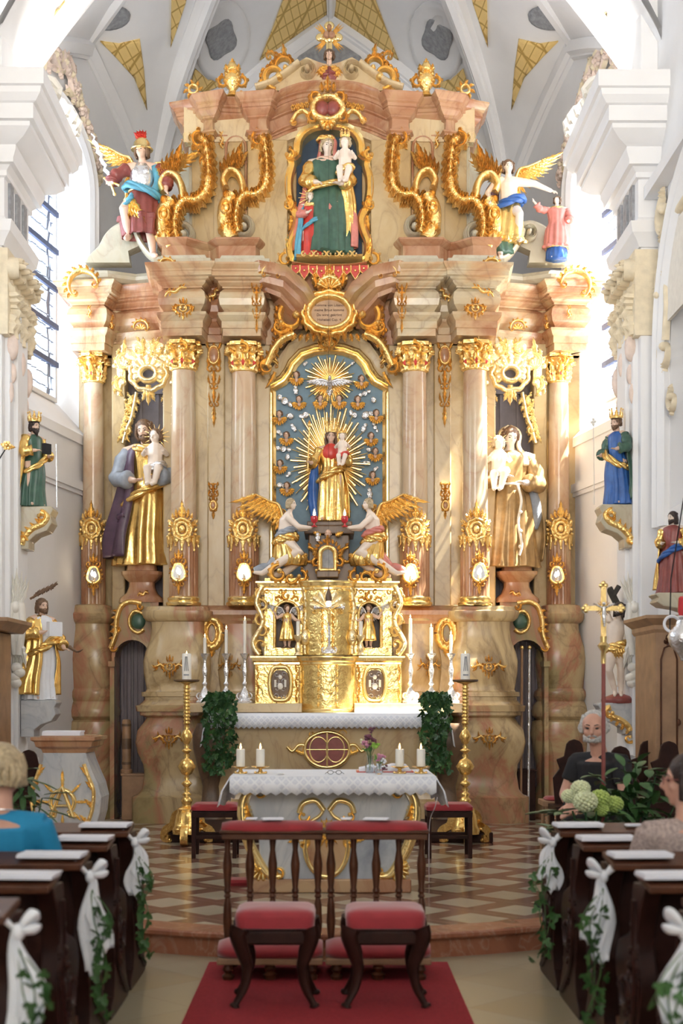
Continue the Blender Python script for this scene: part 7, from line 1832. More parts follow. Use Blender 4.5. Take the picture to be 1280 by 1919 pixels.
# open book, glasses
t = thing('open_missal', 'open white book on a low stand behind the flower vases', 'book', (X(712, 246), 10.55, 1.007))
mb = MB(); mb.prism([(-.16, 0), (-.16, .03), (-.08, .045), (0, .035), (.09, .06), (.20, .055), (.24, .0)], -.10, .1); mb.build('pages', 'paper', t, False, bev=.003); mb = MB(); mb.box(-.18, .25, -.11, .11, -.0, .008); mb.build('cover', 'red', t)
t = thing('reading_glasses', 'pair of dark reading glasses folded on the front altar cloth', 'glasses', (X(627, 255), 10.15, 1.007))
mb = MB()
for sg in (-1, 1): mb.tube([(sg*.03+.02*cos(a), .0, .018+.014*sin(a)) for a in [2*PI*i/14 for i in range(15)]], .0022, 5); mb.tube([(sg*.05, 0, .02), (sg*.07, .05, .004)], .002, 5)
mb.tube([(-.01, 0, .02), (.01, 0, .02)], .002, 5); mb.build('frame', 'black', t)
t = thing('paten_dish', 'tiny silver dish on the front altar cloth left of the glasses', 'dish', (X(526, 256), 10.15, 1.007)); mb = MB(); mb.lathe([(.02, 0), (.03, .006), (.028, .008), (.015, .003)], 0, 0, 20); mb.build('dish', 'silver', t)
# ---- tall gilded candle stands
def stand(px, lab, lab2, h=1.0):
    s = 194; x = X(px, s); y = 13.4; H_ = Z(1272, s)-.17
    t = thing('candle_stand', lab, 'candle stand', (x, y, .25 if False else .15))
    mb = MB(); pr = [(.05, .30), (.075, .32), (.04, .36), (.05, .40), (.06, .42), (.035, .45)]
    z = .45
    for k, (r, l) in enumerate(((.05, .05), (.035, .05), (.055, .06), (.03, .05), (.09, .16), (.035, .06), (.055, .04), (.03, .04), (.06, .14), (.03, .05))):
        pr += [(r*.55, z+l*.1), (r, z+l*.55), (r*.55, z+l*.95)]; z += l
    while z < H_-.06: pr += [(.026, z+.004), (.038, z+.016), (.026, z+.030)]; z += .034
    pr += [(.03, H_-.03), (.09, H_-.015), (.09, H_-.01)]
    mb.lathe(pr, 0, 0, 20); mb.build('twisted_shaft', 'robe_gold', t, ang=0)
    mb = MB(); mb.lathe([(.11, H_-.01), (.125, H_), (.125, H_+.012), (.02, H_+.014)], 0, 0, 24); mb.build('drip_plate', 'dark_marble', t)
    mb = MB(); mb.lathe([(.13, .10), (.135, .14), (.115, .18), (.10, .28), (.085, .31), (.09, .34), (.06, .36), (.03, .37)], 0, 0, 24, 4)
    for k in range(3): mb.scroll(-.04+.04*k, .16+.05*(k % 2), .035, k, 5, .012, .02, -.115); mb.leaf(0, .2, PI/2+.6*(k-1), .08, .015, .3, .02, -.11)
    mb.build('foot_block', 'robe_gold', t)
    for k in range(3):
        a = -PI/2+2*PI*k/3; mb = MB()
        mb.ribbon([(p.x, p.y) for p in cr([(.02, .30, 0), (.10, .26, 0), (.13, .17, 0), (.20, .12, 0), (.22, .05, 0), (.17, .04, 0)], 5)], .035, .06, .03); mb.ribbon([(p.x, p.y) for p in cr([(.02, .30, 0), (.10, .26, 0), (.13, .17, 0), (.20, .12, 0), (.22, .05, 0), (.17, .04, 0)], 5)], .035, -.06, -.03)
        mb.scroll(.10, .15, .05, 0, 5, .02, .07, .0, 3); mb.ball((.18, 0, .025), .025, 8, 6); mb.xf(Matrix.Rotation(a, 4, 'Z')); mb.v = [(x*1.15, y*1.15, z*1.05) for x, y, z in mb.v]; mb.build('scroll_foot', 'robe_gold', t)
    c = thing('altar_candle_stout', lab2, 'candle', (x, y, .15+H_+.014)); mb = MB(); mb.lathe([(.045, 0), (.045, .24), (.04, .25), (.004, .243)], 0, 0, 20); mb.build('wax_body', 'wax', c)
    mb = MB()
    for a in (-.4, .0, .4): mb.tube([(sin(a)*.046, -cos(a)*.046, .08), (sin(a*.4)*.047, -cos(a*.4)*.047, .22)], .004, 5)
    mb.box(-.025, .025, -.047, -.040, .035, .05); mb.build('engraved_motif', 'grey_relief', c)
    mb = MB(); mb.lathe([(.002, .243), (.007, .255), (.001, .275)], 0, 0, 8); mb.build('flame', 'flame', c)
stand(354-4, 'tall twisted gold candle stand with scroll feet left of the altars', 'stout white candle with grey engraved motif on the left gold stand')
stand(872, 'tall twisted gold candle stand with scroll feet right of the altars', 'stout white candle with grey engraved motif on the right gold stand')
# ---- low dark stools with red seats beside the altar
def stool(px, s, lab, w=.42):
    t = thing('red_stool', lab, 'stool', (X(px, s), FPX/s, .15)); 
    for sx in (-1, 1):
        for sy in (-1, 1): mb = MB(); mb.box(sx*(w/2-.03)-.018, sx*(w/2-.03)+.018, sy*.16-.018, sy*.16+.018, 0, .40); mb.build('leg', 'wood', t, bev=.004)
    mb = MB(); mb.box(-w/2+.01, w/2-.01, -.18, .18, .36, .41); mb.box(-w/2+.03, w/2-.03, -.165, -.145, .17, .20); mb.box(-w/2+.03, w/2-.03, .145, .165, .17, .20); mb.build('frame', 'wood', t, bev=.004)
    mb = MB(); mb.lathe([(w*.42, .41), (w*.50, .42), (w*.5, .45), (w*.44, .475), (w*.2, .48)], 0, 0, 40, 8, 1, .82); mb.build('cushion', 'velvet', t)
stool(404, 210, 'dark stool with red seat left of the front altar'); stool(840, 210, 'dark stool with red seat right of the front altar')
# ---- carpet and kneelers
mb = MB(); mb.box(-.72, .69, 2.2, 8.22, .0, .012); tag(mb.build('aisle_carpet', 'carpet', None, False), 'long red carpet runner down the centre aisle to the step', 'carpet')
t = thing('red_kneeling_cushion', 'small flat red cushion on the floor left of the front altar', 'cushion', (X(452, 243), 10.55, .15)); mb = MB(); mb.lathe([(.09, 0), (.10, .02), (.09, .045), (.03, .05)], 0, 0, 28, 8, 1, .9); mb.build('cushion', 'velvet', t)
def priedieu(px, lab, w=.585):
    s = 322; x = X(px, s); y = FPX/s
    t = thing('kneeling_desk', lab, 'kneeler', (x, y, .012))
    zt = Z(1552, s)
    for k in range(5):
        bx = (k-2)*w*.225; mb = MB(); a = .10; b = zt-.06
        mb.lathe([(.020, a), (.022, a+.02), (.016, a+.04), (.026, a+.16), (.022, a+.26), (.014, a+.30), (.022, a+.31), (.014, a+.325), (.022, a+.34), (.016, a+.36), (.026, a+.46), (.027, a+.50), (.015, a+.58), (.022, b)], bx, 0, 14); mb.build('baluster', 'mid_wood', t)
    mb = MB(); mb.box(-w/2, w/2, -.10, .08, zt-.07, zt-.035); mb.box(-w/2-.01, w/2+.01, -.11, .09, zt-.035, zt-.015); mb.build('top_rail', 'mid_wood', t, bev=.006)
    mb = MB(); rings = []
    for i in range(13):
        u = -w/2+w*i/12; k = 1-(abs(u)/(w/2))**8*.25; rings.append([(u, .0+.10*cos(a_)*k-.01, zt-.02+.055*max(-.1, sin(a_))*k) for a_ in [2*PI*j/16 for j in range(16)]])
    mb.loft(rings); mb.build('arm_cushion', 'velvet', t, ang=0)
    mb = MB(); mb.box(-w/2, w/2, -.40, .06, .085, .12); mb.box(-w/2, w/2, -.03, .03, .05, .10); mb.build('kneeling_board', 'light_wood', t, bev=.006)
    mb = MB(); rings = []
    for i in range(13):
        u = -w/2-.0+w*i/12; k = 1-(abs(u)/(w/2))**8*.3; rings.append([(u, -.24+.17*cos(a_)*k, .15+.06*sin(a_)*k) for a_ in [2*PI*j/20 for j in range(20)]])
    mb.loft(rings); mb.build('knee_cushion', 'velvet_pale', t, ang=0)
    for sx in (-1, 1):
        for yy in (-.36, .02): mb = MB(); mb.lathe([(.03, 0), (.035, .02), (.018, .035), (.032, .055), (.02, .085)], sx*(w/2-.06), yy, 14); mb.build('bun_foot', 'mid_wood', t)
    mb = MB(); mb.lathe([(.03, 0), (.04, .03), (.02, .045), (.034, .065), (.02, .09)], .0, -.36, 14); mb.build('bun_foot', 'mid_wood', t)
priedieu(511, 'left wooden kneeling desk with turned balusters and red padded top'); priedieu(705, 'right wooden kneeling desk with turned balusters and red padded top')
def bride_stool(px, lab):
    s = 362; t = thing('bridal_stool', lab, 'stool', (X(px, s), FPX/s, .012)); w = .41; D = .17
    for sx in (-1, 1):
        for sy in (-1, 1):
            mb = MB(); o = [(.0, .40), (.01, .36), (-.012, .28), (-.035, .20), (-.02, .10), (.015, .03), (.03, .0)]
            P_ = cr([(sx*(w/2-.03+a), sy*(D-.02+a*.4), z) for a, z in o], 4); n = len(P_); mb.tube(P_, [.058*(1-.66*min(1, i/n*1.3)) +.010*(i > n-4) for i in range(n)], 10, .8); mb.build('cabriole_leg', 'wood', t)
    mb = MB(); mb.box(-w/2+.005, w/2-.005, -D, D, .315, .39); mb.build('seat_frame', 'wood', t, bev=.012)
    mb = MB(); mb.lathe([(w*.46, .395), (w*.49, .40), (w*.50, .45), (w*.485, .475), (w*.42, .49), (w*.2, .497), (0.01, .498)], 0, 0, 48, 9, 1, .86); mb.build('cushion', 'velvet_pale', t, ang=60)
bride_stool(517, 'left low stool with worn red cushion and cabriole legs on the carpet'); bride_stool(721, 'right low stool with worn red cushion and cabriole legs on the carpet')
def leaflet(name, lab, x, y, z, w, d, rz=0, th=.006, mat='paper', cat='booklet', grp=None):
    mb = MB(); mb.box(-w/2, w/2, -d/2, d/2, 0, th); mb.box(-w/2+.004, w/2+.006, -d/2+.004, d/2, th, th*1.5); o = mb.build(name, mat, None, False, loc=(x, y, z), rotz=rz); return tag(o, lab, cat, grp)
zt = Z(1552, 322)+.055
leaflet('order_of_service', 'white wedding booklet on the left kneeling desk cushion', X(510, 322), 8.05, zt-.002, .12, .08, .2); leaflet('order_of_service', 'white wedding booklet on the right kneeling desk cushion', X(704, 322), 8.05, zt-.002, .14, .08, -.2)
leaflet('folded_card', 'small white card left of the booklet on the left desk cushion', X(471, 322), 8.06, zt-.002, .06, .05); leaflet('folded_card', 'small white card left of the booklet on the right desk cushion', X(648, 322), 8.06, zt-.002, .06, .05)
# ================================================================= PEWS
def ivyleaf(mb, p, size, rnd, down=True):
    """five-lobed ivy leaf with a folded blade"""
    pts = [(0, 0, 0), (-.35, .1, .04), (-.55, -.15, .10), (-.28, -.28, .03), (-.32, -.6, .08), (0, -.42, 0), (0, -1.0, .05), (.0, -.42, 0), (.32, -.6, .08), (.28, -.28, .03), (.55, -.15, .10), (.35, .1, .04)]
    m = Matrix.Translation(p) @ Matrix.Rotation(rnd.uniform(-1.2, 1.2), 4, 'Z') @ Matrix.Rotation(rnd.uniform(-.2, .9), 4, 'X') @ Matrix.Rotation(rnd.uniform(-1, 1), 4, 'Y')
    v = [m @ Vector((x*size, -z*size*1.2, y*size)) for x, y, z in pts]; b = [q+Vector((0, .0015, 0)) for q in v]
    n = mb.add(v+b, [(5, 0, 1, 2, 3, 4), (6, 5, 4), (5, 6, 8), (5, 8, 9, 10, 11, 0), (12, 13, 14, 15, 16, 17), (18, 16, 17), (17, 18, 20), (17, 20, 21, 22, 23, 12)])
XL0, XR0 = -1.11, 1.25
pewY = [7.58, 6.90, 6.19, 5.50, 4.78]
def end_board(sg, t):
    prof = [(-.14, .845), (.07, .845), (.09, .74), (.13, .64), (.24, .60), (.36, .56), (.42, .48), (.40, .40), (.34, .33), (.36, .2), (.44, .08), (.46, .0), (-.10, .0), (-.10, .06), (-.03, .10), (.0, .22), (-.035, .34), (-.06, .44), (-.03, .52), (.0, .60), (-.03, .70), (-.08, .78)]
    mb = MB(); n = len(prof); x0, x1 = -.035, .035
    P_ = [(p.x, p.y) for p in cr([(a, b, 0) for a, b in prof], 2)]; n = len(P_)
    mb.add([(x0, y, z) for y, z in P_]+[(x1, y, z) for y, z in P_], [tuple(range(n)), tuple(range(2*n-1, n-1, -1))]+[(i, i+n, (i+1) % n+n, (i+1) % n) for i in range(n)])
    e = mb.build('end_board', 'wood', t, ang=35, bev=.004)
    mb = MB(); mb.scroll(.06, .50, .09, PI/2, 5, .02, .02, 0, 4, .6); mb.scroll(.20, .40, .10, 0, -5, .022, .02, 0, 4, .6); mb.ribbon([(p.x, p.y) for p in cr([(.02, .78, 0), (.03, .62, 0), (.0, .45, 0), (.08, .25, 0), (.25, .12, 0), (.38, .05, 0)], 5)], .02, .02)
    for k in range(6): mb.leaf(.02+.03*k, .7-.11*k, -.6, .10, .018, .6, .018)
    mb.xf(Matrix.Rotation(PI/2 if sg < 0 else -PI/2, 4, 'Z') if False else Matrix(((0, sg*1.0, 0, -sg*.032 if False else 0), (1, 0, 0, 0), (0, 0, 1, 0), (0, 0, 0, 1))))
    mb.v = [(x-sg*.034 if False else x+(.034 if sg < 0 else -.034)*0-0, y, z) for x, y, z in mb.v]
    mb.v = [((.034+abs(x)) * (1 if sg < 0 else -1), y, z) for x, y, z in mb.v]
    mb.build('carved_relief', 'wood', e)
words = ['front', 'second', 'third', 'fourth', 'fifth']
protoP = {}
for sg, x0, side in ((-1, XL0, 'left'), (1, XR0, 'right')):
    for i, y in enumerate(pewY):
        lab = 'dark carved wooden pew, %s row %s of the aisle' % (words[i], side)
        if sg not in protoP:
            t = thing('church_pew', lab, 'pew', (x0, y, 0), 0, 'pews beside the aisle'); protoP[sg] = t; W_ = 1.8
            end_board(sg, t); a, b = sorted((0, sg*W_))
            mb = MB(); mb.add([(a-.03, -.20, .835), (b+.03, -.20, .835), (b+.03, .05, .865), (a-.03, .05, .865), (a-.03, -.20, .862), (b+.03, -.20, .862), (b+.03, .05, .892), (a-.03, .05, .892)], [(3, 2, 1, 0), (4, 5, 6, 7), (0, 1, 5, 4), (1, 2, 6, 5), (2, 3, 7, 6), (3, 0, 4, 7)]); mb.build('book_ledge', 'mid_wood', t, False, bev=.005)
            mb = MB(); mb.box(a+.0, b, .0, .035, .12, .85); mb.build('back_panel', 'wood', t, False)
            mb = MB(); mb.box(a, b, .03, .40, .42, .455); mb.build('seat', 'mid_wood', t, False, bev=.006)
            mb = MB(); mb.box(a, b, -.20, -.10, .15, .19); mb.build('kneeler_board', 'mid_wood', t, False, bev=.006)
        else: dup(protoP[sg], (x0, y, 0), 0, lab, 'pews beside the aisle')
# booklets lying on the ledges
for sg, lst in ((-1, [(198, 0, .26), (158, 1, .26), (98, 2, .28), (42, 3, .27)]), (1, [(1082, 0, .25), (1135, 1, .27), (1198, 2, .26), (1262, 3, .27)])):
    for px, i, w in lst:
        s = FPX/(pewY[i]-.08); sd = 'left' if sg < 0 else 'right'
        leaflet('wedding_booklet', 'white booklet on the %s pew ledge, %s side' % (words[i], sd), X(px, s), pewY[i]-.085, .884, w, .15, .05*sg, .012, grp='booklets on the pew ledges')
leaflet('small_card', 'small white card on the front right pew ledge', X(1180, 343), 7.5, .886, .08, .06); leaflet('small_card', 'small white card on the front left pew ledge', X(82, 343), 7.5, .886, .10, .06)
# tulle bows with ivy on the pew ends
def bow(side, i, L, lab):
    sg = -1 if side == 'left' else 1; x = (XL0+.06 if sg < 0 else XR0-.06); y = pewY[i]-.12
    t = thing('tulle_bow', lab, 'ribbon bow', (x, y, .80), 0, 'tulle bows on the pew ends'); rnd = random.Random(i+sg)
    mb = MB(); q = -sg
    for a, l in ((.9, .085), (2.4, .08), (.2, .06)):
        mb.tube(cr([(0, 0, 0), (q*cos(a)*l*.5, -.02, sin(a)*l*.6), (q*cos(a)*l, -.01, sin(a)*l), (q*cos(a)*l*.9, .02, sin(a)*l*.6), (0, .0, 0)], 4), [.008+.013*sin(PI*k/16) for k in range(17)], 8, .6)
    mb.ball((0, 0, 0), (.025, .03, .03)); mb.build('bow_loops', 'white_cloth', t, ang=0)
    for d, w in ((.0, 1.0), (.05, .75)):
        mb = MB(); rings = []
        for k in range(13):
            u = k/12; z = -L*w*u; ww = .012+.035*min(1, u*2)*(1-.5*max(0, u-.7)/.3); cx = q*(d*u*1.2+.015*sin(u*7+i)); rings.append([(cx+ww*(j/6-.5)*2*1.0, -.01+.012*sin(j*2+u*6)-.01*d, z+(.02*abs(j-3) if k == 12 else 0)) for j in range(7)]+[(cx+ww*(j/6-.5)*2, .0+.012*sin(j*2+u*6), z+(.02*abs(j-3) if k == 12 else 0)) for j in range(6, -1, -1)])
        mb.loft(rings); mb.build('bow_tail', 'white_cloth', t, ang=0)
    t2 = thing('ivy_strand', 'ivy strand hanging below the bow, %s %s pew' % (words[i], side), 'ivy', (x, y, .80), 0, 'ivy strands on the pew ends')
    st = MB(); lf = MB()
    for k in range(3):
        P_ = cr([(0, -.01, -.05), (q*(.02+.04*k), -.02, -.2), (q*(.07-.03*k), -.02, -.38), (q*(.02+.03*k), -.01, -.56-.03*k)], 5); st.tube(P_, .003, 5)
        for p in P_[3:]:
            if rnd.random() < .75: ivyleaf(lf, p+Vector((rnd.uniform(-.03, .03), -.01, 0)), rnd.uniform(.035, .06), rnd)
    st.build('stems', 'leaf', t2); lf.build('leaves', 'leaf', t2, False)
bow('left', 0, .31, 'white tulle bow on the end of the front left pew'); bow('left', 2, .45, 'white tulle bow on the end of the third left pew'); bow('left', 4, .45, 'white tulle bow on the end of the nearest left pew')
bow('right', 0, .28, 'white tulle bow on the end of the front right pew'); bow('right', 2, .40, 'white tulle bow on the end of the third right pew'); bow('right', 4, .45, 'white tulle bow on the end of the nearest right pew')
# ivy garlands at the ends of the high altar
for px, lab, sd in ((411, 'thick ivy garland hanging over the left end of the high altar', 3), (818, 'thick ivy garland hanging over the right end of the high altar', 4)):
    rnd = random.Random(sd); t = thing('ivy_garland', lab, 'ivy', (X(px, 178), 14.72, Z(1300, 178))); st = MB(); lf = MB(); lf2 = MB()
    for k in range(7):
        a = (k-3)*.045; P_ = cr([(a*.6, .12, -.06), (a*.8, .0, .0), (a, -.06, -.15), (a+rnd.uniform(-.03, .03), -.06, -.45), (a*.9, -.04, -.72-.12*rnd.random())], 8); st.tube(P_, .004, 5)
        for p in P_:
            for _ in range(2): ivyleaf(lf if rnd.random() < .7 else lf2, p+Vector((rnd.uniform(-.04, .04), rnd.uniform(-.05, .01), rnd.uniform(-.02, .02))), rnd.uniform(.045, .075), rnd)
    st.build('stems', 'leaf_dark', t); lf.build('leaves', 'leaf_dark', t, False); lf2.build('young_leaves', 'leaf', t, False)

# ================================================================= AMBO
AB = wthing('ambo', 'grey blue marble lectern with red marble top and gilded alpha and omega', 'lectern', (X(125, 225), 11.7, .15))
s = 225
ol = [(84, 1590), (74, 1560), (66, 1530), (62, 1500), (64, 1475), (72, 1450), (80, 1425), (80, 1410), (160, 1410), (164, 1425), (172, 1445), (183, 1470), (189, 1495), (186, 1525), (176, 1560), (164, 1590)]
mb = MB(); mb.prism([(X(x, s), Z(y, s)) for x, y in ol], 11.56, 12.0); mb.build('body', 'blue_marble', AB, False, bev=.012)
mb = MB(); mb.box(X(82, s), X(166, s), 11.6, 11.96, .15, Z(1588, s)); mb.box(X(72, s), X(178, s), 11.55, 12.0, .15, .24); mb.build('foot', 'rose_marble', AB, bev=.01)
mb = MB(); sweep(mb, [(X(80, s), 12.0), (X(80, s), 11.56), (X(162, s), 11.56), (X(166, s), 12.0)], [(-.1, Z(1411, s)), (0, Z(1411, s)), (.01, Z(1404, s)), (.05, Z(1399, s)), (.06, Z(1390, s)), (.085, Z(1387, s)), (.085, Z(1381, s)), (-.1, Z(1379, s))]); mb.box(X(76, s), X(170, s), 11.54, 12.02, Z(1395, s), Z(1379, s)); mb.build('desk_top', 'rose_marble', AB, ang=35)
cx1, cz1 = X(117, s), Z(1503, s); mb = MB()
mb.ribbon([(cx1+.10*cos(a), cz1+.10*sin(a)) for a in [-PI*.35+PI*1.7*i/24 for i in range(25)]], .018, .03, 11.56)
for sg in (-1, 1): mb.ribbon([(cx1+sg*.055, cz1-.085), (cx1+sg*.06, cz1-.12), (cx1+sg*.12, cz1-.12)], .014, .03, 11.56); mb.ribbon([(cx1, cz1+.13), (cx1+sg*.09, cz1-.12)], .016, .035, 11.55)
mb.ribbon([(cx1-.05, cz1-.03), (cx1+.05, cz1-.03)], .012, .03, 11.55); mb.build('alpha_omega', 'smooth_gold', AB)
mb = MB()
for k in range(8):
    a = PI/2+k*PI/4; L = .26 if k in (0, 4) else .21
    for d in (-.06, 0, .06): mb.leaf(cx1+.11*cos(a), cz1+.11*sin(a), a+d, L-.11+.02*(d == 0), .012, 0, .018, 11.56)
mb.build('sun_rays', 'smooth_gold', AB)
for sg in (-1, 1):
    mb = MB(); e = [(X(117+sg*40, s), Z(1432, s)), (X(117+sg*48, s), Z(1455, s)), (X(117+sg*58, s), Z(1482, s)), (X(117+sg*56, s), Z(1515, s)), (X(117+sg*47, s), Z(1545, s)), (X(117+sg*38, s), Z(1575, s))]
    mb.ribbon([(p.x, p.y) for p in cr([(a, b, 0) for a, b in e], 5)], .016, .03, 11.56)
    for k in range(1, 6): mb.leaf(e[k][0], e[k][1], PI/2+sg*.5, .11, .018, sg*.5, .03, 11.56)
    mb.build('gilt_edge_scroll', 'gold', AB)
leaflet('open_lectionary', 'open white book lying on the red marble lectern top', X(110, s), 11.75, Z(1379, s), .32, .2, 0, .025, cat='book')

# ================================================================= SMALL FURNISHINGS
def wbox(name, lab, cat, px0, px1, py0, py1, s, dep, mat, panel=None):
    t = wthing(name, lab, cat, (X((px0+px1)/2, s), FPX/s, Z(py1, s))); y = FPX/s; mb = MB(); mb.box(X(px0, s), X(px1, s), y, y+dep, .15 if py1 > 1500 else Z(py1, s), Z(py0, s)); mb.build('case', mat, t, False, bev=.01)
    mb = MB(); mb.box(X(px0, s)-.01, X(px1, s)+.01, y-.012, y+dep, Z(py0, s)-.012, Z(py0, s)+.012); mb.build('lid', mat, t, False, bev=.004); return t
wbox('wooden_chest', 'plain brown wooden chest in the left passage beside the altar', 'chest', 228, 279, 1452, 1541, 163.5, .25, 'light_wood'); wbox('wooden_chest', 'tall dark wooden chest in the right passage beside the altar', 'chest', 970, 1004, 1444, 1541, 163.5, .25, 'wood')
t = thing('paschal_candle', 'thick decorated candle on the chest in the left passage', 'candle', (X(236, 163), 16.0, Z(1451, 163)+.01)); mb = MB(); mb.lathe([(.07, 0), (.07, .04), (.05, .05), (.05, .60), (.04, .62), (.005, .615)], 0, 0, 20); mb.build('wax_body', 'light_wood', t)
mb = MB(); mb.lathe([(.056, .10), (.056, .13)], 0, 0, 20); mb.lathe([(.056, .28), (.056, .40)], 0, 0, 20); mb.lathe([(.056, .54), (.056, .57)], 0, 0, 20); mb.build('bands', 'dark_marble', t)
for px, w, m_ in ((976, 'brown', 'light_wood'), (990, 'grey', 'silver')):
    t = thing('processional_pole', 'long %s pole leaning in the right passage beside the altar' % w, 'pole', (X(px, 164), 15.85, .15)); mb = MB(); mb.tube([(0, 0, 0), (.03, .12, 1.97)], .014, 8); mb.build('shaft', m_, t); mb = MB(); mb.ball((.03, .12, 1.98), .024); mb.build('knob', 'brass', t)
def bench(px, s, lab):
    t = thing('wooden_bench', lab, 'bench', (X(px, s), FPX/s, .15))
    for sx in (-1, 1):
        for sy in (-1, 1): mb = MB(); mb.tube([(sx*.13, sy*.13, .44), (sx*.15, sy*.15, 0)], .018, 8); mb.build('leg', 'light_wood', t)
    mb = MB(); mb.box(-.18, .18, -.18, .18, .42, .47); mb.build('seat', 'light_wood', t, False, bev=.006); mb = MB(); mb.lathe([(.14, .47), (.15, .48), (.13, .50), (.03, .505)], 0, 0, 28, 5); mb.build('red_pad', 'velvet', t)
bench(1050, 203, 'small wooden bench with red pad beside the seated man')
def chair(px, s, top, lab):
    t = thing('carved_chair', lab, 'chair', (X(px, s), FPX/s, .15)); H_ = Z(top, s)-.15
    for sx in (-1, 1):
        for sy in (-1, 1): mb = MB(); mb.box(sx*.2-.02, sx*.2+.02, sy*.18-.02, sy*.18+.02, 0, .43); mb.build('leg', 'wood', t, bev=.004)
    mb = MB(); mb.box(-.23, .23, -.21, .21, .42, .47); mb.build('seat', 'wood', t, False, bev=.006)
    mb = MB(); zz = H_-.46; out = [(-.17, .0), (-.19, zz*.45), (-.13, zz*.6), (-.16, zz*.75), (-.09, zz*.8), (-.07, zz+.38*0+.0)]+[(.075*cos(a), zz-.03+.075*sin(a)) for a in (2.6, 2.2, 1.57, .9, .5)]+[(.07, zz), (.09, zz*.8), (.16, zz*.75), (.13, zz*.6), (.19, zz*.45), (.17, 0)]
    mb.prism([(x, z+.46) for x, z in out], .17, .21); mb.build('carved_back', 'wood', t, False, bev=.008)
for px, s, top, lab in ((1083, 213, 1396, 'dark carved chair back left of the seated man'), (1224, 213, 1398, 'dark carved chair back left of the confessional foot'), (1264, 225, 1400, 'dark carved chair back at the right edge below the confessional'), (1172, 240, 1410, 'dark carved chair back right behind the seated man'), (45, 213, 1416, 'dark carved chair back behind the lectern on the left')): chair(px, s, top, lab)
# confessional on the right, its twin cornice on the left
t = wthing('confessional', 'tall brown carved wooden confessional against the right wall', 'confessional', (2.95, 12.3, .15)); s = 214
mb = MB(); mb.box(2.83, 3.11, 12.1, 12.9, .15, Z(1180, s)); mb.build('body', 'light_wood', t, False, bev=.01)
mb = MB(); sweep(mb, [(2.83, 12.95), (2.83, 12.1), (3.11, 12.1)], [(-.1, Z(1186, s)), (0, Z(1186, s)), (.02, Z(1180, s)), (.02, Z(1172, s)), (.06, Z(1166, s)), (.10, Z(1160, s)), (.10, Z(1154, s)), (-.1, Z(1152, s))]); mb.box(2.85, 3.11, 12.15, 12.95, Z(1186, s), Z(1153, s)); mb.build('cornice', 'light_wood', t, ang=35)
mb = MB(); mb.ribbon([(2.88, .5), (2.88, 1.9), (2.91, 2.0), (2.95, 2.02), (2.99, 2.0), (3.02, 1.9), (3.02, .5)], .008, .02, 12.1); mb.leaf(2.95, 2.02, PI/2, .12, .03, 0, .03, 12.1)
for sg in (-1, 1): mb.scroll(2.95+sg*.03, 2.06, .035, PI/2, sg*5, .01, .02, 12.1, 3)
mb.ball((3.03, 12.08, 1.35), (.02, .02, .03)); mb.build('carved_panel', 'mid_wood', t)
t = wthing('confessional', 'brown wooden cornice of a confessional at the left picture edge', 'confessional', (-3.1, 11.9, .15)); mb = MB(); sweep(mb, [(-3.22, 12.0), (-2.86, 12.0), (-2.86, 12.9)], [(-.1, Z(1180, 217)), (0, Z(1180, 217)), (.05, Z(1168, 217)), (.08, Z(1164, 217)), (.08, Z(1157, 217)), (-.1, Z(1155, 217))]); mb.box(-3.22, -2.93, 12.03, 12.9, Z(1180, 217), Z(1156, 217)); mb.build('cornice', 'light_wood', t, ang=35)
mb = MB(); mb.box(-3.22, -2.96, 12.05, 12.85, .15, Z(1180, 217)); mb.build('body', 'light_wood', t, False, bev=.01)
# pedestal tables carrying the two white candles (feet under the plates) are the gold stands; hanging silver lamp at right edge
t = thing('silver_hanging_lamp', 'embossed silver lamp with red glass hanging at the right edge', 'hanging lamp', (X(1282, 260), 10.0, Z(1240, 260)))
mb = MB(); mb.lathe([(.001, 0), (.025, .01), (.03, .03), (.05, .06), (.10, .12), (.115, .18), (.10, .22), (.06, .26), (.05, .30), (.07, .32), (.06, .33)], 0, 0, 24, 2, flute=.04, fn=12); mb.build('silver_bowl', 'silver', t)
mb = MB(); mb.lathe([(.035, .33), (.045, .36), (.04, .46), (.03, .47)], 0, 0, 16); mb.build('red_glass', 'red_wax', t)
mb = MB()
for k in range(3): a = 2*PI*k/3+.4; mb.tube([(cos(a)*.11, sin(a)*.11, .2), (cos(a)*.10, sin(a)*.10, .6), (0, 0, 1.2)], .005, 5)
mb.tube([(0, 0, 1.2), (0, 0, 6.75)], .005, 5); mb.build('chains', 'black', t)
mb = MB(); mb.tube([(-.10+.055*cos(a), -.05, .27+.055*sin(a)) for a in [PI*.2+PI*1.2*i/12 for i in range(13)]], .014, 8, .6); mb.build('white_handle', 'paper', t)
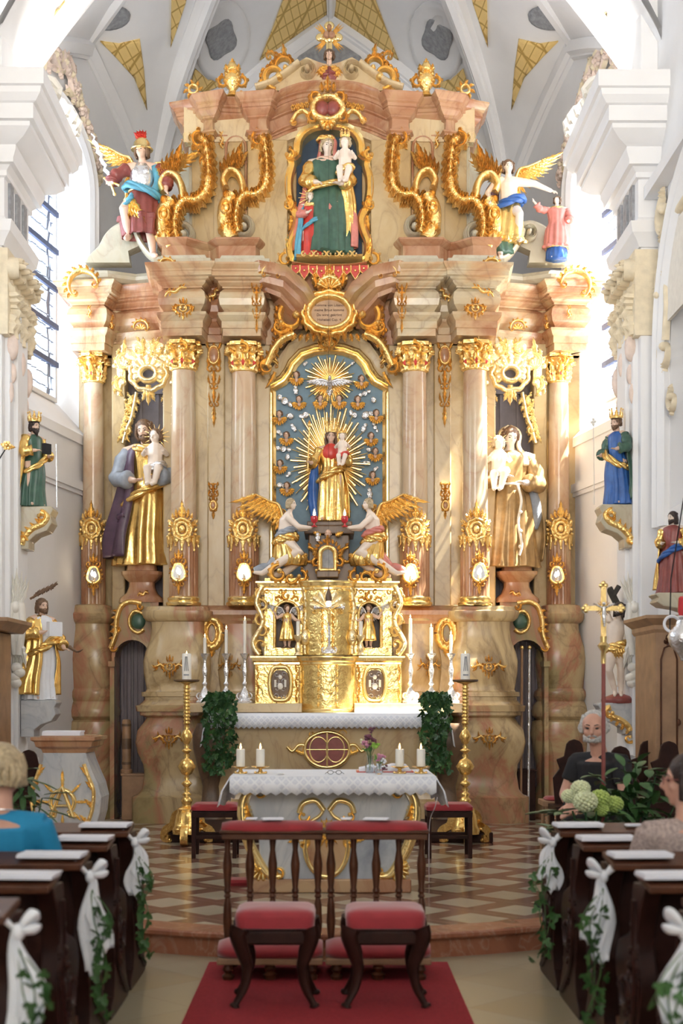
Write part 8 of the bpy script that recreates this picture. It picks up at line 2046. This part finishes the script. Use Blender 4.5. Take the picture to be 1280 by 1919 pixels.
# processional cross
t = thing('processional_cross', 'budded gold processional cross on a dark red pole before the seated man', 'cross', (X(1131, 285), FPX/285, .15)); zb = Z(1238, 285)-.15; zc = Z(1140, 285)-.15
mb = MB(); mb.tube([(0, 0, 0), (0, 0, zb)], .014, 10); mb.build('red_pole', 'maroon', t)
mb = MB(); mb.lathe([(.016, zb-.02), (.016, zb+.06), (.035, zb+.09), (.04, zb+.10), (.02, zb+.12), (.022, zb+.16)], 0, 0, 14); mb.box(-.016, .016, -.01, .01, zb+.1, zc+.14); mb.box(-.12, .12, -.01, .01, zc-.016, zc+.016)
for x, z in ((-.115, zc), (.115, zc), (0, zc+.15)):
    for a in (0, PI/2, PI, PI*1.5): mb.ball((x+.016*cos(a), 0, z+.016*sin(a)), (.016, .012, .016), 8, 6)
mb.build('gilt_cross', 'brass', t)
mb = MB(); mb.tube([(0, -.018, zc+.01), (0, -.02, zc-.05), (.004, -.018, zc-.12)], [.012, .014, .006], 8); mb.tube([(-.07, -.015, zc+.03), (0, -.018, zc), (.07, -.015, zc+.03)], .006, 6); mb.ball((0, -.022, zc+.03), .012, 8, 6); mb.build('corpus', 'silver', t)
mb = MB()
for k in range(4):
    for q in (-.3, 0, .3): a = PI/4+PI/2*k+q; mb.leaf(.015*cos(a), zc+.015*sin(a), a, .045, .004, 0, .006)
mb.build('rays', 'brass', t)
# white cable
mb = MB(); mb.tube(cr([(X(815, 256), 9.93, Z(1490, 256)), (X(812, 256), 10.0, Z(1510, 256)), (X(803, 250), 10.3, Z(1545, 250)), (X(800, 240), 10.6, .16)], 6), .003, 5); tag(mb.build('white_cable', 'paper', None), 'thin white cable hanging from the right end of the front altar', 'cable')

# ================================================================= FLOWERS AND FOLIAGE
rnd = random.Random(11)
HY = thing('hydrangea_bouquet', 'white and lime hydrangea blooms with big leaves behind the front right pew', 'flowers', (X(1108, 300), 8.65, .15)); bx, by = HY.location.x, HY.location.y
def bloom(px, py, s, r, m_):
    c = Vector((X(px, s)-bx, FPX/s-by, Z(py, s)-.15)); mb = MB(); n = 90
    for k in range(n):
        z = 1-2*(k+.5)/n; a = k*2.39996; q = math.sqrt(1-z*z); p = c+Vector((q*cos(a), q*sin(a), z*.85))*r
        mb.ball(p, (r*.20, r*.20, r*.17), 6, 4)
    mb.ball(c, r*.9, 10, 8); mb.build('bloom', m_, HY)
for a in ((1088, 1478, 300, .055, 'hydrangea'), (1097, 1502, 302, .068, 'hydrangea'), (1067, 1492, 300, .045, 'hydrangea'), (1124, 1497, 299, .06, 'hydrangea_green'), (1150, 1507, 298, .055, 'hydrangea_green'), (1128, 1518, 300, .04, 'hydrangea_green')): bloom(*a)
def bigleaf(mb, p, yaw, pitch, L, w):
    """broad pointed leaf folded along its rib"""
    v = []; n = 6
    for i in range(n+1):
        t = i/n; ww = w*sin(PI*min(1, t*.92+.05))**.8; z = .12*L*t*t; v += [(-ww, t*L, .25*ww-z), (0, t*L, -z), (ww, t*L, .25*ww-z)]
    v += [(x, y, z-.003) for x, y, z in v]; f = []; k = 3*(n+1)
    for i in range(n):
        for j in (0, 1): a = i*3+j; f += [(a, a+1, a+4, a+3), (k+a, k+a+3, k+a+4, k+a+1)]
    m = Matrix.Translation(p) @ Matrix.Rotation(yaw, 4, 'Z') @ Matrix.Rotation(pitch, 4, 'X'); mb.add([m @ Vector(q) for q in v], f)
mb = MB()
for k in range(46):
    a = rnd.uniform(0, 6.28); q = rnd.uniform(.0, .2); bigleaf(mb, (q*cos(a)*1.3, q*sin(a)*.6, rnd.uniform(.48, .74)), a-PI/2, rnd.uniform(-.6, .4), rnd.uniform(.12, .2), .04)
mb.build('leaves', 'leaf', HY, ang=0); mb = MB(); mb.lathe([(.10, 0), (.14, .1), (.13, .45), (.15, .5), (.12, .5)], 0, 0, 20); mb.build('vase', 'grey_marble', HY)
mb = MB(); [mb.tube([(0, 0, .3), (x, 0, .72)], .006, 5) for x in (-.12, -.04, .03, .1)]; mb.build('stems', 'leaf_dark', HY)
PL = thing('potted_plant', 'large dark green leafy plant behind the right pews', 'plant', (X(1195, 290), 8.95, .15)); mb = MB(); st = MB()
for k in range(150):
    a = rnd.uniform(0, 6.28); q = abs(rnd.gauss(0, .17)); z = rnd.uniform(.55, 1.02)-q*.3; p = (min(.34, max(-.33, q*cos(a)*1.5)), q*sin(a)*.7, z)
    bigleaf(mb, p, a-PI/2+rnd.uniform(-.6, .6), rnd.uniform(-.7, .8), rnd.uniform(.10, .18), rnd.uniform(.022, .035))
    if k % 6 == 0: st.tube([(0, 0, .3), (p[0]*.5, p[1]*.5, z*.7), p], .005, 5)
mb.build('leaves', 'leaf', PL, ang=0); st.build('stems', 'leaf_dark', PL); mb = MB(); mb.lathe([(.12, 0), (.16, .28), (.18, .32), (.15, .32), (.1, .3)], 0, 0, 20); mb.build('pot', 'dark_marble', PL)
PL = thing('potted_plant', 'leafy green plant beside the lectern at the left', 'plant', (X(48, 290), 8.95, .15)); mb = MB(); st = MB()
for k in range(60):
    a = rnd.uniform(0, 6.28); q = abs(rnd.gauss(0, .09)); z = rnd.uniform(.6, .97)-q*.3; p = (q*cos(a), q*sin(a), z)
    bigleaf(mb, p, a-PI/2+rnd.uniform(-.6, .6), rnd.uniform(-.9, .4), rnd.uniform(.12, .2), rnd.uniform(.018, .028))
    if k % 6 == 0: st.tube([(0, 0, .3), p], .005, 5)
mb.build('leaves', 'leaf', PL, ang=0); st.build('stems', 'leaf_dark', PL); mb = MB(); mb.lathe([(.10, 0), (.14, .26), (.15, .3), (.12, .3)], 0, 0, 20); mb.build('pot', 'dark_marble', PL)

# ================================================================= PEOPLE
def seated(label, x, y, z0, rotz, headyaw, headroll, hairm, hl, top_m, leg_m, arms, hair_seed=1, beard_=None, lean=.0, tilt=0, skirt=False, short=True, vol=1.0, openback=False):
    t = thing('person', label, 'person', (x, y, z0), rotz); r = .118
    sh = [(-.175, .0-lean, 1.0), (.175, .0-lean, 1.0)]; hc = (0, -.06-lean*1.3, 1.23)
    mb = MB(); m = head(mb, hc, r, headyaw, tilt, headroll, (0, .0-lean, 1.04))
    def torso(k, mb, top=1.04):
        mb.tube([(0, .0-lean, top), (0, .0-lean, .99), (0, .0-lean*.8, .85), (0, .01-lean*.4, .68), (0, .02, .54)], [.06*k, .165*k, .155*k, .14*k, .165*k], 16, .68, up=(0, 1, 0))
        mb.tube([(-.19*k, -lean, .99), (0, -lean, 1.01), (.19*k, -lean, .99)], .058*k, 10)
    torso(.96, mb)
    def legs(k, mb, foot=True):
        for s_ in (-1, 1):
            mb.tube([(s_*.09, .0, .53), (s_*.12, -.22, .53), (s_*.13, -.43, .49)], [.092*k, .082*k, .062*k], 12); mb.tube([(s_*.13, -.43, .49), (s_*.13, -.42, .28), (s_*.13, -.40, .09)], [.06*k, .056*k, .036*k], 12)
            if foot: mb.tube([(s_*.13, -.38, .05), (s_*.14, -.52, .04), (s_*.14, -.60, .03)], [.04, .042, .026], 10)
    legs(.95, mb)
    for s_, (e, w, d) in zip((-1, 1), arms):
        mb.tube([sh[0 if s_ < 0 else 1], Vector(sh[0 if s_ < 0 else 1])*.5+Vector(e)*.5, e], [.055, .048, .040], 12); mb.tube([e, Vector(e)*.6+Vector(w)*.4, w], [.041, .040, .026], 12); hand(mb, w, d, .185, (0, 0, -1), .5, -s_)
    b = mb.skin('body', 'face', t, .010, 3); eyes(b, m, r)
    mb = MB(); hair(mb, m, r, hl, vol, hl > .15, hair_seed)
    if beard_: i0 = len(mb.v); beard(mb, m, r*.97, beard_)
    mb.build('hair', hairm, b, ang=0)
    mb = MB(); torso(1.09, mb, .985 if openback else 1.02)
    if short:
        for s_, (e, w, d) in zip((-1, 1), arms):
            a = Vector(sh[0 if s_ < 0 else 1]); q = a+(Vector(e)-a)*.62; mb.tube([a, q], [.072, .066], 12)
    else:
        for s_, (e, w, d) in zip((-1, 1), arms): mb.tube([sh[0 if s_ < 0 else 1], e, Vector(e)*.3+Vector(w)*.7], [.072, .058, .046], 12)
    mb.skin('top', top_m, t, .010, 4)
    mb = MB(); legs(1.12, mb, False); mb.tube([(0, .03, .60), (0, 0, .50)], [.15, .17], 14, .8, up=(0, 1, 0)); mb.skin('skirt' if skirt else 'trousers', leg_m, t, .012, 4)
    mb = MB()
    for s_ in (-1, 1): mb.tube([(s_*.13, -.35, .04), (s_*.13, -.45, .05), (s_*.14, -.62, .035)], [.045, .05, .035], 10)
    mb.skin('shoes', 'black', t, .01, 2)
    return t, b, m, r
# man beside the plants, turned towards the aisle
t, b, m, r = seated('seated grey bearded man in black short sleeved shirt resting his hands, beside the processional cross', X(1131, 266), 9.75, .13, -.75, .45, 0, 'hair_grey', .0, 'black', 'black',
    [((-.25, -.12, .76), (-.06, -.34, .70), (.4, -.8, -.1)), ((.25, -.14, .76), (.04, -.36, .68), (-.4, -.8, -.1))], 5, .02, .06, .08, vol=.93)
add(b, lambda mb: mb.tube([(-.085+.033*cos(a), -.325+.012*sin(a), .705+.033*sin(a)) for a in [2*PI*i/16 for i in range(17)]], .010, 6), 'wristwatch', 'black')
# woman in turquoise seen from behind
t, b, m, r = seated('blond woman in turquoise dress seen from behind in the third left pew', X(6, 402), 6.40, .0, PI, -.15, 0, 'hair_gold', .12, 'turquoise', 'turquoise',
    [((-.25, -.06, .76), (-.14, -.32, .66), (.3, -.8, -.2)), ((.25, -.06, .76), (.14, -.32, .66), (-.3, -.8, -.2))], 6, None, .0, .05, True, True, 1.12, True)
add(b, lambda mb: mb.tube([(.075*cos(a), .0+.07*sin(a), 1.06+.012*sin(a)) for a in [2*PI*i/24 for i in range(25)]], .004, 6), 'necklace', 'silver')
# woman with glasses at the right edge, profile to the left
lace_m = plain('beige_lace_fabric', (.42, .33, .30), .8, var=.35, scale=70, bmp=.4, bs_=90)
t, b, m, r = seated('dark haired woman with glasses in a beige lace top at the right edge', X(1286, 402), 6.42, -.04, PI, 1.35, 0, 'hair_dark', .22, lace_m, 'black',
    [((-.25, -.06, .76), (-.14, -.32, .66), (.3, -.8, -.2)), ((.25, -.06, .76), (.14, -.32, .66), (-.3, -.8, -.2))], 9, None, .0, .0, True, False, 1.08)
def glasses(mb):
    i0 = len(mb.v)
    for s_ in (-1, 1): mb.tube([(s_*.30*r+.2*r*cos(a), -.86*r, .05*r+.16*r*sin(a)) for a in [2*PI*i/16 for i in range(17)]], .02*r, 5); mb.tube([(s_*.5*r, -.86*r, .1*r), (s_*.72*r, .0, .1*r)], .02*r, 5)
    mb.tube([(-.1*r, -.9*r, .08*r), (.1*r, -.9*r, .08*r)], .02*r, 5); mb.xf(m, i0)
add(b, glasses, 'glasses', 'maroon')

t = thing('gilded_staff_finial', 'gold flower finial on a thin black rod at the left edge', 'finial', (X(-8, 215), FPX/215, Z(872, 215)))
mb = MB(); mb.tube([(-.08, .05, -.1), (.09, 0, .15)], .006, 6); mb.build('black_rod', 'black', t)
mb = MB(); mb.flower(.10, .17, .045, .03); mb.leaf(.10, .17, -.3, .08, .02, .3, .02); mb.leaf(.09, .16, PI*.8, .06, .02, .3, .02); mb.build('gold_flower', 'gold', t)
